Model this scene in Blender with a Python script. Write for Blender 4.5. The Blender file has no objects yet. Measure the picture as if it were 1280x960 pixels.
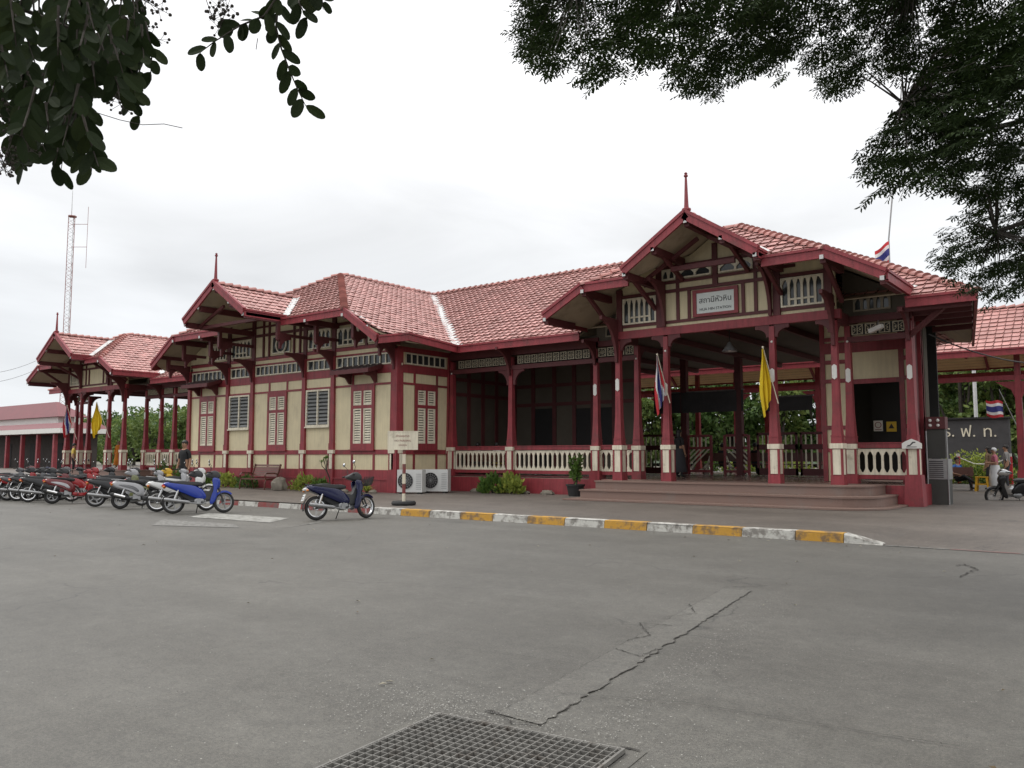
import bpy, math, random
from mathutils import Vector, Matrix
random.seed(7)
S = bpy.context.scene
COL = S.collection
R = math.radians

# ------------------------------------------------------------------ camera, sky, sun, exposure
cam = bpy.data.objects.new("camera", bpy.data.cameras.new("camera"))
COL.objects.link(cam); S.camera = cam
FPX = 1035.0
AZ = R(52.2135); PITCH = math.atan(90 / FPX); CH = 1.5
cam.data.sensor_width = 36; cam.data.sensor_fit = 'HORIZONTAL'
cam.data.lens = 36 * FPX / 1280
cam.data.clip_start = 0.1; cam.data.clip_end = 6000
cam.location = (0, 0, CH)
FW = Vector((-math.cos(AZ), math.sin(AZ), 0)); RT = Vector((math.sin(AZ), math.cos(AZ), 0)); UP = Vector((0, 0, 1))
FWD = FW * math.cos(PITCH) + UP * math.sin(PITCH)
cam.rotation_euler = FWD.to_track_quat('-Z', 'Y').to_euler()

SUN_EL, SUN_AZ = R(56), R(-115)          # overcast: a broad, weak sun behind the cloud
world = bpy.data.worlds.new("World"); S.world = world; world.use_nodes = True
nt = world.node_tree; nt.nodes.clear()
def N(t, ty, **kw):
    n = t.nodes.new(ty)
    for k, v in kw.items():
        if k in n.inputs.keys() if isinstance(k, str) else False: n.inputs[k].default_value = v
        else: setattr(n, k, v)
    return n
wo = nt.nodes.new('ShaderNodeOutputWorld'); bg = nt.nodes.new('ShaderNodeBackground')
bg.inputs['Strength'].default_value = 0.1
sky = nt.nodes.new('ShaderNodeTexSky'); sky.sky_type = 'NISHITA'; sky.sun_disc = False
sky.sun_elevation = SUN_EL; sky.sun_rotation = SUN_AZ
tc = nt.nodes.new('ShaderNodeTexCoord'); sx = nt.nodes.new('ShaderNodeSeparateXYZ')
nt.links.new(tc.outputs['Generated'], sx.inputs[0])
rp = nt.nodes.new('ShaderNodeValToRGB'); nt.links.new(sx.outputs['Z'], rp.inputs['Fac'])
cr = rp.color_ramp
def stops(cr, lst):
    while len(cr.elements) > 1: cr.elements.remove(cr.elements[-1])
    for i, (p, c) in enumerate(lst):
        e = cr.elements[0] if i == 0 else cr.elements.new(p)
        e.position = p; e.color = (*c, 1) if len(c) == 3 else c
SK = 2.4                                      # brightest cloud radiance, overhead
stops(cr, [(0.0, (.335, .347, .360)), (.12, (.358, .367, .378)), (.25, (.41, .415, .42)), (.42, (.52, .52, .525)), (1.0, (.92, .92, .92))])
mp = nt.nodes.new('ShaderNodeMapping'); mp.inputs['Scale'].default_value = (1.6, 1.6, 6.5)
nt.links.new(tc.outputs['Generated'], mp.inputs[0])
cn = nt.nodes.new('ShaderNodeTexNoise'); cn.inputs['Scale'].default_value = 1.25; cn.inputs['Detail'].default_value = 6
cn.inputs['Distortion'].default_value = .6
nt.links.new(mp.outputs[0], cn.inputs['Vector'])
mr = nt.nodes.new('ShaderNodeMapRange'); mr.inputs[1].default_value = .3; mr.inputs[2].default_value = .7
mr.inputs[3].default_value = .84 * SK * 10; mr.inputs[4].default_value = 1.16 * SK * 10
nt.links.new(cn.outputs[0], mr.inputs[0])
vm = nt.nodes.new('ShaderNodeVectorMath'); vm.operation = 'SCALE'
nt.links.new(rp.outputs[0], vm.inputs[0]); nt.links.new(mr.outputs[0], vm.inputs['Scale'])
mx = nt.nodes.new('ShaderNodeMix'); mx.data_type = 'RGBA'; mx.inputs[0].default_value = .93
nt.links.new(sky.outputs[0], mx.inputs[6]); nt.links.new(vm.outputs[0], mx.inputs[7])
nt.links.new(mx.outputs[2], bg.inputs['Color']); nt.links.new(bg.outputs[0], wo.inputs[0])

sun = bpy.data.objects.new("sun", bpy.data.lights.new("sun", 'SUN')); COL.objects.link(sun)
sun.data.energy = 1.3; sun.data.angle = R(16); sun.data.color = (1, .97, .92)
SD = Vector((math.sin(SUN_AZ) * math.cos(SUN_EL), math.cos(SUN_AZ) * math.cos(SUN_EL), math.sin(SUN_EL)))
sun.rotation_euler = SD.to_track_quat('Z', 'Y').to_euler()
S.view_settings.view_transform = 'Standard'; S.view_settings.look = 'None'
S.view_settings.exposure = 0.0; S.view_settings.gamma = 1; S.view_settings.use_curve_mapping = False

# ------------------------------------------------------------------ helpers
def pix(px, py, d):
    """a measured photo point at camera distance d (metres along the view)"""
    return Vector((0, 0, CH)) + d * (FWD + RT * ((px - 640) / FPX) + (UP * math.cos(PITCH) - FW * math.sin(PITCH)) * ((480 - py) / FPX))

def mat(name, col, rough=.6, var=.12, scale=3., bump=0., bscale=40., metal=0., grime=None, spec=.5, coat=0., trans=0., streak=0.):
    m = bpy.data.materials.new(name); m.use_nodes = True
    t = m.node_tree; b = t.nodes['Principled BSDF']
    b.inputs['Roughness'].default_value = rough; b.inputs['Metallic'].default_value = metal
    b.inputs['Specular IOR Level'].default_value = spec
    if coat: b.inputs['Coat Weight'].default_value = coat; b.inputs['Coat Roughness'].default_value = .12
    tc = t.nodes.new('ShaderNodeTexCoord')
    n = t.nodes.new('ShaderNodeTexNoise'); n.inputs['Scale'].default_value = scale; n.inputs['Detail'].default_value = 7
    n.inputs['Roughness'].default_value = .65
    t.links.new(tc.outputs['Object'], n.inputs['Vector'])
    r = t.nodes.new('ShaderNodeValToRGB'); t.links.new(n.outputs[0], r.inputs[0])
    lo = [max(0, c * (1 - var)) for c in col]; hi = [min(1, c * (1 + var)) for c in col]
    stops(r.color_ramp, [(.3, lo), (.7, hi)])
    out = r.outputs[0]
    if grime:
        g = t.nodes.new('ShaderNodeTexNoise'); g.inputs['Scale'].default_value = grime[1]; g.inputs['Detail'].default_value = 9
        g.inputs['Roughness'].default_value = .7
        t.links.new(tc.outputs['Object'], g.inputs['Vector'])
        gr = t.nodes.new('ShaderNodeValToRGB'); stops(gr.color_ramp, [(grime[2], (0, 0, 0)), (grime[2] + .12, (1, 1, 1))])
        t.links.new(g.outputs[0], gr.inputs[0])
        x = t.nodes.new('ShaderNodeMix'); x.data_type = 'RGBA'
        mm = t.nodes.new('ShaderNodeMath'); mm.operation = 'MULTIPLY'; mm.inputs[1].default_value = grime[3]
        t.links.new(gr.outputs[0], mm.inputs[0]); t.links.new(mm.outputs[0], x.inputs[0])
        t.links.new(out, x.inputs[6]); x.inputs[7].default_value = (*grime[0], 1); out = x.outputs[2]
    if streak:        # rain streaks and faded patches running down the boards
        mp_ = t.nodes.new('ShaderNodeMapping'); mp_.inputs['Scale'].default_value = (7, 7, .55); t.links.new(tc.outputs['Object'], mp_.inputs[0])
        s = t.nodes.new('ShaderNodeTexNoise'); s.inputs['Scale'].default_value = 1.6; s.inputs['Detail'].default_value = 8; s.inputs['Roughness'].default_value = .7; t.links.new(mp_.outputs[0], s.inputs['Vector'])
        sr = t.nodes.new('ShaderNodeValToRGB'); stops(sr.color_ramp, [(.36, (.62, .60, .58)), (.55, (1, 1, 1)), (.72, (1.12, 1.12, 1.12))]); t.links.new(s.outputs[0], sr.inputs[0])
        x = t.nodes.new('ShaderNodeMix'); x.data_type = 'RGBA'; x.blend_type = 'MULTIPLY'; x.inputs[0].default_value = streak * 2
        t.links.new(out, x.inputs[6]); t.links.new(sr.outputs[0], x.inputs[7]); out = x.outputs[2]
    t.links.new(out, b.inputs['Base Color'])
    if bump:
        n2 = t.nodes.new('ShaderNodeTexNoise'); n2.inputs['Scale'].default_value = bscale; n2.inputs['Detail'].default_value = 5
        t.links.new(tc.outputs['Object'], n2.inputs['Vector'])
        bp = t.nodes.new('ShaderNodeBump'); bp.inputs['Strength'].default_value = bump; bp.inputs['Distance'].default_value = .02
        t.links.new(n2.outputs[0], bp.inputs['Height']); t.links.new(bp.outputs[0], b.inputs['Normal'])
    if trans: b.inputs['Transmission Weight'].default_value = trans
    return m

M = {}
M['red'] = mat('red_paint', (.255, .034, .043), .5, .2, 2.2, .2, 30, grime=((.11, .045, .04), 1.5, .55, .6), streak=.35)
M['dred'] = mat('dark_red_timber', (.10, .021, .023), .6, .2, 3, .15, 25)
M['cream'] = mat('cream_boards', (.66, .575, .375), .6, .07, 1.5, .12, 18, grime=((.46, .38, .26), .9, .56, .4), streak=.13)
M['pale'] = mat('pale_cream_trim', (.72, .66, .52), .55, .08, 3, .1, 30, grime=((.36, .30, .21), 2.5, .56, .6), streak=.3)
M['white'] = mat('white_paint', (.72, .71, .67), .5, .06, 3, .1, 30)
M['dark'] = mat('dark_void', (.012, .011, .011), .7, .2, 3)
M['glass'] = mat('dark_window_glass', (.035, .04, .042), .12, .2, 3)
M['soffit'] = mat('beige_soffit_boards', (.40, .335, .235), .7, .14, 1.3, .15, 12, grime=((.22, .18, .13), 1.2, .56, .55))
M['ochre'] = mat('ochre_soffit_boards', (.52, .36, .19), .7, .1, 1.3, .1, 12)
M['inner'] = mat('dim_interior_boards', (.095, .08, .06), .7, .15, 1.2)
M['wood'] = mat('stained_wood', (.10, .035, .022), .35, .3, 4, .1, 20)
M['step'] = mat('terrazzo_steps', (.20, .13, .105), .55, .16, 60, .05, 60, grime=((.19, .15, .13), 1.1, .52, .6))
M['floor'] = mat('polished_floor', (.27, .18, .15), .25, .2, 1.1)
M['flash'] = mat('zinc_flashing', (.55, .55, .54), .5, .12, 3, grime=((.2, .2, .2), 2.5, .58, .7))
M['metal'] = mat('grey_metal', (.35, .35, .35), .4, .15, 5, metal=.6)
M['black'] = mat('black_rubber', (.018, .018, .018), .7, .2, 8)
M['conc'] = mat('concrete', (.26, .25, .225), .85, .2, 2.5, .3, 30)

# roof tiles: colour differs a little from tile to tile (uv holds the tile's index)
def tile_mat(name, col, dirt):
    m = bpy.data.materials.new(name); m.use_nodes = True; t = m.node_tree; b = t.nodes['Principled BSDF']
    b.inputs['Roughness'].default_value = .5
    uv = t.nodes.new('ShaderNodeUVMap'); wn = t.nodes.new('ShaderNodeTexWhiteNoise'); wn.noise_dimensions = '2D'
    t.links.new(uv.outputs[0], wn.inputs['Vector'])
    r = t.nodes.new('ShaderNodeValToRGB'); t.links.new(wn.outputs[0], r.inputs[0])
    stops(r.color_ramp, [(0, [c * .58 for c in col]), (.12, [c * .80 for c in col]), (.6, col), (.93, [min(1, c * 1.15) for c in col]), (1, [min(1, c * 1.42) for c in col])])
    tc = t.nodes.new('ShaderNodeTexCoord'); n = t.nodes.new('ShaderNodeTexNoise'); n.inputs['Scale'].default_value = .8; n.inputs['Detail'].default_value = 9
    n.inputs['Roughness'].default_value = .7
    t.links.new(tc.outputs['Object'], n.inputs['Vector'])
    gr = t.nodes.new('ShaderNodeValToRGB'); stops(gr.color_ramp, [(.44, (0, 0, 0)), (.66, (.9, .9, .9))]); t.links.new(n.outputs[0], gr.inputs[0])
    x = t.nodes.new('ShaderNodeMix'); x.data_type = 'RGBA'; t.links.new(gr.outputs[0], x.inputs[0])
    t.links.new(r.outputs[0], x.inputs[6]); x.inputs[7].default_value = (*dirt, 1)
    t.links.new(x.outputs[2], b.inputs['Base Color'])
    return m
M['tile'] = tile_mat('roof_tile', (.50, .245, .22), (.31, .145, .125))
M['tgap'] = mat('tile_joint_shade', (.155, .06, .05), .8, .2, 4)  # shade of the tile steps painted in: darker colour on risers and rib flanks
M['cap'] = tile_mat('ridge_tile', (.42, .19, .165), (.26, .11, .095))

class MB:
    def __init__(s): s.v = []; s.f = []; s.m = []; s.uv = {}
    def quad(s, pts, mi=0, uv=None):
        i = len(s.v); s.v += [tuple(p) for p in pts]; s.f.append(tuple(range(i, i + len(pts)))); s.m.append(mi)
        if uv: s.uv[len(s.f) - 1] = uv
    def hexa(s, P, mi=0):      # 8 corners: bottom 0-3 ccw, top 4-7
        i = len(s.v); s.v += [tuple(p) for p in P]
        for f in ((3, 2, 1, 0), (4, 5, 6, 7), (0, 1, 5, 4), (1, 2, 6, 5), (2, 3, 7, 6), (3, 0, 4, 7)):
            s.f.append(tuple(i + k for k in f)); s.m.append(mi)
    def box(s, x0, x1, y0, y1, z0, z1, mi=0):
        s.hexa([(x0, y0, z0), (x1, y0, z0), (x1, y1, z0), (x0, y1, z0), (x0, y0, z1), (x1, y0, z1), (x1, y1, z1), (x0, y1, z1)], mi)
    def frust(s, cx, cy, z0, z1, a0, a1, b0=None, b1=None, mi=0):
        b0 = a0 if b0 is None else b0; b1 = a1 if b1 is None else b1
        s.hexa([(cx - a0, cy - b0, z0), (cx + a0, cy - b0, z0), (cx + a0, cy + b0, z0), (cx - a0, cy + b0, z0),
                (cx - a1, cy - b1, z1), (cx + a1, cy - b1, z1), (cx + a1, cy + b1, z1), (cx - a1, cy + b1, z1)], mi)
    def beam(s, p, q, w, h, mi=0, up=(0, 0, 1), off=0):
        p = Vector(p); q = Vector(q); d = (q - p).normalized(); u = Vector(up)
        if abs(d.dot(u)) > .98: u = Vector((0, 1, 0))
        x = d.cross(u).normalized() * (w / 2); y = x.cross(d).normalized() * h
        b = y * (-.5 + off)
        P = []
        for o in (b, b + y):
            P += [p - x + o, p + x + o, q + x + o, q - x + o]
        s.hexa(P, mi)
    def prism(s, poly, ext, mi=0):
        ext = Vector(ext); n = len(poly); i = len(s.v)
        s.v += [tuple(Vector(p)) for p in poly] + [tuple(Vector(p) + ext) for p in poly]
        s.f.append(tuple(range(i + n - 1, i - 1, -1))); s.m.append(mi)
        s.f.append(tuple(range(i + n, i + 2 * n))); s.m.append(mi)
        for k in range(n):
            l = (k + 1) % n
            s.f.append((i + k, i + l, i + n + l, i + n + k)); s.m.append(mi)
    def tube(s, pts, r, n=8, mi=0, cap=True):
        pts = [Vector(p) for p in pts]; rs = r if isinstance(r, (list, tuple)) else [r] * len(pts)
        base = len(s.v); u = None
        for k, p in enumerate(pts):
            d = (pts[min(k + 1, len(pts) - 1)] - pts[max(k - 1, 0)]).normalized()
            if u is None or abs(u.dot(d)) > .95:
                u = d.cross(Vector((0, 0, 1)) if abs(d.z) < .9 else Vector((1, 0, 0))).normalized()
            u = (u - d * u.dot(d)).normalized(); w = d.cross(u)
            for j in range(n):
                a = 2 * math.pi * j / n; s.v.append(tuple(p + (u * math.cos(a) + w * math.sin(a)) * rs[k]))
        for k in range(len(pts) - 1):
            for j in range(n):
                l = (j + 1) % n
                s.f.append((base + k * n + j, base + k * n + l, base + (k + 1) * n + l, base + (k + 1) * n + j)); s.m.append(mi)
        if cap:
            s.f.append(tuple(base + j for j in range(n - 1, -1, -1))); s.m.append(mi)
            e = base + (len(pts) - 1) * n; s.f.append(tuple(e + j for j in range(n))); s.m.append(mi)
    def lathe(s, prof, c=(0, 0, 0), n=16, mi=0, ax='z', sy=1.):
        base = len(s.v)
        for (r, h) in prof:
            for j in range(n):
                a = 2 * math.pi * j / n; x, y = r * math.cos(a), r * math.sin(a) * sy
                p = {'z': (x, y, h), 'y': (x, h, y), 'x': (h, x, y)}[ax]
                s.v.append((c[0] + p[0], c[1] + p[1], c[2] + p[2]))
        for k in range(len(prof) - 1):
            for j in range(n):
                l = (j + 1) % n
                s.f.append((base + k * n + j, base + k * n + l, base + (k + 1) * n + l, base + (k + 1) * n + j)); s.m.append(mi)
    def ball(s, c, r, n=8, mi=0, sc=(1, 1, 1)):
        c = Vector(c); base = len(s.v); m = n // 2 + 1
        for k in range(m + 1):
            t = math.pi * k / m
            for j in range(n):
                a = 2 * math.pi * j / n
                s.v.append((c.x + r * sc[0] * math.sin(t) * math.cos(a), c.y + r * sc[1] * math.sin(t) * math.sin(a), c.z + r * sc[2] * math.cos(t)))
        for k in range(m):
            for j in range(n):
                l = (j + 1) % n
                s.f.append((base + k * n + j, base + (k + 1) * n + j, base + (k + 1) * n + l, base + k * n + l)); s.m.append(mi)
    def build(s, name, mats, parent=None, smooth=False):
        me = bpy.data.meshes.new(name); me.from_pydata(s.v, [], s.f)
        mats = mats if isinstance(mats, (list, tuple)) else [mats]
        for m in mats: me.materials.append(M[m] if isinstance(m, str) else m)
        me.polygons.foreach_set('material_index', s.m)
        if s.uv:
            l = me.uv_layers.new(name='UVMap'); arr = [0.] * (2 * len(me.loops))
            for p in me.polygons:
                c = s.uv.get(p.index, (0, 0))
                for li in p.loop_indices: arr[2 * li] = c[0]; arr[2 * li + 1] = c[1]
            l.data.foreach_set('uv', arr)
        if smooth: me.polygons.foreach_set('use_smooth', [True] * len(me.polygons))
        me.update()
        o = bpy.data.objects.new(name, me); COL.objects.link(o)
        if parent: o.parent = parent
        return o
def tag(o, label, cat, group=None):
    o['label'] = label; o['category'] = cat
    if group: o['group'] = group
    return o
def thing(name, label, cat, loc=(0, 0, 0), group=None, rz=0):
    o = bpy.data.objects.new(name, None); COL.objects.link(o); o.location = loc; o.rotation_euler = (0, 0, rz)
    o.empty_display_size = .2
    return tag(o, label, cat, group)
def struct(o): o['kind'] = 'structure'; return o
def rebase(o, loc):
    """parts were built in world coordinates: put the thing's origin at its base"""
    o.location = loc
    for c in o.children: c.location = (-loc[0], -loc[1], -loc[2])
def shade_auto(o, ang=35):
    me = o.data; me.polygons.foreach_set('use_smooth', [True] * len(me.polygons))
    try: me.set_sharp_from_angle(angle=R(ang))
    except Exception: pass
    return o

def clip(poly, a, b, c):      # keep a*x+b*y<=c
    out = []
    for i in range(len(poly)):
        p, q = poly[i], poly[(i + 1) % len(poly)]; dp = a * p[0] + b * p[1] - c; dq = a * q[0] + b * q[1] - c
        if dp <= 0: out.append(p)
        if dp * dq < 0:
            t = dp / (dp - dq); out.append((p[0] + (q[0] - p[0]) * t, p[1] + (q[1] - p[1]) * t))
    return out
def tiles(mb, P, ud, tw=.30, th=.34, seed=0, org=None):
    """interlocking roof tiles over the convex polygon P: stepped courses with a raised rib on every tile"""
    P = [Vector(p) for p in P]; o = Vector(org) if org else P[0]; u = Vector(ud).normalized()
    n = (P[1] - P[0]).cross(P[2] - P[0]).normalized()
    if n.z < 0: n = -n
    v = n.cross(u).normalized()
    if v.z < 0: u = -u; v = n.cross(u).normalized()
    q = [((p - o).dot(u), (p - o).dot(v)) for p in P]
    ar = sum(q[i][0] * q[(i + 1) % len(q)][1] - q[(i + 1) % len(q)][0] * q[i][1] for i in range(len(q)))
    if ar < 0: q = q[::-1]
    edges = []
    for i in range(len(q)):
        (x0, y0), (x1, y1) = q[i], q[(i + 1) % len(q)]
        if abs(x1 - x0) + abs(y1 - y0) > 1e-6: edges.append((y1 - y0, -(x1 - x0), (y1 - y0) * x0 - (x1 - x0) * y0))
    us = [p[0] for p in q]; vs = [p[1] for p in q]
    j0 = math.floor(min(vs) / th); j1 = math.ceil(max(vs) / th); i0 = math.floor(min(us) / tw); i1 = math.ceil(max(us) / tw)
    rib = ((0, .80, 0, 0), (.80, .89, 0, .026), (.89, .93, .026, .026), (.93, 1.0, .026, 0))
    for j in range(j0, j1):
        for i in range(i0, i1):
            full = all(e[0] * x + e[1] * y <= e[2] for e in edges for x in (i * tw, (i + 1) * tw) for y in (j * th, (j + 1) * th))
            if not full and all(any(e[0] * x + e[1] * y > e[2] for e in edges) for x in (i * tw, i * tw + tw / 2, (i + 1) * tw) for y in (j * th, j * th + th / 2, (j + 1) * th)):
                pass
            jit = random.uniform(-.008, .010)
            for k, (a, b, ha, hb) in enumerate(rib):
                c = [((i + a) * tw, j * th), ((i + b) * tw, j * th), ((i + b) * tw, (j + 1) * th), ((i + a) * tw, (j + 1) * th)]
                if not full:
                    for e in edges:
                        c = clip(c, *e)
                        if len(c) < 3: break
                    if len(c) < 3: continue
                H = lambda x, y: jit + .036 * (1 - (y / th - j)) + ha + (hb - ha) * ((x / tw - i - a) / (b - a))
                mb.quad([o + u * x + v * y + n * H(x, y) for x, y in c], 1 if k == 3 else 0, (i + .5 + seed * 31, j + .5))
                low = [(x, y) for x, y in c if abs(y - j * th) < 1e-5]
                if len(low) >= 2:
                    low.sort(); (xa, ya), (xb, yb) = low[0], low[-1]
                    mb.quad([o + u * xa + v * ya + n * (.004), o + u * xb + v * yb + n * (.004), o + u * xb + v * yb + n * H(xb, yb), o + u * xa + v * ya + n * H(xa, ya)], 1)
    return n
def caps(mb, p, q, r=.13, step=.36):
    p = Vector(p); q = Vector(q); d = q - p; L = d.length; d.normalize(); n = max(1, round(L / step)); s = L / n
    side = d.cross(UP).normalized(); up = side.cross(d).normalized()
    for k in range(n):
        a = p + d * (k * s); b = p + d * (k * s + s * 1.12)
        ring = []
        for (pt, rr, lift) in ((a, r * .86, .0), (b, r * 1.2, .05)):
            ring.append([pt + side * (math.cos(t) * rr) + up * (math.sin(t) * rr * .85 + lift - .03) for t in [math.pi * x / 6 for x in range(7)]])
        for t in range(6): mb.quad([ring[0][t], ring[0][t + 1], ring[1][t + 1], ring[1][t]], 0, (k + .5, 3.5))
        mb.quad(ring[0], 0, (k + .5, 3.5)); mb.quad(ring[1][::-1], 0, (k + .5, 3.5))
def text_mesh(body, size, ext=.004):
    cu = bpy.data.curves.new('t', 'FONT'); cu.body = body; cu.size = size; cu.align_x = 'CENTER'; cu.align_y = 'CENTER'; cu.extrude = ext
    cu.resolution_u = 3
    ob = bpy.data.objects.new('t', cu); COL.objects.link(ob); bpy.context.view_layer.update()
    me = bpy.data.meshes.new_from_object(ob.evaluated_get(bpy.context.evaluated_depsgraph_get()))
    bpy.data.objects.remove(ob); bpy.data.curves.remove(cu)
    return me
def lettering(body, size, m, mtx, parent, name='lettering', sx=1., ext=.004):
    me = text_mesh(body, size, ext); me.transform(Matrix.Diagonal((sx, 1, 1, 1))); me.transform(mtx); me.materials.clear(); me.materials.append(M[m])
    o = bpy.data.objects.new(name, me); COL.objects.link(o)
    if parent: o.parent = parent
    return o
def face_mtx(o, u, n):        # local x->u, local y->z, local z->n
    return Matrix(((u[0], 0, n[0], o[0]), (u[1], 0, n[1], o[1]), (u[2] if len(u) > 2 else 0, 1, 0, o[2]), (0, 0, 0, 1)))
class Face:
    """a vertical wall plane: o = a point, u = along, n = outward"""
    def __init__(s, o, u, n): s.o = Vector((o[0], o[1], 0)); s.u = Vector((u[0], u[1], 0)); s.n = Vector((n[0], n[1], 0))
    def p(s, a, z, d=0): return s.o + s.u * a + s.n * d + UP * z
    def box(s, mb, a0, a1, z0, z1, d0, d1, mi=0):
        mb.hexa([s.p(a0, z0, d1), s.p(a1, z0, d1), s.p(a1, z0, d0), s.p(a0, z0, d0), s.p(a0, z1, d1), s.p(a1, z1, d1), s.p(a1, z1, d0), s.p(a0, z1, d0)], mi)
    def poly(s, mb, pts, d0, d1, mi=0):
        mb.prism([s.p(a, z, d0) for a, z in pts], s.n * (d1 - d0), mi)
# ------------------------------------------------------------------ ground
def asphalt(name, base, crack=True, speck=.5):
    m = bpy.data.materials.new(name); m.use_nodes = True; t = m.node_tree; b = t.nodes['Principled BSDF']; L = t.links.new
    b.inputs['Roughness'].default_value = .60; b.inputs['Specular IOR Level'].default_value = .5
    tc = t.nodes.new('ShaderNodeTexCoord')
    def noise(sc, det=6, rough=.6, v=None):
        n = t.nodes.new('ShaderNodeTexNoise'); n.inputs['Scale'].default_value = sc; n.inputs['Detail'].default_value = det
        n.inputs['Roughness'].default_value = rough; L(v or tc.outputs['Object'], n.inputs['Vector']); return n.outputs[0]
    def ramp(f, st):
        r = t.nodes.new('ShaderNodeValToRGB'); stops(r.color_ramp, st); L(f, r.inputs[0]); return r.outputs[0]
    def mix(f, a, c, mode='MIX'):
        x = t.nodes.new('ShaderNodeMix'); x.data_type = 'RGBA'; x.blend_type = mode
        if isinstance(f, float): x.inputs[0].default_value = f
        else: L(f, x.inputs[0])
        for i, q in ((6, a), (7, c)):
            if isinstance(q, tuple): x.inputs[i].default_value = (*q, 1)
            else: L(q, x.inputs[i])
        return x.outputs[2]
    c = ramp(noise(.28, 8, .62), [(.32, [k * .80 for k in base]), (.5, base), (.70, [k * 1.18 for k in base])])
    mpz = t.nodes.new('ShaderNodeMapping'); mpz.inputs['Scale'].default_value = (.10, .9, 1); L(tc.outputs['Object'], mpz.inputs[0])
    c = mix(.55, c, ramp(noise(1.0, 5, .6, mpz.outputs[0]), [(.35, (.78, .77, .75)), (.65, (1.12, 1.12, 1.12))]), 'MULTIPLY')   # tyre-polished lanes
    c = mix(.5, c, ramp(noise(1.6, 8, .7), [(.38, (.78, .77, .76)), (.62, (1.1, 1.1, 1.1))]), 'MULTIPLY')
    c = mix(.8, c, ramp(noise(190, 3), [(.35, (.55, .55, .55)), (.68, (1.45, 1.43, 1.38))]), 'MULTIPLY')
    c = mix(.75, c, ramp(noise(48, 4, .7), [(.36, (.66, .66, .66)), (.5, (1, 1, 1)), (.66, (1.36, 1.35, 1.31))]), 'MULTIPLY')
    c = mix(.6, c, ramp(noise(9, 5, .7), [(.38, (.80, .80, .80)), (.64, (1.16, 1.16, 1.15))]), 'MULTIPLY')
    vo = t.nodes.new('ShaderNodeTexVoronoi'); vo.inputs['Scale'].default_value = 70; L(tc.outputs['Object'], vo.inputs['Vector'])
    st = ramp(vo.outputs['Distance'], [(.12, (1, 1, 1)), (.24, (0, 0, 0))])
    sel = t.nodes.new('ShaderNodeSeparateColor'); L(vo.outputs['Color'], sel.inputs[0])
    sl = ramp(sel.outputs[0], [(.80, (0, 0, 0)), (.86, (1, 1, 1))])
    cl = ramp(noise(.9, 6, .7), [(.42, (.15, .15, .15)), (.62, (1, 1, 1))])
    f = mix(1.0, mix(1.0, st, sl, 'MULTIPLY'), cl, 'MULTIPLY')
    ff = t.nodes.new('ShaderNodeMath'); ff.operation = 'MULTIPLY'; L(f, ff.inputs[0]); ff.inputs[1].default_value = speck
    c = mix(ff.outputs[0], c, (.42, .41, .37))
    sp = ramp(noise(.55, 4), [(.66, (0, 0, 0)), (.72, (.5, .5, .5))])
    c = mix(sp, c, tuple(k * .62 for k in base))                                                      # oil and damp stains
    if crack:
        v2 = t.nodes.new('ShaderNodeTexVoronoi'); v2.feature = 'DISTANCE_TO_EDGE'; v2.inputs['Scale'].default_value = .23
        wv = t.nodes.new('ShaderNodeVectorMath'); wv.operation = 'ADD'; nn = t.nodes.new('ShaderNodeTexNoise'); nn.inputs['Scale'].default_value = 1.3; nn.inputs['Detail'].default_value = 8
        L(tc.outputs['Object'], nn.inputs['Vector']); L(nn.outputs[1], wv.inputs[0]); L(tc.outputs['Object'], wv.inputs[1]); L(wv.outputs[0], v2.inputs['Vector'])
        ck = ramp(v2.outputs['Distance'], [(.0022, (.75, .75, .75)), (.0042, (0, 0, 0))])
        cm = ramp(noise(.33, 3), [(.50, (0, 0, 0)), (.56, (1, 1, 1))])
        c = mix(mix(1.0, ck, cm, 'MULTIPLY'), c, (.03, .028, .026))
    L(c, b.inputs['Base Color'])
    n2 = noise(150, 3); bp = t.nodes.new('ShaderNodeBump'); bp.inputs['Strength'].default_value = .35; bp.inputs['Distance'].default_value = .01
    L(n2, bp.inputs['Height']); L(bp.outputs[0], b.inputs['Normal'])
    return m
M['road'] = asphalt('asphalt_road', (.108, .104, .093))
M['pave'] = asphalt('worn_pavement', (.125, .108, .094), crack=True, speck=.25)
M['earth'] = mat('far_ground', (.14, .13, .10), .9, .2, .05)
M['patch'] = asphalt('road_patch', (.126, .122, .110), crack=False, speck=.9)
M['crackm'] = mat('crack_dirt', (.045, .041, .036), .9, .3, 9)

mb = MB(); mb.quad([(-900, -300, -.03), (500, -300, -.03), (500, 1500, -.03), (-900, 1500, -.03)])
struct(mb.build('ground', 'earth'))
mb = MB(); mb.quad([(-140, -40, 0), (60, -40, 0), (60, 15.3, 0), (-140, 15.3, 0)])
struct(mb.build('road', 'road'))
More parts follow.
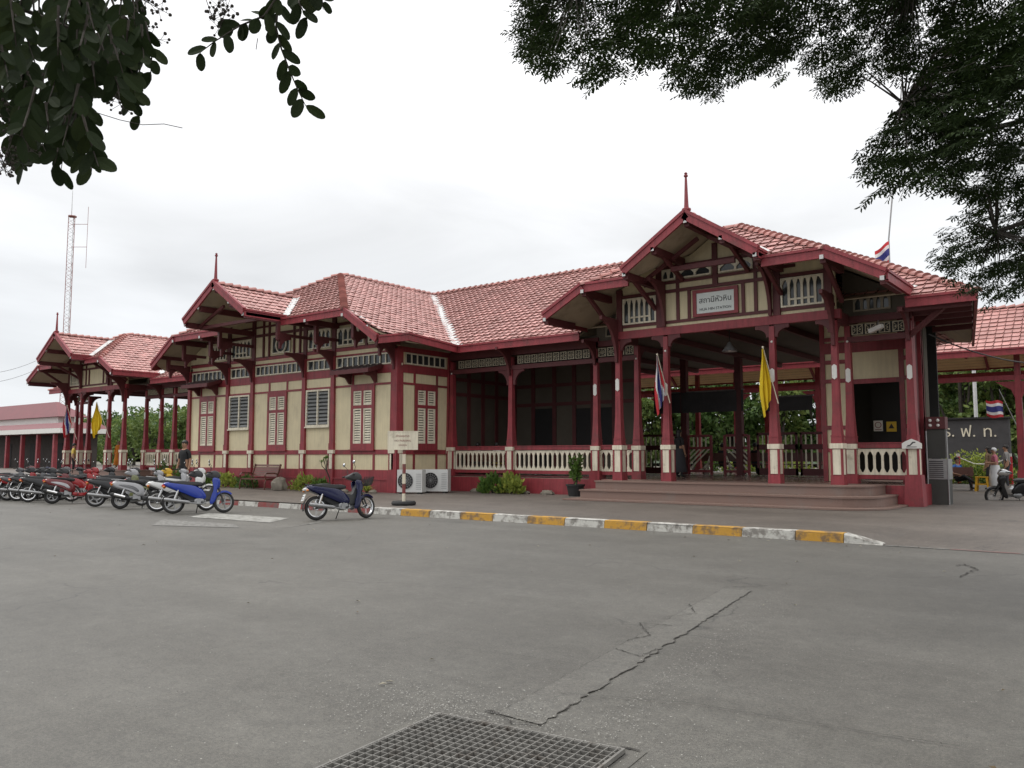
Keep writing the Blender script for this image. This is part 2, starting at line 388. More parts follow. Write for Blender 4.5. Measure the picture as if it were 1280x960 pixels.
# pavement sheet: level behind the kerb, ramped down to the road at the right-hand yard entrance
mb = MB(); PZ = .15
xs = [-140, -70, -40, -20, -10, -5.2, -4.4, -3.7, -2, 2, 8, 20, 50]; ys = [15.02, 15.25, 16.5, 18, 21, 26, 34, 46, 60, 75]
def pz(x, y):
    k = min(1, max(0, (x + 4.4) / .7))
    ramp_ = min(1, max(0, (y - 15.0) / 3.0)) * PZ
    return PZ * (1 - k) + (ramp_ + .004) * k
for i in range(len(xs) - 1):
    for j in range(len(ys) - 1):
        mb.quad([(xs[i], ys[j], pz(xs[i], ys[j])), (xs[i + 1], ys[j], pz(xs[i + 1], ys[j])), (xs[i + 1], ys[j + 1], pz(xs[i + 1], ys[j + 1])), (xs[i], ys[j + 1], pz(xs[i], ys[j + 1]))])
struct(mb.build('pavement', 'pave'))
M['kwhite'] = mat('kerb_white', (.50, .49, .45), .75, .14, 4, .4, 30, grime=((.13, .115, .10), 4, .47, .85))
M['kyel'] = mat('kerb_yellow', (.48, .255, .03), .75, .16, 4, .4, 30, grime=((.13, .09, .06), 4, .48, .85))
M['kred'] = mat('kerb_red', (.22, .045, .042), .75, .18, 4, .4, 30, grime=((.12, .09, .08), 4, .48, .85))
mb = MB()
def kerb_block(x0, x1, mi, h0=.165, h1=.165):
    g = .006; y0, y1 = 15.0, 15.24; c = .03
    j = random.uniform(-.008, .008); k = random.uniform(-.006, .006)
    P = [(y0 + k, 0), (y0 + .015 + k, -c), (y0 + c + k + .02, 0), (y1, 0), (y1, None)]
    a = [Vector((x0 + g, y0 + k, 0)), Vector((x0 + g, y0 + k + .02, h0 - c)), Vector((x0 + g, y0 + k + .05, h0)), Vector((x0 + g, y1, h0)), Vector((x0 + g, y1, 0))]
    b = [Vector((x1 - g, p.y, p.z * (h1 / h0) if h0 else 0)) for p in a]
    for i in range(4): mb.quad([b[i], a[i], a[i + 1], b[i + 1]][::-1], mi)
    mb.quad(a, mi); mb.quad(b[::-1], mi)
for k in range(12):
    kerb_block(-16.2 + k, -15.2 + k if k < 11 else -4.36, 0 if k % 2 == 0 else 1)
kerb_block(-4.36, -3.72, 0, .165, .02)
for k in range(46):
    kerb_block(-17.2 - k, -16.2 - k, 2 if k % 2 == 0 else 0, .15, .15)
struct(mb.build('kerb', ['kwhite', 'kyel', 'kred']))
mb = MB()
for k in range(8):     # flush painted edge across the yard entrance
    x0 = -3.68 + k * .98
    mb.quad([(x0, 14.93, .007), (x0 + .97, 14.93, .007), (x0 + .97, 15.05, .007), (x0, 15.05, .007)], 0 if k % 2 == 0 else 1)
M['fwhite'] = mat('faded_white_line', (.20, .195, .18), .8, .1, 3, grime=((.10, .096, .086), 9, .44, .9))
M['fred'] = mat('faded_red_line', (.20, .10, .09), .8, .1, 3, grime=((.12, .11, .10), 9, .46, .9))
M['fwhite2'] = mat('worn_white_marking', (.30, .295, .27), .8, .1, 3, grime=((.12, .115, .10), 5, .48, .9))
def gpix(px, py, z=0.):
    d = (pix(px, py, 1) - Vector((0, 0, CH))); t = (z - CH) / d.z
    return Vector((0, 0, CH)) + d * t
def marking(pts, z=.008, mi=0): mb.quad([(p.x, p.y, z) for p in [gpix(*q) for q in pts]], mi)
struct(mb.build('edge_line', ['fwhite', 'fred']))
mb = MB()
marking([(236, 646.5), (262, 641.5), (362, 648), (337, 653.5)])
marking([(190, 657), (203, 649.5), (292, 655.5), (300, 660)], mi=1)
marking([(330, 664), (372, 657.5), (400, 652), (404, 653)], mi=1)
struct(mb.build('road_marking', ['fwhite2', 'fwhite']))
# repaired trench strip with broken edges running away from the drain
mb = MB()
A0, A1 = gpix(622, 893), gpix(905, 736); B0, B1 = gpix(676, 907), gpix(940, 739)
n = 90; rr = random.Random(3)
La = []; Lb = []
for i in range(n + 1):
    t = i / n
    a = A0.lerp(A1, t) + Vector((rr.uniform(-.008, .008), 0, 0)); b = B0.lerp(B1, t) + Vector((rr.uniform(-.02, .02), 0, 0))
    La.append(a); Lb.append(b)
for i in range(n):
    mb.quad([(*La[i].xy, .006), (*Lb[i].xy, .006), (*Lb[i + 1].xy, .006), (*La[i + 1].xy, .006)])
    for P, s, w in ((La, -1, .003), (Lb, 1, .0075)):
        w0 = w * rr.uniform(.2, 1.6) * (1 if .05 < i / n < .95 else .6)
        if rr.random() < (.72 if s < 0 else .74):
            mb.quad([(P[i].x, P[i].y, .010), (P[i].x + s * w0, P[i].y, .010), (P[i + 1].x + s * w0 * .8, P[i + 1].y, .010), (P[i + 1].x, P[i + 1].y, .010)][::s], 1)
def crackline(pts, w, steps=14, amp=.03):
    P = [gpix(*p) for p in pts]; out = []
    for i in range(len(P) - 1):
        for k in range(steps): out.append(P[i].lerp(P[i + 1], k / steps) + Vector((rr.uniform(-amp, amp), rr.uniform(-amp, amp), 0)))
    out.append(P[-1])
    for i in range(len(out) - 1):
        d = (out[i + 1] - out[i]).normalized(); s = Vector((-d.y, d.x, 0)) * w * rr.uniform(.3, 1.3)
        mb.quad([(*(out[i] - s).xy, .011), (*(out[i + 1] - s).xy, .011), (*(out[i + 1] + s).xy, .011), (*(out[i] + s).xy, .011)], 1)
crackline([(622, 893), (640, 905), (676, 907)], .006, 14, .010)
crackline([(605, 889), (622, 893)], .012, 8, .008)
crackline([(780, 803), (812, 795), (800, 780), (840, 783)], .006, 10, .012)
crackline([(770, 812), (800, 822), (820, 812)], .005, 10, .012)
crackline([(835, 772), (870, 768), (862, 756)], .005, 10, .012)
crackline([(775, 935), (800, 941)], .008, 8, .006)
crackline([(700, 868), (860, 880), (1010, 905), (1200, 935)], .0025, 40, .01)
crackline([(618, 815), (720, 832)], .002, 30, .01)
crackline([(905, 735), (960, 733)], .008, 10, .01)
crackline([(1195, 708), (1205, 706), (1222, 712), (1201, 722)], .012, 10, .03)
struct(mb.build('road_patch', ['patch', 'crackm']))
# small blown leaves and litter on the asphalt
mb = MB()
for k in range(190):
    x = rr.uniform(-34, 0); y = rr.uniform(3, 15) if k % 2 else 15 - abs(rr.gauss(0, .5)); s = rr.uniform(.012, .035); a = rr.uniform(0, 6.3)
    z = .012
    if 15 < y: continue
    c, d = math.cos(a), math.sin(a)
    mb.quad([(x - c * s, y - d * s, z), (x + d * s * .4, y - c * s * .4, z + .006), (x + c * s, y + d * s, z), (x - d * s * .4, y + c * s * .4, z + .01)], rr.randint(0, 1))
M['leafdry'] = mat('dry_leaf', (.10, .07, .035), .8, .3, 9); M['leafdry2'] = mat('pale_litter', (.35, .32, .25), .8, .3, 9)
o = mb.build('leaf_litter', ['leafdry', 'leafdry2']); o['kind'] = 'stuff'

# worn aggregate showing through the binder, thickest round the drain and the trench
mb = MB(); ra = random.Random(41)
for k in range(7500):
    if k < 2600: x, y = G_ = (ra.gauss(-3.25, .55), ra.gauss(3.75, .28))
    elif k < 4200: t_ = ra.random(); x, y = -2.55 - .9 * t_ + abs(ra.gauss(0, .22)), 3.9 + 5.2 * t_
    else: x, y = ra.uniform(-7.5, .5), ra.uniform(2.3, 9.5)
    r_ = ra.uniform(.0024, .0062) * (1.5 if ra.random() < .06 else 1); a = ra.uniform(0, 6.3); c, d = math.cos(a) * r_, math.sin(a) * r_; e = ra.uniform(.5, .9)
    mb.quad([(x - c, y - d, .0125), (x + d * e, y - c * e, .0125), (x + c, y + d, .0135), (x - d * e, y + c * e, .0125)], ra.choice((0, 0, 1)))
M['agg'] = mat('pale_aggregate', (.34, .33, .30), .8, .25, 30); M['agg2'] = mat('dark_aggregate', (.055, .05, .045), .8, .25, 30)
o = mb.build('exposed_aggregate', ['agg', 'agg2']); o['kind'] = 'stuff'
# drain grating
G0, G1 = gpix(548, 897), gpix(790, 945)
gu = (G1 - G0).normalized(); gv = Vector((gu.y, -gu.x, 0)) 
if gv.dot(gpix(425, 960) - G0) < 0: gv = -gv
GL = (G1 - G0).length * .97; GW = 1.05
gr = thing('drain_grating', 'rusty grey steel drain grating set in the road in the foreground', 'drain grating')
def gp(a, b, z): p = G0 + gu * a + gv * b; return (p.x, p.y, z)
def gbox(mb, a0, a1, b0, b1, z0, z1, mi=0):
    mb.hexa([gp(a0, b0, z0), gp(a0, b1, z0), gp(a1, b1, z0), gp(a1, b0, z0), gp(a0, b0, z1), gp(a0, b1, z1), gp(a1, b1, z1), gp(a1, b0, z1)], mi)
M['grate'] = mat('galvanised_bars', (.17, .163, .148), .6, .25, 9, .15, 50, grime=((.07, .055, .042), 7, .54, .8))
M['collar'] = mat('concrete_collar', (.112, .107, .094), .9, .25, 4, .5, 60, grime=((.09, .085, .08), 3, .5, .6))
mb = MB(); gbox(mb, 0, GL, 0, GW, .007, .0095); M['pit'] = mat('drain_pit', (.004, .004, .004), .9, .2, 5); mb.build('pit', 'pit', gr)
mb = MB()
nb = 23
for i in range(nb): a = .03 + (GL - .06) * i / (nb - 1); gbox(mb, a - .0026, a + .0026, .012, GW - .012, .012, .034)
for i in range(18): b = .03 + (GW - .06) * i / 17; gbox(mb, .012, GL - .012, b - .003, b + .003, .0125, .0325)
mb.build('grid', 'grate', gr)
mb = MB()
for (a0, a1, b0, b1) in ((0, GL, 0, .014), (0, GL, GW - .014, GW), (0, .014, .014, GW - .014), (GL - .014, GL, .014, GW - .014)): gbox(mb, a0, a1, b0, b1, .009, .031)
mb.build('frame', 'grate', gr)
mb = MB()
w = .085
for (a0, a1, b0, b1) in ((-w, GL + w, -w, 0), (-w, GL + w, GW, GW + w), (-w, 0, 0, GW), (GL, GL + w, 0, GW)): mb.quad([gp(a0, b0, .004), gp(a0, b1, .004), gp(a1, b1, .004), gp(a1, b0, .004)])
mb.build('collar', 'collar', gr)
rebase(gr, tuple(G0))

# ------------------------------------------------------------------ the station building
st = thing('railway_station', 'red and cream timber railway station with gabled pavilions and pink tiled roofs', 'station building')
FZ = .73
def col_(x, y, z0=FZ, zt=5.2, plaque=None, par=None, mid=None):
    mb = MB()
    mb.frust(x, y, z0, .98, .175, .17)
    mb.frust(x, y, .98, 1.70, .125, .125)
    for dx, dy in ((0, -1), (1, 0), (0, 1), (-1, 0)):     # recessed pale panels with red edges
        if dy: mb.box(x - .105, x + .105, min(y + dy * .128, y + dy * .155), max(y + dy * .128, y + dy * .155), 1.0, 1.68, 1)
        else: mb.box(min(x + dx * .128, x + dx * .155), max(x + dx * .128, x + dx * .155), y - .105, y + .105, 1.0, 1.68, 1)
    for sx_ in (-1, 1):
        for sy_ in (-1, 1): mb.frust(x + sx_ * .135, y + sy_ * .135, .98, 1.70, .028, .028)
    mb.frust(x, y, 1.70, 1.84, .175, .175, mi=1)
    mb.frust(x, y, 1.84, 2.02, .145, .135)
    mb.frust(x, y, 2.02, 2.06, .145, .145)
    mb.frust(x, y, 2.06, 2.7, .128, .098)
    mb.frust(x, y, 2.7, zt, .098, .072)
    o = mb.build('column', ['red', 'pale'], par or st)
    if plaque:
        p = MB(); z = plaque; a = .065; b = .16; yy = y - .087
        pts = [(-a, -b), (0, -b - .05), (a, -b), (a, b), (0, b + .05), (-a, b)]
        p.prism([(x + q[0], yy, z + q[1]) for q in pts], (0, -.03, 0)); p.build('plaque', 'white', o)
    p = MB(); p.ball((x, y - .078, zt - .45), .035, 8); p.build('stud', 'white', o)
    return o
def bracket(x, y, z, dx, dy, L=.62, Hh=.62, w=.09, m='dred', parent=None):
    """curved timber corbel from a post at (x,y) towards (dx,dy), top at z"""
    n = 7; pts = [(0, z), (L, z), (L, z - .11)]
    for k in range(1, n): t = math.pi / 2 * k / n; pts.append((L - .02 - (L - .10) * math.sin(t) * .98, z - .11 - (Hh - .11) * (1 - math.cos(t))))
    pts += [(.10, z - Hh), (0, z - Hh)]
    s = Vector((-dy, dx, 0)) * w / 2
    mb = MB(); mb.prism([Vector((x + dx * a, y + dy * a, h)) - s for a, h in pts], s * 2)
    return mb.build('bracket', m, parent or st)
def balustrade(f, a0, a1, parent=None, z0=.98, z1=1.70):
    mb = MB()
    f.box(mb, a0, a1, 1.72, 1.84, -.05, .06); f.box(mb, a0, a1, 1.845, 1.875, -.07, .08)
    f.box(mb, a0, a1, .86, .975, -.05, .05)
    W = a1 - a0; n = max(2, round(W / .215)); s = W / n; t = .032
    f.box(mb, a0, a1, 1.62, 1.70, -.015, .025, 1); f.box(mb, a0, a1, .98, 1.05, -.015, .025, 1)
    for k in range(n + 1):
        a = a0 + k * s; l, r_ = max(a0, a - t), min(a1, a + t)
        f.box(mb, l, r_, 1.05, 1.62, -.015, .025, 1)
        for z, d in ((1.62, -1), (1.05, 1)):
            if k < n: f.poly(mb, [(a + t, z), (a + t + .05, z), (a + t, z + d * .11)][::d], -.015, .025, 1)
            if k > 0: f.poly(mb, [(a - t, z), (a - t - .05, z), (a - t, z + d * .11)][::-d], -.015, .025, 1)
    return mb.build('balustrade', ['red', 'pale'], parent or st)
def shutter(f, a0, a1, z0, z1, parent, d=.02):
    """a louvred leaf: frame and tilted slats"""
    mb = MB(); w = .055
    f.box(mb, a0, a0 + w, z0, z1, d, d + .05); f.box(mb, a1 - w, a1, z0, z1, d, d + .05)
    f.box(mb, a0 + w, a1 - w, z0, z0 + w, d, d + .05); f.box(mb, a0 + w, a1 - w, z1 - w, z1, d, d + .05)
    n = int((z1 - z0 - 2 * w) / .088); s = (z1 - z0 - 2 * w) / n
    for k in range(n):
        z = z0 + w + k * s
        P = [f.p(a0 + w, z, d + .042), f.p(a1 - w, z, d + .042), f.p(a1 - w, z + s * .62, d + .010), f.p(a0 + w, z + s * .62, d + .010)]
        mb.quad(P); mb.quad([p - UP * .010 for p in P][::-1])
        mb.quad([P[0] - UP * .010, P[1] - UP * .010, P[1], P[0]])
    f.box(mb, a0 + w, a1 - w, z0 + w, z1 - w, d - .008, d + .001, 1)
    return mb.build('shutter', ['pale', 'dark'], parent)
def shutter_window(f, c, w, zb=1.75, zt=4.2, parent=None):
    mb = MB(); a0, a1 = c - w / 2, c + w / 2
    fr = .13
    f.box(mb, a0, a0 + fr, zb, zt, .03, .085); f.box(mb, a1 - fr, a1, zb, zt, .03, .085)
    f.box(mb, a0 + fr, a1 - fr, zb, zb + .22, .03, .085); f.box(mb, a0 + fr, a1 - fr, zt - .2, zt, .03, .085)
    f.box(mb, c - .055, c + .055, zb + .22, zt - .2, .03, .08); f.box(mb, a0 + fr, c - .055, 3.32, 3.44, .03, .08); f.box(mb, c + .055, a1 - fr, 3.32, 3.44, .03, .08)
    f.box(mb, a0 - .04, a1 + .04, zb - .05, zb, .03, .13)
    o = mb.build('shuttered_window', 'red', parent or st)
    for s in (-1, 1):
        l, r_ = sorted((c + s * .06, c + s * (w / 2 - fr - .004)))
        shutter(f, l, r_, zb + .225, 3.315, o); shutter(f, l, r_, 3.445, zt - .205, o)
    return o
def louvre_window(f, a0, a1, z0, z1, parent=None):
    mb = MB(); w = .07
    f.box(mb, a0, a0 + w, z0, z1, .03, .10); f.box(mb, a1 - w, a1, z0, z1, .03, .10); c = (a0 + a1) / 2
    f.box(mb, a0 + w, a1 - w, z1 - w, z1, .03, .10); f.box(mb, a0 + w, a1 - w, z0, z0 + w, .03, .10)
    f.box(mb, c - .035, c + .035, z0 + w, z1 - w, .03, .10); f.box(mb, a0 - .03, a1 + .03, z0 - .05, z0 - .003, .03, .13)
    o = mb.build('louvre_window', 'pale', parent or st)
    g = MB(); f.box(g, a0 + w, a1 - w, z0 + w, z1 - w, .004, .012, 1)
    n = 9; s = (z1 - z0 - 2 * w) / n
    for l, r_ in ((a0 + w, c - .035), (c + .035, a1 - w)):
        for k in range(n):
            z = z0 + w + k * s
            f.box(g, l, r_, z, z + .006, .02, .03)
            P = [f.p(l, z + .02, .085), f.p(r_, z + .02, .085), f.p(r_, z + s * .75, .03), f.p(l, z + s * .75, .03)]
            g.quad(P); g.quad([p + UP * .008 for p in P][::-1])
    M.setdefault('jal', mat('frosted_glass_slats', (.20, .205, .20), .25, .12, 5))
    g.build('louvre_slats', ['jal', 'dark'], o)
    return o
def transom(f, a0, a1, z0=4.95, z1=5.38, parent=None, m='pale'):
    mb = MB(); n = max(2, round((a1 - a0) / .32)); s = (a1 - a0) / n; t = .022
    f.box(mb, a0, a1, z0, z0 + .045, .02, .06); f.box(mb, a0, a1, z1 - .045, z1, .02, .06)
    for k in range(n + 1): a = a0 + k * s; f.box(mb, max(a0, a - t), min(a1, a + t), z0 + .045, z1 - .045, .02, .06)
    o = mb.build('transom_window', m, parent or st)
    g = MB(); f.box(g, a0 + .01, a1 - .01, z0 + .02, z1 - .02, .005, .012); g.build('pane', 'glass', o)
    return o
def lattice_window(f, a0, a1, z0, z1, n=6, parent=None, low=True, m='pale'):
    mb = MB(); w = .05; zz = z0 + (.22 if low else w)
    f.box(mb, a0, a0 + w, z0, z1, .02, .07); f.box(mb, a1 - w, a1, z0, z1, .02, .07)
    f.box(mb, a0 + w, a1 - w, z1 - .06, z1, .02, .07); f.box(mb, a0 + w, a1 - w, z0, z0 + w, .02, .07)
    s = (a1 - a0 - 2 * w) / n
    if low: f.box(mb, a0 + w + s, a1 - w - s, zz - .03, zz + .02, .02, .065)
    for k in range(n):
        l = a0 + w + k * s
        if k: f.box(mb, l - .035, l + .035, z0 + w, z1 - .06, .022, .06)
        for d in (0, 1):
            x0, x1 = (l + .035 if k else l, l + s * .38) if d == 0 else (l + s * .62, l + s - .035 if k < n - 1 else l + s)
            P = [(x0, z1 - .06), (x0, z1 - .20), (x1, z1 - .06)] if d == 0 else [(x1, z1 - .06), (x0, z1 - .06), (x1, z1 - .20)]
            f.poly(mb, P, .022, .06)
    o = mb.build('lattice_window', m, parent or st)
    g = MB(); f.box(g, a0 + .01, a1 - .01, z0 + .01, z1 - .01, .004, .014); g.build('backing', 'glass', o)
    return o
def fretwork(f, a0, a1, z0, z1, parent=None):
    """a row of small square lattice panels"""
    n = max(1, round((a1 - a0) / .33)); s = (a1 - a0) / n; mb = MB()
    M.setdefault('fret', mat('weathered_fretwork', (.42, .37, .27), .65, .12, 4))
    f.box(mb, a0, a1, z0 - .015, z1 + .015, .0, .012, 1)
    for k in range(n):
        l, r_ = a0 + k * s + .03, a0 + (k + 1) * s - .03; c = (l + r_) / 2; zc = (z0 + z1) / 2; t = .022
        for q in ((l, r_, z0, z0 + t), (l, r_, z1 - t, z1), (l, l + t, z0 + t, z1 - t), (r_ - t, r_, z0 + t, z1 - t)): f.box(mb, *q, .013, .04)
        f.box(mb, c - .011, c + .011, z0 + t, z1 - t, .013, .038)
        for e in (-1, 1):
            f.poly(mb, [(c - .014 + e * .0, zc - .0), (c + e * (r_ - c - t), z1 - t - .03), (c + e * (r_ - c - t), z1 - t)][::-e], .013, .036)
            f.poly(mb, [(c - .014 + e * .0, zc - .0), (c + e * (r_ - c - t), z0 + t), (c + e * (r_ - c - t), z0 + t + .03)][::-e], .013, .036)
            f.box(mb, c + e * .075 - .02, c + e * .075 + .02, zc - .025, zc + .025, .013, .034)
    return mb.build('fretwork_panel', ['fret', 'dark'], parent or st)

# ---- roofs
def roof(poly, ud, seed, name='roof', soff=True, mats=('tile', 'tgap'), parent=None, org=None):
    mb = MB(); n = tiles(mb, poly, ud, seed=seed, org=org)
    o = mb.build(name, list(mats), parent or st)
    if soff:
        s = MB(); P = [Vector(p) - n * .06 for p in poly]; Q = [Vector(p) - n * .10 for p in poly]
        up = (P[1] - P[0]).cross(P[2] - P[0]).z > 0
        s.quad(P if up else P[::-1]); s.quad(Q[::-1] if up else Q)
        for i in range(len(P)):
            k = (i + 1) % len(P); s.quad([Q[i], Q[k], P[k], P[i]] if up else [P[i], P[k], Q[k], Q[i]])
        s.build('soffit', 'soffit', o)
    return o
def ridge(o, *segs):
    mb = MB()
    for p, q in segs: caps(mb, p, q)
    return mb.build('ridge_tiles', 'cap', o)
def fascia(segs, h=.24, w=.05, lip=True, parent=None, m='red', name='fascia_board'):
    mb = MB()
    for p, q in segs:
        mb.beam(p, q, w, h, up=UP, off=-.34)
        if lip:
            mb.beam(Vector(p) + UP * .045, Vector(q) + UP * .045, w + .07, .07)
            mb.beam(Vector(p) - UP * (h * .80), Vector(q) - UP * (h * .80), w + .03, .05)
    return mb.build(name, m, parent or st)
def finial(x, y, z, h=1.05, parent=None):
    mb = MB(); mb.lathe([(.0, z - .3), (.09, z - .3), (.10, z), (.13, z + .02), (.13, z + .07), (.07, z + .1), (.062, z + .2), (.036, z + h - .12), (.03, z + h - .06), (.06, z + h - .04), (.06, z + h), (.035, z + h + .02), (.05, z + h + .06), (.0, z + h + .10)], (x, y, 0), 10)
    return shade_auto(mb.build('finial', 'red', parent or st))
def flashing(segs, w=.34, n=None, lift=.06):
    mb = MB()
    for p, q in segs:
        p = Vector(p); q = Vector(q); d = (q - p).normalized(); s = d.cross(UP).normalized() * w / 2
        mb.quad([p - s + UP * (lift + .05), p + UP * lift, q + UP * lift, q - s + UP * (lift + .05)]); mb.quad([p + UP * lift, p + s + UP * (lift + .05), q + s + UP * (lift + .05), q + UP * lift])
    return mb.build('valley_flashing', 'flash', st)

RZ = 9.78; RY = 30.87; EY = 23.55; EZ = 5.64; SH = (RZ - EZ) / (RY - EY)
BC = -29.1                       # middle of the booking block
# main hall, right and left of the block
HO = (-20.9, EY, EZ); HZ = lambda y: EZ + SH * (y - EY)
hr = roof([(-20.9, EY, EZ), (-15.4, EY, EZ), (-15.4, RY, RZ), (BC, RY, RZ)], (1, 0, 0), 1, org=HO)
roof([(-15.4, 24.19, HZ(24.19)), (-5.0, 24.19, HZ(24.19)), (-5.0, 25.16, HZ(25.16)), (-10.71, RY, RZ), (-15.4, RY, RZ)], (1, 0, 0), 1, org=HO)
roof([(-5.0, EY, EZ), (-3.39, EY, EZ), (-5.0, 25.16, HZ(25.16))], (1, 0, 0), 1, org=HO)
ridge(hr, ((BC, RY, RZ), (-10.71, RY, RZ)), ((-10.71, RY, RZ), (-3.39, EY, EZ)))
roof([(-3.39, EY, EZ), (-5.0, 33.5, EZ), (-10.71, RY, RZ)], (-1.61, 9.95, 0), 2)
roof([(-5.0, 33.5, EZ), (-7.3, 36.5, 6.2), (-10.71, RY, RZ)], (-2.3, 3, 0), 6)
hl = roof([(-43.4, EY, EZ), (-37.3, EY, EZ), (BC, RY, RZ), (-43.4, RY, RZ)], (1, 0, 0), 3, org=HO)
roof([(-53.8, 24.19, HZ(24.19)), (-43.4, 24.19, HZ(24.19)), (-43.4, RY, RZ), (-48.6, RY, RZ), (-53.8, 25.43, HZ(25.43))], (1, 0, 0), 3, org=HO)
roof([(-55.6, EY, EZ), (-53.8, EY, EZ), (-53.8, 25.43, HZ(25.43))], (1, 0, 0), 3, org=HO)
ridge(hl, ((BC, RY, RZ), (-48.6, RY, RZ)), ((-48.6, RY, RZ), (-55.6, EY, EZ)))
roof([(BC, RY, RZ), (-10.71, RY, RZ), (-7.3, 36.5, 6.2), (-50, 36.5, 6.2), (-48.6, RY, RZ)], (1, 0, 0), 4)
roof([(-48.6, RY, RZ), (-55.6, EY, EZ), (-55.6, 36.5, 6.2), (-50, 36.5, 6.2)], (0, 1, 0), 5)
fascia([((-20.86, EY, EZ), (-15.35, EY, EZ)), ((-5.05, EY, EZ), (-3.36, EY, EZ)), ((-3.39, EY, EZ), (-5.0, 33.5, EZ))])
fascia([((-55.6, EY, EZ), (-53.9, EY, EZ)), ((-43.3, EY, EZ), (-37.34, EY, EZ))])

def gable_roof(cx, hH, zH, Yc, YP, zR, hL, zL, Yback, aY, aZ, dh, dz, side_polys, seed, wallY, purl, back_ridge):
    """half-hipped gable roof with a small gabled dormer over its clipped front"""
    P = (cx, YP, zR)
    cs = (zR - zH) / (YP - Yc); yl = Yc + max(.02, (dz - zH) / cs); yr = Yc + (aZ - zH) / cs
    f = None
    for s in (-1, 1):          # the clipped front, open under the dormer
        a_, b_, c_, d_ = (cx + s * hH, Yc, zH), (cx + s * dh, Yc, zH), (cx + s * dh, yl, dz), (cx, yr, aZ)
        f = roof([a_, c_, d_, P], (1, 0, 0), seed + s); roof([a_, b_, c_], (1, 0, 0), seed + s)
    ridge(f, (P, (cx + hH, Yc, zH)), (P, (cx - hH, Yc, zH)), (P, (cx, back_ridge, zR)))
    for s in (-1, 1):
        roof([((cx + s * x), y, z) for x, y, z in side_polys], (0, 1, 0), seed + 3 + s)
    # dormer gable
    dr = None
    for s in (-1, 1):
        o = roof([(cx + s * dh, aY, dz), (cx + s * dh, yl, dz), (cx, yr, aZ), (cx, aY, aZ)], (0, 1, 0), seed + 7 + s)
        dr = dr or o
    ridge(dr, ((cx, aY, aZ), (cx, yr, aZ)))
    flashing([((cx + s * dh, yl, dz), (cx, yr, aZ)) for s in (-1, 1)], .26)
    # barge boards: stepped boards of the gable, the clipped eaves and the lower verges
    mb = MB()
    for s in (-1, 1):
        a = Vector((cx, aY - .03, aZ + .06)); b = Vector((cx + s * (dh + .06), aY - .03, dz + .02))
        mb.beam(a, b, .07, .26, off=-.3); mb.beam(a + UP * .04, b + UP * .04, .13, .09)
        c = Vector((cx + s * (hH - .0), Yc - .03, zH + .02)); d = Vector((cx + s * hL, Yc - .03, zL + (.02 if hL < 7 else -.24)))
        mb.beam(c, d, .07, .26, off=-.3); mb.beam(c + UP * .04, d + UP * .04, .13, .09)
    mb.build('barge_board', 'red', st)
    fascia([((cx + s * dh, Yc, zH), (cx + s * (hH + .04), Yc, zH)) for s in (-1, 1)] + [((cx + s * dh, aY, dz), (cx + s * dh, yl, dz)) for s in (-1, 1)])
    finial(cx, aY + .06, aZ + .1)
    # purlins that carry the overhang, pale tips at the ends
    for h, z, y0 in purl:
        for s in ((-1, 1) if h else (1,)):
            p = MB(); x = cx + s * h
            p.box(x - .075, x + .075, y0 + .03, wallY - .02, z - .25, z - .03)
            p.box(x - .05, x + .05, y0 - .085, y0 - .062, z - .17, z - .06, 1)
            p.build('purlin', ['dred', 'flash'], st)

# entrance porch
PC = -10.2
sp = lambda c: None
PURLP = [(0, 8.25, 21.22), (1.05, 7.6, 21.22), (2.0, 6.98, 21.22), (3.66, 6.72, 21.5), (5.1, 5.98, 21.5)]
side = [(0, 24.8, 8.8), (3.71, 21.5, 6.8), (5.2, 21.5, 6.0), (5.2, 24.19, 6.0), (0, 29.13, 8.8)]
gable_roof(PC, 3.71, 6.8, 21.5, 24.8, 8.8, 5.2, 6.0, 24, 21.2, 8.34, 2.05, 7.0, side, 10, 23.15, PURLP, 29.13)
# left pavilion
LC = -48.6
PURLL = [(0, 8.25, 20.8), (1.05, 7.6, 20.8), (2.0, 6.98, 20.8), (3.66, 6.72, 21.5), (5.1, 5.98, 21.5)]
gable_roof(LC, 3.71, 6.8, 21.5, 24.8, 8.8, 5.2, 6.0, 24, 20.75, 8.34, 2.05, 7.0, side, 30, 23.15, PURLL, 29.13)
fascia([((LC + 5.2, 21.5, 6.0), (LC + 5.2, 24.1, 6.0)), ((PC + 5.2, 21.5, 6.0), (PC + 5.2, 24.1, 6.0)), ((PC - 5.2, 21.5, 6.0), (PC - 5.2, 24.1, 6.0))])
flashing([((PC + s * 5.2, 24.19, 6.0), (PC, 29.13, 8.8)) for s in (-1, 1)] + [((LC + s * 5.2, 24.19, 6.0), (LC, 29.13, 8.8)) for s in (-1, 1)])
# booking block
BS = (RZ - EZ) / 8.2
bz = lambda h: RZ - BS * h
PURLB = [(0, 8.2, 18.35), (1.05, 7.55, 18.35), (2.0, 6.98, 18.35), (5.75, 6.78, 20.0), (7.1, bz(7.1) + .02, 20.0), (3.6, 6.78, 20.0)]
bside = [(8.2, EY, EZ), (0, RY, RZ), (0, 24.7, RZ), (5.8, 20.0, bz(5.8)), (7.62, 20.0, bz(7.62)), (8.2, 20.94, EZ)]
gable_roof(BC, 5.8, bz(5.8), 20.0, 24.7, RZ, 7.62, bz(7.62), 24, 18.3, 8.3, 2.05, 7.0, bside, 50, 21.6, PURLB, RY)
fascia([((BC + s * 8.2, 20.9, EZ + .19), (BC + s * 8.2, EY + .03, EZ)) for s in (-1, 1)] + [((BC + s * 7.62, 20.0, bz(7.62) - .26), (BC + s * 8.2, 20.94, EZ + .19)) for s in (-1, 1)])
flashing([((BC + s * 8.2, EY, EZ), (BC, RY, RZ)) for s in (-1, 1)], .42, lift=.045)
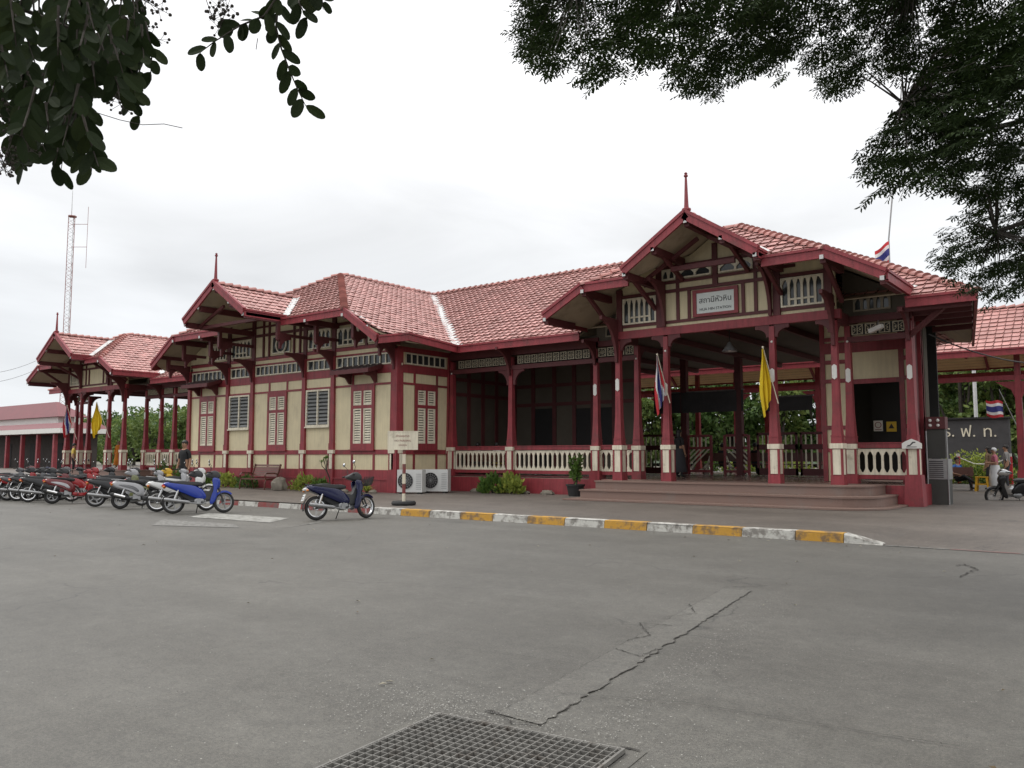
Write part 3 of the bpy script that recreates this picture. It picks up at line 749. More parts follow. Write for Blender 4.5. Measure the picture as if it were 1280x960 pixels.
flashing([((BC + s * 5.9, 20.16, bz(5.9)), (BC + s * 7.55, 20.16, bz(7.55))) for s in (-1, 1)], .24, lift=.0)

# ---- booking block walls
F1 = Face((0, 21.6), (1, 0), (0, -1))                 # front, a = world X
F2 = Face((-22.15, 0), (0, 1), (1, 0))                # right side, a = world Y
F3 = Face((-36.05, 0), (0, -1), (-1, 0))              # left side
PL = [-36.05, -32.9, -31.05, -27.5, -25.7, -22.2]
def wall_slab(f, a0, a1, z0, z1, d0=-.15, d1=0, m='cream', top=None):
    mb = MB()
    if top: f.poly(mb, [(a0, z0), (a1, z0)] + top, d0, d1)
    else: f.box(mb, a0, a1, z0, z1, d0, d1)
    return mb.build('wall', m, st)
def outline(cx, h0, side_z, clip_z, dorm, dz, cut=.16):
    H = [h0 * k / 24 for k in range(24, -1, -1)]
    z = lambda h: max(dorm - dz * h, min(clip_z, side_z(h))) - cut
    R_ = [(cx + h, z(h)) for h in H]; L_ = [(cx - h, z(h)) for h in H[::-1][1:]]
    return R_ + L_
wall_slab(F1, -36.05, -22.15, .15, 0, top=outline(BC, 6.95, bz, bz(5.8) + .623 * 1.6, 8.3, .634))
wall_slab(F2, 21.6, 24.6, .15, 5.6); wall_slab(F3, -24.6, -21.6, .15, 5.6)
def timbers(f, lst, name='timber_frame', m='red', d0=0., d1=.032):
    mb = MB()
    for a0, a1, z0, z1 in lst: f.box(mb, a0, a1, z0, z1, d0, d1)
    return mb.build(name, m, st)
def plinth(f, a0, a1):
    mb = MB(); f.box(mb, a0, a1, .15, .60, 0, .10); f.box(mb, a0, a1, .60, .66, 0, .13); f.box(mb, a0, a1, .66, .98, 0, .06)
    return mb.build('plinth', 'red', st)
plinth(F1, -36.1, -22.05); plinth(F2, 21.5, 24.6); plinth(F3, -24.6, -21.6)
hb = [(-36.0, -22.2, 1.56, 1.74), (-36.0, -22.2, 4.18, 4.26), (-36.0, -22.2, 4.62, 4.93), (-36.0, -22.2, 5.40, 5.47), (-36.0, -22.2, 5.62, 5.74)]
timbers(F1, hb)
vb = []
bays = list(zip(PL[:-1], PL[1:]))
for k, (a, b) in enumerate(bays):
    c = (a + b) / 2
    if k in (0, 2, 4):
        w = 1.22; vb += [(c - w / 2 - .05, c - w / 2 + .05, .98, 1.56), (c + w / 2 - .05, c + w / 2 + .05, .98, 1.56), (c - w / 2 - .05, c - w / 2 + .05, 4.26, 4.62), (c + w / 2 - .05, c + w / 2 + .05, 4.26, 4.62)]
timbers(F1, vb, d1=.030)
def pilaster(f, a, z1=5.45, w=.30, d=.10):
    mb = MB(); h = w / 2
    f.box(mb, a - h - .02, a + h + .02, .15, .98, 0, d + .05)
    f.box(mb, a - h + .03, a + h - .03, .98, 1.60, 0, d)
    f.box(mb, a - h + .06, a + h - .06, 1.0, 1.58, d, d + .022, 1)
    for e in (-1, 1): f.box(mb, min(a + e * h, a + e * (h - .045)), max(a + e * h, a + e * (h - .045)), .98, 1.60, d, d + .03)
    f.box(mb, a - h - .02, a + h + .02, 1.60, 1.74, 0, d + .04, 1)
    f.box(mb, a - h + .01, a + h - .01, 1.74, 2.0, 0, d + .02)
    f.poly(mb, [(a - h + .02, 2.0), (a + h - .02, 2.0), (a + h - .06, z1), (a - h + .06, z1)], 0, d)
    f.poly(mb, [(a - .03, z1 - .55), (a, z1 - .58), (a + .03, z1 - .55), (a + .03, z1 - .51), (a, z1 - .48), (a - .03, z1 - .51)], d, d + .03, 1)
    return mb.build('pilaster', ['red', 'pale'], st)
for a in PL[1:-1]: pilaster(F1, a)
pilaster(F1, -36.0); pilaster(F1, -22.28); pilaster(F2, 21.73); pilaster(F2, 24.45); pilaster(F3, -21.75)
for k, (a, b) in enumerate(bays):
    c = (a + b) / 2
    if k in (0, 2, 4): shutter_window(F1, c, 1.3)
    else: louvre_window(F1, a + .17, b - .17, 2.68, 4.17)
    transom(F1, a + .22, b - .22)
shutter_window(F2, 23.12, 1.24); transom(F2, 22.0, 24.2)
timbers(F2, [(21.6, 24.6, 1.56, 1.74), (21.6, 24.6, 4.18, 4.26), (21.6, 24.6, 4.62, 4.93), (21.6, 24.6, 5.40, 5.6)])
timbers(F2, [(22.46, 22.56, .98, 1.56), (23.7, 23.8, .98, 1.56), (22.46, 22.56, 4.26, 4.62), (23.7, 23.8, 4.26, 4.62)], d1=.03)
mb = MB(); mb.box(-22.32, -21.985, 21.435, 21.77, .155, .992); mb.box(-22.29, -22.03, 21.478, 21.77, .992, 5.49); mb.build('corner_post', 'red', st)
# tiled hoods over the end windows
def hood(f, c, w, z, d=.75):
    mb = MB(); a0, a1 = c - w / 2, c + w / 2
    P = [f.p(a0, z + .22, .02), f.p(a1, z + .22, .02), f.p(a1 + .05, z, d), f.p(a0 - .05, z, d)]
    mb.hexa([p - UP * .05 for p in P[::-1]] + [p for p in P[::-1]])
    mb.hexa([p + UP * (.0 + .02) for p in P[::-1]] + [p + UP * .05 for p in P[::-1]], 1)
    for k in range(int(w / .3) + 1):
        a = a0 + w * k / int(w / .3)
        mb.beam(f.p(a, z + .29, .05), f.p(a, z + .07, d - .02), .05, .05, 1)
    mb.beam(f.p(a0 - .08, z - .02, d + .02), f.p(a1 + .08, z - .02, d + .02), .05, .16)
    for e, aa in ((-1, a0), (1, a1)): mb.beam(f.p(aa + e * .05, z + .19, .05), f.p(aa + e * .08, z - .02, d), .05, .15)
    o = mb.build('window_hood', ['dred', 'hoodt'], st)
    for e in (-1, 1):
        b = MB(); aa = c + e * (w / 2 - .28)
        b.prism([f.p(aa - .04, z + .12, .03), f.p(aa - .04, z - .06, d - .06), f.p(aa - .04, z - .16, d - .1), f.p(aa - .04, z - .20, .32), f.p(aa - .04, z - .42, .12), f.p(aa - .04, z - .42, .03)], f.u * .08)
        b.build('hood_bracket', 'dred', o)
M['hoodt'] = mat('old_dark_tiles', (.10, .07, .07), .6, .25, 6)
hood(F1, (PL[4] + PL[5]) / 2, 2.0, 4.70); hood(F1, (PL[0] + PL[1]) / 2, 2.0, 4.70)
# upper gable timbers and windows of the block
timbers(F1, [(-36.0, -22.2, 5.74, 5.78)], m='dred', d1=.036)
vg = []
for a in PL[1:-1]: vg.append((a - .11, a + .11, 5.47, bz(abs(a - BC)) - .3 if abs(a - BC) > 3 else 7.6))
for a in (-30.35, -29.95, -28.25, -27.85): vg.append((a - .045, a + .045, 5.74, 7.5))
vg += [(-36 + 1.55, -36 + 1.66, 5.74, bz(5.4) - .3), (-22.2 - 1.66, -22.2 - 1.55, 5.74, bz(5.4) - .3)]
mb = MB()
for q in vg: F1.box(mb, *q, .0, .07)
for z0, z1, h in ((6.66, 6.78, 5.6), (7.05, 7.13, 3.6), (7.38, 7.46, 2.6)): F1.box(mb, BC - h, BC + h, z0, z1, 0, .05)
mb.build('gable_frame', 'dred', st)
rw = MB(); cx = BC; cz = 6.22
F1.box(rw, cx - .62, cx - .57, 5.84, 6.6, .03, .075); F1.box(rw, cx + .57, cx + .62, 5.84, 6.6, .03, .075); F1.box(rw, cx - .57, cx + .57, 6.55, 6.6, .03, .075); F1.box(rw, cx - .57, cx + .57, 5.84, 5.89, .03, .075)
for k in range(20):
    a, b = 2 * math.pi * k / 20, 2 * math.pi * (k + 1) / 20; r0, r1 = .31, .37
    F1.poly(rw, [(cx + r0 * math.cos(a), cz + r0 * math.sin(a)), (cx + r1 * math.cos(a), cz + r1 * math.sin(a)), (cx + r1 * math.cos(b), cz + r1 * math.sin(b)), (cx + r0 * math.cos(b), cz + r0 * math.sin(b))], .03, .08)
o = rw.build('round_window', 'pale', st); g = MB(); F1.box(g, cx - .60, cx + .60, 5.86, 6.58, .004, .02); g.build('pane', 'glass', o)
for a, b in ((PL[1], PL[2]), (PL[3], PL[4])): lattice_window(F1, a + .2, b - .2, 5.84, 6.62, 5)
lattice_window(F1, PL[0] + 1.75, PL[1] - .2, 5.84, 6.55, 5); lattice_window(F1, PL[4] + .2, PL[5] - 1.75, 5.84, 6.55, 5)
lattice_window(F1, -22.2 - 1.5, -22.2 - .75, 5.84, 6.1, 3, low=False)
for a in PL: 
    for e in ((0, -1),): bracket(a, 21.6 - .06, 5.66, 0, -1, 1.0, .95)
# raking struts up to the overhanging purlins
def strut(p, q, w=.10): 
    mb = MB(); mb.beam(p, q, w, w * 1.2); return mb.build('strut', 'dred', st)
for s in (-1, 1):
    for h, z0, z1, y in ((2.0, 6.1, 6.75, 19.9), (3.6, 5.9, 6.55, 20.5), (5.75, 5.9, 6.55, 20.5), (7.05, 5.5, 6.0, 20.5)):
        mb = MB(); mb.frust(BC + s * h, y, z0, z1, .07, .07); mb.lathe([(0, z0 - .12), (.05, z0 - .08), (.085, z0 - .02), (.085, z0), (0, z0)], (BC + s * h, y, 0), 8); mb.build('drop_post', 'dred', st)
        mb = MB(); mb.box(BC + s * h - .05, BC + s * h + .05, y, 21.6, z0 + .12, z0 + .24); mb.build('tie_beam', 'dred', st)
        bracket(BC + s * h, y + .06, z0 + .12, 0, 1, .55, .5)
    strut((BC + s * 2.0, 18.9, 6.78), (BC + s * .2, 18.9, 7.5), .09)
mb = MB(); mb.box(BC - 2.0, BC + 2.0, 18.95, 19.07, 6.72, 6.84); mb.build('tie_beam', 'dred', st)

M['fretd'] = mat('dull_lattice', (.24, .21, .16), .65, .12, 4)
# ---- porch and hall fronts
def porch(cx, W, detail=True):
    Fp = Face((cx, 23.15), (1, 0), (0, -1))
    AX = [-3.38, -1.67, 1.69, 3.41] 
    for k, a in enumerate(AX): col_(cx + a, 23.15, plaque=(3.78 if k != 1 else 3.55) if detail or k else None)
    # tie beam, cream strip, gable wall
    mb = MB(); Fp.box(mb, -3.6, 3.6, 5.25, 5.50, -.10, .07); mb.build('tie_beam', 'red', st)
    mb = MB(); h0 = 3.46; pz_ = lambda h: 6.8 + (3.71 - h) * .54
    Fp.poly(mb, [(-h0, 5.5), (h0, 5.5)] + outline(0, h0, pz_, 6.8 + .606 * 1.65, 8.34, .654), -.12, 0); mb.build('gable_wall', 'cream', st)
    mb = MB()
    Fp.box(mb, -3.46, 3.46, 5.60, 5.69, 0, .04)
    for a in (-3.3, -1.86, 1.86, 3.3): Fp.box(mb, a - .10, a + .10, 5.5, 7.6 if abs(a) < 2 else 6.85, 0, .09)
    for a in (-1.24, -.86, .86, 1.24): Fp.box(mb, a - .05, a + .05, 5.69, 6.62 if abs(a) < 1 else 7.5, 0, .05)
    for a in (-.0,): Fp.box(mb, a - .08, a + .08, 6.62, 7.9, 0, .07)
    for z0, z1, h in ((6.56, 6.66, 3.3), (6.84, 6.93, 2.4), (7.33, 7.42, 1.9)): Fp.box(mb, -h, h, z0, z1, 0, .06)
    mb.build('gable_frame', 'dred', st)
    for s in (-1, 1):
        l, r_ = sorted((s * 1.98, s * 3.18)); lattice_window(Fp, l, r_, 5.70, 6.54, 6)
        l, r_ = sorted((s * .12, s * 1.18)); lattice_window(Fp, l, r_, 6.96, 7.30, 2, low=False)
        l, r_ = sorted((s * 1.3, s * 1.78)); lattice_window(Fp, l, r_, 6.96, 7.30, 2, low=False)
    for a in AX:
        for dx in (-1, 1):
            if -3.4 < a + dx * .4 < 3.5: bracket(cx + a + dx * .07, 23.15, 5.25, dx, 0, .42, .36)
        bracket(cx + a, 23.07, 5.9 if abs(a) > 2 else 6.9, 0, -1, 1.0, 1.4)
        bracket(cx + a, 23.25, 5.25, 0, 1, .55, .55)
    for s in (-1, 1):
        strut((cx + s * 2.0, 23.1, 6.1), (cx + s * 2.0, 21.6, 6.85)); strut((cx + s * 3.66, 23.1, 5.7), (cx + s * 3.66, 21.7, 6.55))
        strut((cx + s * 1.95, 22.3, 6.84), (cx + s * .15, 22.3, 7.9), .09)
        strut((cx + s * 1.05, 23.1, 6.9), (cx + s * 1.05, 21.7, 7.45))
        # side wings: wall-line columns and the beam between porch and hall
        for a in (3.41, 5.02): col_(cx + s * a, 24.42, plaque=3.78 if a > 4 or s > 0 else None)
        mb = MB(); xx = cx + s * 3.4; mb.box(xx - .08, xx + .08, 23.25, 24.3, 5.18, 5.5); mb.build('tie_beam', 'dred', st)
        Fw = Face((cx, 24.42), (1, 0), (0, -1)); l, r_ = sorted((s * 3.58, s * 4.86)); balustrade(Fw, l, r_)
        mb = MB(); Fw.box(mb, min(s * 3.4, s * 5.1), max(s * 3.4, s * 5.1), 4.72, 4.88, -.08, .08); Fw.box(mb, min(s * 3.4, s * 5.1), max(s * 3.4, s * 5.1), 5.27, 5.46, -.08, .08)
        mb.build('tie_beam', 'dred', st)
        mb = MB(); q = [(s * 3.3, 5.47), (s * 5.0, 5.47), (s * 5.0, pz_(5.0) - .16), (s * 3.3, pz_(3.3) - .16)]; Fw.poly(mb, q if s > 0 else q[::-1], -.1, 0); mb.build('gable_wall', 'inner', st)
        lattice_window(Fw, min(s * 3.6, s * 4.6), max(s * 3.6, s * 4.6), 5.58, 6.02, 5, low=False, m='fretd')
        fretwork(Fw, min(s * 3.5, s * 4.95), max(s * 3.5, s * 4.95), 4.93, 5.22)
        bracket(cx + s * 5.02, 24.35, 5.45, 0, -1, .8, .8); bracket(cx + s * 3.41, 24.5, 5.2, 0, 1, .6, .6)
    mb = MB(); Fp.box(mb, -1.0, 1.0, 7.0, 7.14, .85, .95); mb.build('collar_beam', 'dred', st)
    # steps: three rounded treads
    for k, (h, wx, dp) in enumerate(((.05, 5.2, 1.85), (.315, 4.95, 1.30), (FZ - .15, 4.65, .72))):
        mb = MB(); pts = []; rr_ = (1.25, .95, .7)[k]
        x1 = cx + wx - .35; y0 = 23.15 - dp
        x0 = cx - (4.3, 4.05, 3.85)[k]
        pts = [(x0, 24.3), (x0, y0)]
        for j in range(9):
            t = math.pi / 2 * j / 8; pts.append((x1 - rr_ + rr_ * math.sin(t), y0 + rr_ * (1 - math.cos(t))))
        pts.append((x1, 24.3)); zt = .15 + h
        zb = .15 + (0, .05, .315)[k]
        mb.prism([(x, y, zb + (.0 if k == 0 else .002)) for x, y in pts], (0, 0, zt - zb - .045))
        mb.prism([(x + (.03 if x > cx else -.03), y - .03, zt - .043) for x, y in pts], (0, 0, .043), 0)
        mb.build('entrance_step', 'step', st)
porch(PC, 5.1)
porch(LC, 5.1, False)
# floor and the red base walls
mb = MB(); mb.box(-22.1, -5.25, 24.30, 27.2, .16, FZ - .01); mb.box(-22.1, -7.4, 27.2, 37.5, .16, FZ - .01); mb.box(PC - 3.8, PC + 3.6, 22.75, 24.30, .16, FZ - .012); mb.build('floor', 'floor', st)
mb = MB(); mb.box(-53.8, -36.1, 24.30, 37.5, .16, FZ - .01); mb.box(LC - 3.8, LC + 3.6, 22.75, 24.30, .16, FZ - .012); mb.build('floor', 'floor', st)
Fh = Face((0, 24.42), (1, 0), (0, -1))
mb = MB()
for a0, a1 in ((-22.1, -14.3), (-6.55, -5.05), (-43.4, -36.1), (-53.8, -52.7)): Fh.box(mb, a0, a1, .15, .70, -.12, .14)
for x in (-18.95, -15.22, -5.18): mb.frust(x, 24.42, .15, .99, .24, .20)
mb.box(-5.2, -5.03, 24.3, 27, .15, .72)
mb.build('base_wall', 'red', st)
col_(-18.95, 24.42); col_(-21.9, 24.42)
bracket(-18.95, 24.32, 5.5, 0, -1, .85, 1.0); bracket(-18.85, 24.42, 4.75, 1, 0, .5, .6); bracket(-19.05, 24.42, 4.75, -1, 0, .5, .6)
for a0, a1 in ((-21.7, -19.13), (-18.77, -15.4)):
    balustrade(Fh, a0, a1); fretwork(Fh, a0 + .1, a1 - .05, 4.93, 5.22)
for x in (-42.2, -39.2): col_(x, 24.42)
for a0, a1 in ((-43.4, -42.4), (-42.0, -39.4), (-39.0, -36.2)): balustrade(Fh, a0, a1); fretwork(Fh, a0 + .05, a1 - .05, 4.93, 5.22)
mb = MB()
for a0, a1 in ((-22.0, -15.1), (-43.6, -36.1)):
    Fh.box(mb, a0, a1, 4.72, 4.88, -.08, .08); Fh.box(mb, a0, a1, 5.27, 5.60, -.08, .08); Fh.box(mb, a0, a1, .74, .79, -.03, .03)
mb.build('tie_beam', 'dred', st)
# ceilings
mb = MB(); mb.box(-22.1, -5.1, 24.5, 28.0, 5.62, 5.70); mb.box(-22.1, -7.3, 28.0, 36.4, 5.62, 5.70); mb.box(PC - 3.3, PC + 3.3, 23.3, 24.5, 5.62, 5.70)
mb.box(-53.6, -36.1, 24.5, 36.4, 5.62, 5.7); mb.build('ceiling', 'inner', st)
mb = MB()
for x in range(-53, -5, 2):
    if -36.5 < x < -22: continue
    mb.box(x - .07, x + .07, 24.6, 36.3 if x < -8 else 28, 5.42, 5.6)
mb.build('ceiling_beam', 'dred', st)
# inner walls of the hall: ticket office left, room on the right
Fi = Face((0, 28.6), (1, 0), (0, -1))
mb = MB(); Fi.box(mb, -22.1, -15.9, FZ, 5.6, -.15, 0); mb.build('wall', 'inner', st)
mb = MB()
for a in (-22, -21.0, -19.9, -18.9, -18.0, -17.0, -15.98): Fi.box(mb, a - .09, a + .09, FZ, 5.6, 0, .05)
for z in (1.55, 3.6, 4.4): Fi.box(mb, -22.1, -15.9, z, z + .14, 0, .045)
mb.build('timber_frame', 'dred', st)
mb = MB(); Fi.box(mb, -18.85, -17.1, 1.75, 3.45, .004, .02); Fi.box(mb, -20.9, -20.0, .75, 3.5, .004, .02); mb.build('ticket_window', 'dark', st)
for k in range(2):
    mb = MB(); Fi.box(mb, -21.5 + k * .0, -21.1, 1.8, 3.5, .004, .03); 
mb.build('door_panel', 'inner', st)
Fr = Face((0, 26.0), (1, 0), (0, -1))
mb = MB(); Fr.box(mb, -8.05, -7.25, FZ, 5.6, -.12, 0); Fr.box(mb, -5.75, -5.2, FZ, 5.6, -.12, 0); Fr.box(mb, -7.25, -5.75, 3.72, 5.6, -.12, 0); mb.box(-8.05, -7.93, 26.12, 30, FZ, 5.6); mb.build('wall', 'cream', st)
mb = MB()
for a in (-8.0, -7.25, -5.75, -5.28): Fr.box(mb, a - .07, a + .07, FZ, 5.6, 0, .045)
for z in (1.62, 2.3, 3.72, 4.3, 5.0): Fr.box(mb, -8.05, -7.25, z, z + .12, 0, .04); Fr.box(mb, -5.75, -5.2, z, z + .12, 0, .04)
Fr.box(mb, -7.2, -5.8, 3.66, 3.80, 0, .05); Fr.box(mb, -8.05, -5.2, 4.62, 4.95, 0, .06)
mb.build('timber_frame', 'red', st)
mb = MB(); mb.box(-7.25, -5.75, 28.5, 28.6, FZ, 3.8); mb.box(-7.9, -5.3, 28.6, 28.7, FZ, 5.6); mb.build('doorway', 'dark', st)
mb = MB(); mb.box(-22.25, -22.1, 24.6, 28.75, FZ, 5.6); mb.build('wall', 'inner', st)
Fv = Face((-22.1, 0), (0, 1), (1, 0)); mb = MB()
for a in (24.7, 25.6, 26.5, 27.4, 28.45): Fv.box(mb, a - .09, a + .09, FZ, 5.6, 0, .05)
for z in (1.55, 3.9, 4.5): Fv.box(mb, 24.6, 28.6, z, z + .14, 0, .045)
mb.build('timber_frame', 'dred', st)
Fl = Face((0, 29.5), (1, 0), (0, -1)); mb = MB(); Fl.box(mb, -43.0, -36.1, FZ, 5.6, -.15, 0); mb.build('wall', 'cream', st)
mb = MB()
for a in (-42.9, -42.0, -41.1, -40.2, -39.3, -38.4, -37.5, -36.6): Fl.box(mb, a - .08, a + .08, FZ, 5.6, 0, .05)
for z in (1.55, 3.9, 4.5): Fl.box(mb, -43, -36.1, z, z + .14, 0, .045)
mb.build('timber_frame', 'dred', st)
# right flank: corner post, drain pipes, recess
mb = MB()
mb.box(-5.28, -5.12, 24.62, 24.80, .15, 5.5); mb.box(-5.33, -5.2, 26.0, 26.16, .15, 5.5); mb.build('corner_post', 'red', st)
mb = MB(); mb.box(-5.42, -5.30, 25.2, 27.2, .15, 5.5); mb.build('wall', 'dred', st)
for x, y in ((-5.24, 26.4), (-5.28, 26.75), (-5.30, 27.0)):
    mb = MB(); mb.tube([(x, y, .15), (x, y, 5.3)], .05, 8); mb.build('drain_pipe', 'inner', st)
# boarded eaves and outriggers at the right-hand corner
mb = MB()
for y in (23.75, 24.6, 25.6, 26.8, 28.2): mb.beam((-5.3, y, 5.42), (-3.5 - (y - 23.6) * .15, y, 5.42), .12, .16)
mb.build('outrigger', 'dred', st)
strut((-5.2, 24.4, 4.75), (-4.2, 23.9, 5.4))
# rear screen of the hall: pedestals, posts and diagonal gates in front of the platform
Fg = Face((0, 32.0), (1, 0), (0, -1))
mb = MB()
for a in (-15.6, -13.2, -9.4, -8.0): Fg.box(mb, a - .13, a + .13, FZ, 5.6, -.13, .13)
mb.build('rear_post', 'dred', st)
def gate(a0, a1, flip):
    mb = MB(); Fg.box(mb, a0, a0 + .1, FZ, 2.35, -.04, .04); Fg.box(mb, a1 - .1, a1, FZ, 2.35, -.04, .04)
    for z in (FZ + .1, 1.78, 2.28): Fg.box(mb, a0 + .1, a1 - .1, z, z + .1, -.04, .04)
    W = a1 - a0 - .2; x0 = a0 + .1
    for k in range(4):
        t0 = k / 4; p, q = (x0 + W * t0, 1.78), (x0, 1.78 - .9 * t0)
        for (p, q) in (((x0 + W * (k + 1) / 4.2, 1.78), (x0, 1.78 - .85 * (k + 1) / 4.2)), ((x0 + W, .93 + .8 * (k) / 4.2), (x0 + W * k / 4.2 + .04, .85))):
            if flip: p = (2 * x0 + W - p[0], p[1]); q = (2 * x0 + W - q[0], q[1])
            mb.beam(Fg.p(p[0], p[1], .0), Fg.p(q[0], q[1], .0), .05, .05, 1, up=(0, 1, 0))
    n = 5
    for k in range(1, n): a = x0 + W * k / n; Fg.box(mb, a - .02, a + .02, 1.88, 2.28, -.02, .03, 1)
    return mb.build('gate', ['red', 'pale'], st)
gate(-15.5, -14.4, False); gate(-13.9, -12.8, True)
mb = MB()
for a0, a1 in ((-12.5, -10.9), (-10.8, -9.5), (-9.3, -8.1), (-21, -15.9)):
    Fg.box(mb, a0, a1, 1.75, 1.95, -.03, .03); Fg.box(mb, a0, a1, 2.32, 2.42, -.03, .03); Fg.box(mb, a0, a1, .75, 1.02, -.03, .03); Fg.box(mb, a0, a0 + .08, .75, 2.4, -.03, .03); Fg.box(mb, a1 - .08, a1, .75, 2.4, -.03, .03)
    n = round((a1 - a0) / .22)
    for k in range(1, n):
        a = a0 + (a1 - a0) * k / n; Fg.box(mb, a - .025, a + .025, 1.02, 1.75, -.02, .02, 1); Fg.box(mb, a - .022, a + .022, 1.95, 2.32, -.02, .02, 1)
mb.build('fretwork_screen', ['dred', 'pale'], st)
def split_pieces(o, gap=.03):
    """pieces of one mesh that do not touch become parts of their own"""
    me = o.data; nv = len(me.vertices); par = list(range(nv))
    def find(a):
        while par[a] != a: par[a] = par[par[a]]; a = par[a]
        return a
    for e in me.edges:
        a, b = find(e.vertices[0]), find(e.vertices[1])
        if a != b: par[a] = b
    bb = {}
    for v in me.vertices:
        r = find(v.index); c = v.co
        if r in bb:
            q = bb[r]; bb[r] = (min(q[0], c.x), min(q[1], c.y), min(q[2], c.z), max(q[3], c.x), max(q[4], c.y), max(q[5], c.z))
        else: bb[r] = (c.x, c.y, c.z, c.x, c.y, c.z)
    ks = list(bb); g = {k: k for k in ks}
    def gf(a):
        while g[a] != a: a = g[a]
        return a
    for i in range(len(ks)):
        for j in range(i):
            p, q = bb[ks[i]], bb[ks[j]]
            if all(p[t] <= q[t + 3] + gap and q[t] <= p[t + 3] + gap for t in range(3)):
                a, b = gf(ks[i]), gf(ks[j])
                if a != b: g[a] = b
    roots = sorted({gf(k) for k in ks})
    if len(roots) < 2: return
    fs = {r: [] for r in roots}
    for p in me.polygons: fs[gf(find(p.vertices[0]))].append(p)
    for r in roots:
        m = MB(); idx = {}
        for p in fs[r]:
            f = []
            for v in p.vertices:
                if v not in idx: idx[v] = len(m.v); m.v.append(tuple(me.vertices[v].co))
                f.append(idx[v])
            m.f.append(tuple(f)); m.m.append(p.material_index)
        m.build(o.name.split('.')[0], list(me.materials), o.parent)
    bpy.data.objects.remove(o)
for o in list(st.children):
    if o.type == 'MESH' and not o.children and len(o.data.vertices) < 6000 and o.name.split('.')[0] not in ('lattice_window', 'balustrade', 'fretwork_panel', 'column', 'roof', 'pilaster', 'purlin'): split_pieces(o)
rebase(st, (-29.0, 24.4, .15))

# ------------------------------------------------------------------ signs and fittings on the station
M['board'] = mat('sign_white', (.66, .70, .68), .5, .04, 3); M['ink'] = mat('sign_ink', (.03, .028, .03), .6, .1, 5)
nb = thing('station_name_board', 'white name board lettered in Thai and English, framed in red high on the entrance gable', 'sign', (-10.2, 23.09, 5.72))
Fs = Face((0, 0), (1, 0), (0, -1))
mb = MB(); Fs.box(mb, -.60, .60, .07, .70, -.03, 0); mb.build('panel', 'board', nb)
mb = MB()
for q in ((-.72, .72, -.02, .068), (-.72, .72, .702, .80), (-.72, -.602, .068, .702), (.602, .72, .068, .702)): Fs.box(mb, *q, -.03, .035)
mb.build('frame', 'red', nb)
lettering('สถานีหัวหิน', .235, 'ink', face_mtx((0, -.004, .46), (1, 0), (0, -1)), nb)
lettering('HUA HIN STATION', .118, 'ink', face_mtx((0, -.004, .19), (1, 0), (0, -1)), nb)
def bell_lamp(x, y, z, zt, label):
    t = thing('pendant_lamp', label, 'lamp', (x, y, z), 'enamel pendant lamps under the porch ceilings')
    mb = MB(); mb.lathe([(.03, .30), (.07, .26), (.09, .20), (.20, .06), (.24, .0), (.225, .0), (.18, .06), (.07, .19)], n=16); shade_auto(mb.build('lamp_shade', 'metal', t))
    mb = MB(); mb.tube([(0, 0, .28), (0, 0, zt - z)], .012, 6); mb.build('rod', 'dark', t)
    mb = MB(); mb.ball((0, 0, .05), .06, 8); mb.build('bulb', 'white', t)
bell_lamp(-10.25, 24.2, 4.72, 5.62, 'grey enamel pendant lamp hanging behind the tie beam of the entrance porch')
bell_lamp(-48.6, 24.0, 4.72, 5.62, 'grey enamel pendant lamp hanging in the far left pavilion')
cv = thing('security_camera', 'white security camera bracketed under the eaves right of the entrance gable', 'camera', (-5.9, 24.2, 5.0))
mb = MB(); mb.beam((-.22, -.10, -.05), (.16, -.22, .06), .11, .11); mb.build('housing', 'white', cv)
mb = MB(); mb.tube([(.0, 0, .25), (0, -.12, .05)], .02, 6); mb.build('arm', 'metal', cv)
wb = thing('notice_plaque', 'small white house-shaped plaque standing on the corner post of the right balustrade', 'sign', (-5.18, 24.2, 1.70))
mb = MB(); Fs.poly(mb, [(-.24, 0), (.24, 0), (.24, .14), (.14, .2), (0, .26), (-.14, .2), (-.24, .14)], -.02, .02); mb.build('plate', 'white', wb)
mb = MB(); Fs.poly(mb, [(-.10, .06), (-.03, .07), (.05, .15), (.10, .15), (.10, .18), (.03, .18), (-.04, .10), (-.10, .09)], .021, .026); Fs.box(mb, -.13, .13, .035, .05, .021, .026); mb.build('lettering', 'ink', wb)
st_y = mat('yellow_sticker', (.65, .42, .03), .5, .05); M['sty'] = st_y
for nm, lab, x, z, w, h, m in (('door_sticker', 'yellow warning sticker in the dark doorway behind the right balustrade', -6.66, 2.28, .30, .32, 'sty'), ('door_sticker', 'white no-entry sticker in the dark doorway behind the right balustrade', -7.06, 2.30, .28, .34, 'white')):
    t = thing(nm, lab, 'sticker', (x, 28.45, z))
    mb = MB(); Fs.box(mb, -w / 2, w / 2, 0, h, 0, .01); mb.build('sheet', m, t)
    mb = MB()
    if m == 'sty': Fs.poly(mb, [(-.09, .10), (.09, .10), (.0, .26)], .011, .014)
    else:
        for k in range(16):
            a, b = 2 * math.pi * k / 16, 2 * math.pi * (k + 1) / 16
            Fs.poly(mb, [(.08 * math.cos(a), .2 + .08 * math.sin(a)), (.10 * math.cos(a), .2 + .10 * math.sin(a)), (.10 * math.cos(b), .2 + .10 * math.sin(b)), (.08 * math.cos(b), .2 + .08 * math.sin(b))], .011, .014)
        Fs.box(mb, -.1, .1, .04, .06, .011, .014)
    mb.build('symbol', 'ink' if m == 'sty' else 'red', t)
hb_ = thing('hanging_banner', 'dark grey banner hung across the back of the entrance hall', 'banner', (-15.0, 31.9, 3.05))
mb = MB(); n = 14
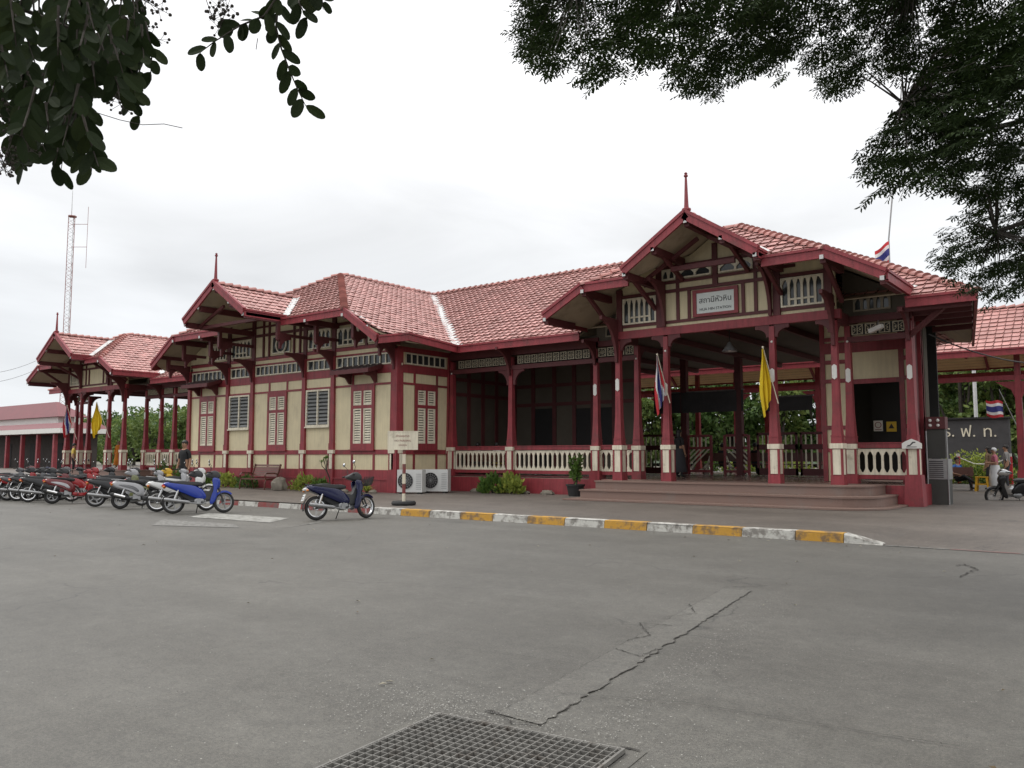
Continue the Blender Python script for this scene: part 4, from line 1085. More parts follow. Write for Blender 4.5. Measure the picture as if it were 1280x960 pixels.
for i in range(n):
    a0, a1 = -2.0 + 4.0 * i / n, -2.0 + 4.0 * (i + 1) / n; f = lambda a: .04 * math.sin(a * 3.1)
    mb.hexa([(a0, f(a0), .25), (a1, f(a1), .25), (a1, f(a1) + .02, .25), (a0, f(a0) + .02, .25), (a0, f(a0), 1.1), (a1, f(a1), 1.1), (a1, f(a1) + .02, 1.1), (a0, f(a0) + .02, 1.1)])
M['bann'] = mat('dark_banner', (.05, .048, .05), .8, .2, 2); mb.build('cloth', 'bann', hb_)
mb = MB(); mb.tube([(-2.05, .01, 1.12), (2.05, .01, 1.12)], .03, 6); mb.build('pole', 'metal', hb_)
hb2 = thing('hanging_banner', 'black banner behind the yellow flag, hung above the screen of the entrance hall', 'banner', (-11.2, 31.9, 2.95))
mb = MB(); mb.box(-.95, .95, 0, .02, .3, .85); mb.build('cloth', 'bann', hb2); mb = MB(); mb.tube([(-1, .01, .87), (1, .01, .87)], .03, 6); mb.build('pole', 'metal', hb2)

# flags
M['fr'] = mat('flag_red', (.50, .03, .04), .8, .08); M['fw'] = mat('flag_white', (.72, .72, .72), .8, .05); M['fb'] = mat('flag_blue', (.035, .04, .20), .8, .1); M['fy'] = mat('flag_yellow', (.72, .52, .02), .8, .06)
def draped_flag(tip, foot, L, wmax, lab, thai=True, seed=1, group=None):
    """a flag hanging limp in folds from a slanting staff"""
    tip = Vector(tip); foot = Vector(foot)
    t = thing('flag', lab, 'flag', tuple(foot), group)
    mb = MB(); mb.tube([foot - foot, tip - foot], .016, 6); mb.ball(tip - foot, .035, 6); mb.build('staff', 'pale', t)
    r = random.Random(seed); n, m = 24, 18; dirn = (tip - foot); top = tip - foot - dirn.normalized() * .05
    d2 = (dirn.copy()); d2.z = 0; d2 = d2.normalized() if d2.length > .01 else Vector((-1, 0, 0)); sd = Vector((.79, .61, 0))
    P = []
    for j in range(m + 1):
        v = j / m; q_ = min(1, v / .62); w = wmax * (.10 + .90 * q_ * q_ * (3 - 2 * q_)) * (1 - .35 * max(0, v - .7) / .3)
        row = []
        for i in range(n + 1):
            u = i / n - .5
            fold = .055 * math.sin(u * 17 + v * 2.2 + seed) * (.4 + v) + .02 * math.sin(u * 41 + seed)
            row.append(top + sd * (w * u) + Vector((-sd.y, sd.x, 0)) * fold + UP * (-L * v * (1 - .30 * (u + .5) * v)) + d2 * (.02 - .10 * v))
        P.append(row)
    for j in range(m):
        for i in range(n):
            c = (i / n + .10 * math.sin(j * .3)); c = min(.999, max(0, c))
            mi = 0 if not thai else (0 if c < 1 / 6 else 1 if c < 1 / 3 else 2 if c < 2 / 3 else 1 if c < 5 / 6 else 0)
            mb2.quad([P[j][i], P[j][i + 1], P[j + 1][i + 1], P[j + 1][i]], mi) if False else fl.append(([P[j][i], P[j][i + 1], P[j + 1][i + 1], P[j + 1][i]], mi))
    q = MB()
    for pts, mi in fl: q.quad(pts, mi)
    fl.clear()
    o = q.build('cloth', ['fr', 'fw', 'fb'] if thai else ['fy'], t, True)
    return t
fl = []
def Ypt(px, py, y):
    d = (pix(px, py, 1) - Vector((0, 0, CH))); return Vector((0, 0, CH)) + d * (y / d.y)
fa = Ypt(821.5, 443, 22.75); draped_flag(fa, (fa.x + .27, 23.02, fa.z - 1.5), 1.85, .30, 'striped red, white and blue flag hanging from the left entrance column', True, 2)
fa = Ypt(953.5, 434, 22.75); draped_flag(fa, (fa.x + .30, 23.02, fa.z - 1.6), 1.95, .31, 'plain yellow flag hanging from the right entrance column', False, 3)
fa = Ypt(84, 507, 22.6); draped_flag(fa, (fa.x + .5, 23.0, fa.z - 2.0), 1.9, .5, 'striped red, white and blue flag on the first column of the far left pavilion', True, 5)
fa = Ypt(121, 503, 22.6); draped_flag(fa, (fa.x + .8, 23.0, fa.z - 2.0), 2.0, .55, 'yellow flag on the middle column of the far left pavilion', False, 6)
def flying_flag(o, w, h, lab, udir, drop, pole=None, seed=1):
    t = thing('flag', lab, 'flag', tuple(o)); u = Vector(udir).normalized(); n = 16; q = MB(); s = Vector((-u.y, u.x, 0))
    f = lambda a, b: u * (w * a) + UP * (-h * b - drop * a + .05 * math.sin(a * 6 + b)) + s * (.10 * math.sin(a * 7 + seed + b))
    for i in range(n):
        for j in range(12):
            mi = [0, 0, 1, 1, 2, 2, 2, 2, 1, 1, 0, 0][j]
            q.quad([f(i / n, (j + 1) / 12), f((i + 1) / n, (j + 1) / 12), f((i + 1) / n, j / 12), f(i / n, j / 12)], mi)
    q.build('cloth', ['fr', 'fw', 'fb'], t, True)
    if pole:
        p = MB(); p.tube([Vector(a) - Vector(o) for a in pole], [.03, .015] if len(pole) == 2 else .03, 6); p.build('staff', 'metal', t)
    return t
o = Ypt(1111, 302, 33); top = Ypt(1138, -20, 33)
flying_flag(o, .5, .85, 'striped flag lowered on its halyard above the right end of the station roof', (-.9, -.2, 0), .32, [tuple(o + Vector((0, 0, -3.5))), tuple(o + UP * .1), tuple(top)], 2)
o = Ypt(1254, 502, 46); flying_flag(o, .72, .8, 'striped flag leaning on a thin staff by the black monument wall', (-.8, -.3, 0), -.1, [tuple(o + Vector((.9, 0, -2.2))), tuple(o + Vector((-.15, 0, .6)))], 4)

# ------------------------------------------------------------------ the platform canopy behind the station
pc = thing('platform_canopy', 'long pink-tiled canopy on red posts over the platform behind the station', 'canopy')
CX0, CX1, CY0, CY1 = -56.0, 1.0, 38.2, 44.2; CE = 5.75; CR = 7.9
o = roof([(CX0, CY0, CE), (CX1, CY0, CE), (CX1 - 3, 41.2, CR), (CX0, 41.2, CR)], (1, 0, 0), 80, soff=False, parent=pc)
ridge(o, ((CX0, 41.2, CR), (CX1 - 3, 41.2, CR)), ((CX1 - 3, 41.2, CR), (CX1, CY0, CE)))
roof([(CX1, CY0, CE), (CX1, CY1, CE), (CX1 - 3, 41.2, CR)], (0, 1, 0), 81, soff=False, parent=pc)
roof([(CX0, CY1, CE), (CX1, CY1, CE), (CX1 - 3, 41.2, CR), (CX0, 41.2, CR)], (1, 0, 0), 82, soff=False, parent=pc)
fascia([((CX0, CY0, CE), (CX1, CY0, CE))], parent=pc); fascia([((CX0, CY1, CE), (CX1, CY1, CE))], parent=pc); fascia([((CX1, CY0, CE), (CX1, CY1, CE))], parent=pc)
M['orange'] = mat('warm_soffit_boards', (.80, .56, .30), .6, .1, 1.3)
for s_ in (-1, 1):
    mb = MB(); n = 19
    for k in range(n):          # boarded underside of each slope
        f0, f1 = k / n, (k + .93) / n
        y0, y1 = 41.2 + s_ * 3 * f0, 41.2 + s_ * 3 * f1; z0, z1 = CR - .16 - (CR - CE) * f0, CR - .16 - (CR - CE) * f1; x1 = CX1 - 3 + 3 * f0 - .1
        mb.quad([(CX0, y0, z0), (x1, y0, z0), (x1, y1, z1), (CX0, y1, z1)]); 
        mb.quad([(CX0, y1, z1 + .012), (x1, y1, z1 + .012), (x1, 41.2 + s_ * 3 * (k + 1) / n, z1 + .012 - (CR - CE) * .07 / n), (CX0, 41.2 + s_ * 3 * (k + 1) / n, z1 + .012 - (CR - CE) * .07 / n)], 1)
    mb.build('soffit', ['orange', 'dred'], pc)
for yy in (CY0 + 1.0, CY1 - .9):
    mb = MB(); mb.box(CX0, CX1 - .2, yy - .1, yy + .1, *((4.60, 4.80) if yy < 40 else (5.12, 5.32))); mb.build('eaves_beam', 'red', pc)
    for x in [-52.3 + 4 * i for i in range(14)]:
        mb = MB(); mb.frust(x, yy, .16, .9, .17, .17); mb.frust(x, yy, .9, 6.1, .13, .10); mb.build('post', 'red', pc)
        if x > -30 and yy < 40:
            for dx in (-1, 1):
                mb = MB(); mb.prism([(x + dx * .1, yy - .05, 4.54), (x + dx * .8, yy - .05, 4.54), (x + dx * .55, yy - .05, 4.38), (x + dx * .25, yy - .05, 4.2), (x + dx * .1, yy - .05, 3.8)], (0, .1, 0)); mb.build('brace', 'red', pc)
for x in range(-54, 0, 4):
    mb = MB(); mb.beam((x, 41.2, CR - .28), (x, CY0 + .1, CE - .2), .10, .14); mb.beam((x, 41.2, CR - .28), (x, CY1 - .1, CE - .2), .10, .14); mb.build('rafter', 'red', pc)
mb = MB(); mb.box(CX0, -8.0, CY0 + .3, CY1 + .5, .155, .62); mb.build('platform', 'conc', pc)
rebase(pc, (-28, 41.2, .15))

# ------------------------------------------------------------------ annex, water tank, mast
an = thing('annex_building', 'low red-roofed annex with white fascia and dark open front at the far left', 'building')
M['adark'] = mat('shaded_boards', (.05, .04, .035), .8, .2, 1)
ax0, ax1, ay0 = -112.0, Ypt(66, 540, 38.4).x, 40.0
M['aroof'] = mat('red_sheet_roof', (.16, .034, .040), .5, .12, 1.5)
mb = MB(); mb.hexa([(ax0, ay0 - 1.6, 4.35), (ax1 + 1.6, ay0 - 1.6, 4.35), (ax1 + 1.6, ay0 + 3.4, 4.35), (ax0, ay0 + 3.4, 4.35), (ax0, ay0 - .2, 5.0), (ax1 + .4, ay0 - .2, 5.0), (ax1 + .4, ay0 + 3, 5.0), (ax0, ay0 + 3, 5.0)]); mb.build('awning_roof', 'aroof', an)
mb = MB(); mb.box(ax0, ax1 + 1.62, ay0 - 1.62, ay0 - 1.55, 3.85, 4.34); mb.box(ax1 + 1.55, ax1 + 1.62, ay0 - 1.55, ay0 + 3.4, 3.85, 4.34); mb.build('fascia_board', 'white', an)
mb = MB(); mb.box(ax0, ax1 - 4, ay0 + .6, ay0 + 3, 5.0, 5.72); mb.build('upper_wall', 'white', an)
mb = MB(); mb.hexa([(ax0, ay0 + .2, 5.73), (ax1 - 3.0, ay0 + .2, 5.73), (ax1 - 3.0, ay0 + 3.4, 5.73), (ax0, ay0 + 3.4, 5.73), (ax0, ay0 + 1.6, 7.5), (ax1 - 7.0, ay0 + 1.6, 7.5), (ax1 - 7.0, ay0 + 1.9, 7.5), (ax0, ay0 + 1.9, 7.5)]); mb.build('roof', 'aroof', an)
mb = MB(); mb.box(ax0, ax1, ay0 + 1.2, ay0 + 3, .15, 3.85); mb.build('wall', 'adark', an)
mb = MB(); mb.box(ax0, ax1 + 1.5, ay0 - 1.5, ay0 + 3.3, 3.78, 3.84); mb.build('soffit', 'dred', an)
for x in [ax1 - .3 - 3.9 * k for k in range(9)]: mb = MB(); mb.frust(x, ay0 - 1.2, .15, 3.78, .2, .17); mb.build('column', 'red', an)
for x in (ax1 - 5, ax1 - 11, ax1 - 18): mb = MB(); mb.box(x - 1.0, x + 1.0, ay0 + 1.16, ay0 + 1.2, .2, 2.9); mb.build('doorway', 'dark', an)
rebase(an, (ax1 - 10, 42, .15))
wt = thing('water_tank', 'dark grey water tank showing above the roof between the left pavilion and the booking block', 'water tank', (-62.0, 42.0, .15))
mb = MB(); mb.lathe([(0, 7.9), (1.55, 7.9), (1.6, 8.0), (1.6, 10.15), (1.5, 10.3), (0, 10.45)], n=20); M['tank'] = mat('tank_grey', (.055, .055, .05), .7, .2, 1.2); shade_auto(mb.build('drum', 'tank', wt))
for a in range(4): mb = MB(); x, y = 1.2 * math.cos(a * 1.57 + .7), 1.2 * math.sin(a * 1.57 + .7); mb.tube([(x, y, 0), (x, y, 7.9)], .12, 8); mb.build('leg', 'metal', wt)
M['mred'] = mat('mast_red', (.30, .12, .11), .6, .1); M['mwht'] = mat('mast_white', (.55, .55, .55), .6, .1)
ms = thing('radio_mast', 'tall slender lattice radio mast with side aerials rising behind the left pavilion', 'mast')
bx = Ypt(77, 560, 52); D = (bx - Vector((0, 0, CH))).dot(FWD); sc = D / FPX
H = [Ypt(91, 271, 52).z, Ypt(91, 238, 52).z]; c = (bx.x, bx.y)
r_ = 4.4 * sc
legs = [(r_ * math.cos(a), r_ * math.sin(a)) for a in (.3, 2.4, 4.5)]
mb = MB(); rails = []
for k, (x, y) in enumerate(legs): mb.tube([(c[0] + x, c[1] + y, .15), (c[0] + x, c[1] + y, H[0])], .045, 5, k % 2)
z = 1.0; i = 0
while z < H[0] - .5:
    for k in range(3):
        a, b = legs[k], legs[(k + 1) % 3]
        mb.tube([(c[0] + a[0], c[1] + a[1], z), (c[0] + b[0], c[1] + b[1], z + .55)], .018, 4, (int(z / 4)) % 2, cap=False)
        mb.tube([(c[0] + b[0], c[1] + b[1], z + .55), (c[0] + a[0], c[1] + a[1], z + 1.1)], .018, 4, (int(z / 4)) % 2, cap=False)
    z += 1.1
mb.build('lattice', ['mred', 'mwht'], ms)
mb = MB(); mb.lathe([(0, H[0]), (r_ * 1.2, H[0]), (r_ * 1.2, H[0] + .12), (0, H[0] + .12)], (c[0], c[1], 0), 8); mb.build('platform', 'mred', ms)
mb = MB(); mb.tube([(c[0] - r_ * .6, c[1], H[0]), (c[0] - r_ * .6, c[1], H[1])], [.06, .03], 5); mb.build('top_aerial', 'mwht', ms)
ex = Vector((RT.x, RT.y, 0)) * (20 * sc)
mb = MB(); z1, z2 = Ypt(91, 280, 52).z, Ypt(91, 308, 52).z
for zz in (z1, z2): mb.tube([(c[0], c[1], zz), (c[0] + ex.x, c[1] + ex.y, zz)], .035, 4)
mb.tube([(c[0] + ex.x, c[1] + ex.y, z2 - 3), (c[0] + ex.x, c[1] + ex.y, z1 + 2.5)], .03, 4); mb.build('side_aerial', 'mred', ms)
rebase(ms, (c[0], c[1], .15))

# ------------------------------------------------------------------ things along the front
def outdoor_unit(x, y, rz, w, h, d, lab, grille_side=False):
    t = thing('air_conditioner', lab, 'air conditioner', (x, y, PZ + .06), 'air conditioner units by the verandah', rz)
    F = Face((0, 0), (1, 0), (0, -1))
    mb = MB(); mb.box(-w / 2, w / 2, 0, d, 0, h); o = mb.build('casing', 'acw', t)
    mb = MB()
    cx = -w * .16; r = h * .36; nseg = 20
    for k in range(nseg):
        a, b = 2 * math.pi * k / nseg, 2 * math.pi * (k + 1) / nseg
        F.poly(mb, [(cx, h / 2), (cx + r * math.cos(a), h / 2 + r * math.sin(a)), (cx + r * math.cos(b), h / 2 + r * math.sin(b))], .001, .008)
    mb.build('fan_opening', 'dark', t)
    mb = MB()
    for q in (.25, .5, .75, 1.0):
        for k in range(nseg):
            a, b = 2 * math.pi * k / nseg, 2 * math.pi * (k + 1) / nseg
            mb.beam(F.p(cx + r * q * math.cos(a), h / 2 + r * q * math.sin(a), .02), F.p(cx + r * q * math.cos(b), h / 2 + r * q * math.sin(b), .02), .008, .008, up=(0, 1, 0))
    for k in range(8): a = math.pi * k / 8; mb.beam(F.p(cx - r * math.cos(a), h / 2 - r * math.sin(a), .022), F.p(cx + r * math.cos(a), h / 2 + r * math.sin(a), .022), .008, .008, up=(0, 1, 0))
    mb.build('fan_guard', 'metal', t)
    mb = MB()
    for i in range(8):
        for j in range(3): mb.box(-w / 2 - .006, -w / 2 - .001, .05 + j * .10, .11 + j * .10, .08 + i * (h - .14) / 8, .08 + i * (h - .14) / 8 + .045)
    mb.build('side_grille', 'dark', t)
    mb = MB()
    for i in range(9): F.box(mb, w * .26, w * .46, .1 + i * (h - .2) / 9, .1 + i * (h - .2) / 9 + .02, .001, .006)
    mb.build('front_louvres', 'metal', t)
    for e in (-1, 1): mb = MB(); mb.box(e * w * .35 - .05, e * w * .35 + .05, .02, d - .02, -.06, 0); mb.build('foot', 'black', t)
    return t
M['acw'] = mat('unit_white', (.56, .56, .54), .45, .06, 3, grime=((.3, .28, .25), 3, .6, .5))
outdoor_unit(-21.15, 21.3, R(24), .95, .80, .38, 'white air conditioner unit with a dark round fan, nearest the striped sign post')
outdoor_unit(-20.95, 22.4, R(24), 1.0, .80, .36, 'white air conditioner unit farther back, standing against the verandah base')
# striped post sign
sp_ = thing('notice_sign', 'cream notice board on a red and white striped post in a tyre base', 'sign', (-16.45, 16.35, PZ))
mb = MB()
for k in range(6):
    mb.tube([(0, 0, .05 + k * .27), (0, 0, .05 + (k + 1) * .27)], .047, 10, k % 2)
mb.build('post', ['pale', 'kred'], sp_)
mb = MB(); F = Face((0, -.06), (.79, .61), (.61, -.79)); F.box(mb, -.42, .42, 1.52, 2.04, -.02, .02); mb.build('board', 'pale', sp_)
mb = MB()
for q in ((-.42, .42, 1.52, 1.545), (-.42, .42, 2.015, 2.04), (-.42, -.395, 1.545, 2.015), (.395, .42, 1.545, 2.015)): F.box(mb, *q, .021, .028)
mb.build('frame', 'pale', sp_)
rr2 = random.Random(5)
for body, z, sz in (('ห้ามจอดรถ', 1.90, .085), ('NO PARKING', 1.77, .075), ('ขอบคุณ', 1.65, .07)):
    lettering(body, sz, 'kred', face_mtx(F.p(0, z, .023), F.u, F.n), sp_, ext=.001)
mb = MB()
prof = [(.16, 0), (.31, .0), (.34, .04), (.34, .07), (.31, .115), (.22, .12), (.17, .09), (.0, .09)]
mb.lathe(prof, n=24); shade_auto(mb.build('tyre_base', 'black', sp_), 50)
# park bench and boulder against the booking block
bn = thing('park_bench', 'dark red slatted bench with curled iron ends against the booking block wall', 'bench', (-29.0, 20.55, PZ), None, R(2))
mb = MB()
for k in range(5): mb.box(-.85, .85, -.30 + k * .105, -.215 + k * .105, .40 + .012 * math.sin(k), .435 + .012 * math.sin(k))
mb.build('seat', 'wood', bn); mb = MB()
for k in range(5): y = .26 + .035 * k; z = .52 + .10 * k; mb.hexa([(-.85, y, z), (.85, y, z), (.85, y + .03, z + .0), (-.85, y + .03, z), (-.85, y + .03, z + .085), (.85, y + .03, z + .085), (.85, y + .06, z + .085), (-.85, y + .06, z + .085)])
mb.build('backrest', 'wood', bn)
for e in (-1, 1):
    mb = MB(); x = e * .80
    mb.tube([(x, -.34, .0), (x, -.33, .25), (x, -.28, .40), (x, .22, .42), (x, .30, .2), (x, .36, 0)], .03, 6)
    mb.tube([(x, -.28, .40), (x, -.34, .58), (x, -.26, .66), (x, .1, .66), (x, .30, .62)], .028, 6); mb.tube([(x, .22, .42), (x, .42, 1.02)], .03, 6); mb.build('bench_end', 'wood', bn)
rk = MB(); r4 = random.Random(9)
for k in range(9):
    for j in range(12):
        pass
def rock(name, lab, c, r, sc, seed, m='stone', group=None):
    r4 = random.Random(seed); q = MB(); q.ball((0, 0, 0), r, 14, sc=sc)
    q.v = [tuple(Vector(v) * (1 + .22 * math.sin(v[0] * 9 / r + seed) * math.cos(v[1] * 7 / r) + r4.uniform(-.05, .05))) for v in q.v]
    q.v = [(x, y, max(-r * .35, z)) for x, y, z in q.v]
    o = q.build(name, m); o.location = c; shade_auto(o, 40); return tag(o, lab, 'rock', group)
M['stone'] = mat('grey_stone', (.17, .15, .12), .9, .25, 5, .5, 14)
rock('boulder', 'squat grey boulder at the right end of the dark red bench', (-27.3, 20.3, PZ + .16), .36, (.9, .8, 1.0), 3)
for k, (x, y, r) in enumerate(((-20.2, 23.9, .16), (-17.0, 23.95, .17), (-17.9, 23.85, .12), (-24.0, 20.75, .12), (-23.2, 20.7, .11), (-22.6, 20.9, .12), (-25.1, 20.75, .10))):
    rock('edging_stone', ['low flat stone at the left foot of the leafy clump under the verandah', 'pale edging stone just left of the potted shrub', 'small edging stone right of the leafy clump under the verandah', 'brown edging stone by the spiky plant, nearest its base', 'brown edging stone right of the spiky plant', 'brown edging stone beside the corner of the booking block', 'brown edging stone left of the spiky plant'][k], (x, y, PZ + .04), r, (1.5, 1.0, .7), k + 4, group='edging stones of the flower beds')
# cabinet with an old unit by the right corner
cb = thing('utility_cabinet', 'grimy grey equipment cabinet with white dials at the right corner of the station', 'cabinet', (-4.85, 25.9, .1))
mb = MB(); mb.box(-.28, .28, -.2, .3, .75, 1.32); mb.build('condenser_casing', 'metal', cb)
mb = MB()
for i in range(9): mb.box(-.22, .14, -.212, -.201, .80 + i * .055, .82 + i * .055)
mb.build('condenser_louvres', 'dark', cb)
mb = MB(); mb.box(-.26, .20, -.1, .25, 1.34, 2.15); mb.build('cabinet_body', 'tank', cb)
mb = MB(); mb.box(-.28, .22, -.14, -.1, 2.16, 2.50); mb.box(-.28, .22, -.1, .25, 2.16, 2.5); mb.build('meter_box', 'dred', cb)
for i in range(4): mb = MB(); mb.ball((-.16 + .2 * (i % 2), -.15, 2.26 + .14 * (i // 2)), .045, 8); mb.build('dial', 'white', cb)
mb = MB(); mb.box(-.30, .26, -.22, .3, .05, .74); mb.build('base', 'tank', cb)
for x in (-.26, .26): mb = MB(); mb.tube([(x, -.22, .05), (x, -.22, 2.1)], .02, 6); mb.build('rail', 'metal', cb)
# monument wall with the railway's initials and the garden in front of it
mw = thing('monument_wall', 'long black memorial wall with pale Thai railway initials beyond the platform', 'wall')
w0, w1 = Ypt(1170, 552, 52), Ypt(1262, 552, 52); zt = Ypt(1210, 524, 52).z
mb = MB(); mb.box(w0.x, w1.x, 52, 52.6, .1, zt); mb.build('slab', 'bann', mw)
mb = MB(); mb.box(w0.x - .1, w1.x + .1, 51.9, 52.7, zt, zt + .1); mb.build('coping', 'dark', mw)
for ch, px in (('ร.', 1186), ('ฟ.', 1210), ('ท.', 1237)):
    p = Ypt(px, 540, 51.97); lettering(ch, .86, 'pale', face_mtx(p, (1, 0), (0, -1)), mw)
rebase(mw, (w0.x, 52, .1))
# plastic stool, roped bollards
stl = thing('plastic_stool', 'yellow plastic stool standing on the yard behind the station', 'stool', tuple(Ypt(1228, 597, 36.5).xy) + (.15,))
M['ply'] = mat('yellow_plastic', (.60, .33, .02), .4, .05)
mb = MB(); mb.box(-.22, .22, -.22, .22, .52, .56); mb.build('seat', 'ply', stl)
for x in (-1, 1):
    for y in (-1, 1): mb = MB(); mb.beam((x * .22, y * .22, 0), (x * .17, y * .17, .52), .07, .07); mb.build('leg', 'ply', stl)
mb = MB(); mb.box(-.19, .19, -.21, -.19, .24, .30); mb.box(-.19, .19, .19, .21, .24, .30); mb.build('brace', 'ply', stl)
for k, px in enumerate((1197, 1262)):
    p = Ypt(px, 560, 46); t = thing('bollard', ['short red bollard with a rope, left of the clipped hedge', 'short red bollard with a rope, right of the standing people'][k], 'bollard', (p.x, 46, .12), 'roped bollards along the garden edge')
    mb = MB(); mb.tube([(0, 0, 0), (0, 0, 1.35)], .09, 8); mb.build('post', 'fr', t); mb = MB(); mb.tube([(0, 0, 1.35), (0, 0, 1.5)], .07, 8); mb.build('cap', 'white', t)
    mb = MB(); mb.tube([(.05, 0, 1.3), (.7, 0, 1.0), (1.5, 0, .95)] if k == 0 else [(-.05, 0, 1.3), (-.7, 0, 1.0), (-1.3, 0, 1.0)], .025, 5); mb.build('rope', 'white', t)
lp = thing('lamp_pole', 'plain pale metal pole standing among the trees behind the memorial wall', 'pole', tuple(Ypt(1222, 560, 53).xy) + (.1,))
mb = MB(); mb.tube([(0, 0, 0), (0, 0, 9)], .10, 8); mb.build('shaft', 'mwht', lp); mb = MB(); mb.lathe([(.2, 0), (.2, .15), (.1, .3)], n=8); mb.build('foot', 'metal', lp)
# overhead wires
def wire(name, pts, lab, r=.012, sag=.6, group=None):
    a, b = Vector(pts[0]), Vector(pts[1]); n = 16; mb = MB()
    mb.tube([a.lerp(b, k / n) - UP * (sag * 4 * (k / n) * (1 - k / n)) for k in range(n + 1)], r, 4, cap=False)
    return tag(mb.build(name, 'black'), lab, 'cable', group)
for k, (a, b) in enumerate((((-30, 468), (45, 451)), ((-30, 480), (45, 462)))):
    wire('power_line', (pix(*a, 70), pix(*b, 78)), ['upper black power line crossing the sky left of the far pavilion', 'lower black power line crossing the sky left of the far pavilion', ][k], .014, .3, 'power lines at the left')
for k, (a, b) in enumerate((((1225, 386), (1300, 391)), ((1228, 366), (1330, 270)), ((1240, 372), (1330, 300)))):
    wire('power_line', (pix(*a, 50), pix(*b, 40)), ['nearly level power line behind the right end of the station roof', 'steep power line rising at the right edge under the tree', 'lower of the two steep power lines at the right edge'][k], .016, .1, 'power lines at the right')
wire('slack_cable', ((-5.0, 26.0, 5.0), (-1.5, 38.0, 5.25)), 'black cable slung between the station corner and the platform canopy', .022, .55)

# ------------------------------------------------------------------ vegetation
def leafmat(name, col, trans=.25, var=.35, rough=.5):
    m = bpy.data.materials.new(name); m.use_nodes = True; t = m.node_tree; b = t.nodes['Principled BSDF']
    uv = t.nodes.new('ShaderNodeUVMap'); wn = t.nodes.new('ShaderNodeTexWhiteNoise'); wn.noise_dimensions = '2D'; t.links.new(uv.outputs[0], wn.inputs['Vector'])
    r = t.nodes.new('ShaderNodeValToRGB'); t.links.new(wn.outputs[0], r.inputs[0])
    stops(r.color_ramp, [(0, [c * (1 - var) for c in col]), (.6, col), (1, [min(1, c * (1 + var)) for c in (col[0] * 1.25, col[1], col[2])])])
    t.links.new(r.outputs[0], b.inputs['Base Color']); b.inputs['Roughness'].default_value = rough; b.inputs['Specular IOR Level'].default_value = .25
    tr = t.nodes.new('ShaderNodeBsdfTranslucent'); t.links.new(r.outputs[0], tr.inputs[0])
    ms_ = t.nodes.new('ShaderNodeMixShader'); ms_.inputs[0].default_value = trans
    out = t.nodes['Material Output']; t.links.new(b.outputs[0], ms_.inputs[1]); t.links.new(tr.outputs[0], ms_.inputs[2]); t.links.new(ms_.outputs[0], out.inputs[0])
    return m
M['lrain'] = leafmat('rain_tree_leaflets', (.020, .038, .009), .2, rough=.8)
M['lmyr'] = leafmat('crepe_myrtle_leaves', (.015, .027, .007), .22, rough=.8)
M['lgreen'] = leafmat('garden_leaves', (.085, .16, .032), .25)
M['lpale'] = leafmat('pale_garden_leaves', (.27, .34, .07), .3)
M['lfar'] = leafmat('far_tree_leaves', (.085, .155, .042), .3)
M['lfar2'] = leafmat('far_pale_leaves', (.14, .21, .058), .3)
M['bark'] = mat('grey_bark', (.045, .038, .030), .9, .3, 5, .6, 18)
RV = lambda r: Vector((r.gauss(0, 1), r.gauss(0, 1), r.gauss(0, 1))).normalized()
def leaf(mb, p, d, L, w, r, nrm=None, mi=0, fold=.12):
    d = Vector(d).normalized(); n = Vector(nrm) if nrm is not None else RV(r); s = d.cross(n)
    if s.length < .05: s = d.orthogonal()
    s.normalize(); n = s.cross(d); u = (r.random() * 900, r.random() * 900)
    a, b, c, e = p + d * L * .3, p + d * L * .62, p + d * L, p
    l1, l2 = a + s * w * .85 + n * w * fold, b + s * w + n * w * fold; r1, r2 = a - s * w * .85 + n * w * fold, b - s * w + n * w * fold
    mb.quad([e, l1, l2, c], mi, u); mb.quad([e, c, r2, r1], mi, u)
def oval(mb, p, d, L, w, r, nrm):
    """a broad oblong leaf with a rounded end, slightly folded and drooping"""
    d = Vector(d).normalized(); s = d.cross(Vector(nrm))
    if s.length < .05: s = d.orthogonal()
    s.normalize(); n = s.cross(d); u = (r.random() * 900, r.random() * 900); b = r.uniform(-.12, .05)
    T = (0, .10, .28, .5, .72, .88, .97, 1); W = (.0, .45, .88, 1, .95, .68, .34, 0)
    C = [p + d * L * t + n * (b * L * t * t) for t in T]
    for k in range(7):
        for e in (1, -1):
            q = [C[k], C[k] + s * e * w * W[k] + n * w * .18 * W[k], C[k + 1] + s * e * w * W[k + 1] + n * w * .18 * W[k + 1], C[k + 1]]
            if k == 0: q = [q[0], q[2], q[3]]
            if k == 6: q = q[:3]
            mb.quad(q if e > 0 else q[::-1], 0, u)
def leaf4(mb, p, d, L, w, r, mi=0):
    d = Vector(d).normalized(); s = d.cross(RV(r))
    if s.length < .05: s = d.orthogonal()
    s.normalize(); mb.quad([p, p + d * L * .5 + s * w, p + d * L, p + d * L * .5 - s * w], mi, (r.random() * 900, r.random() * 900))
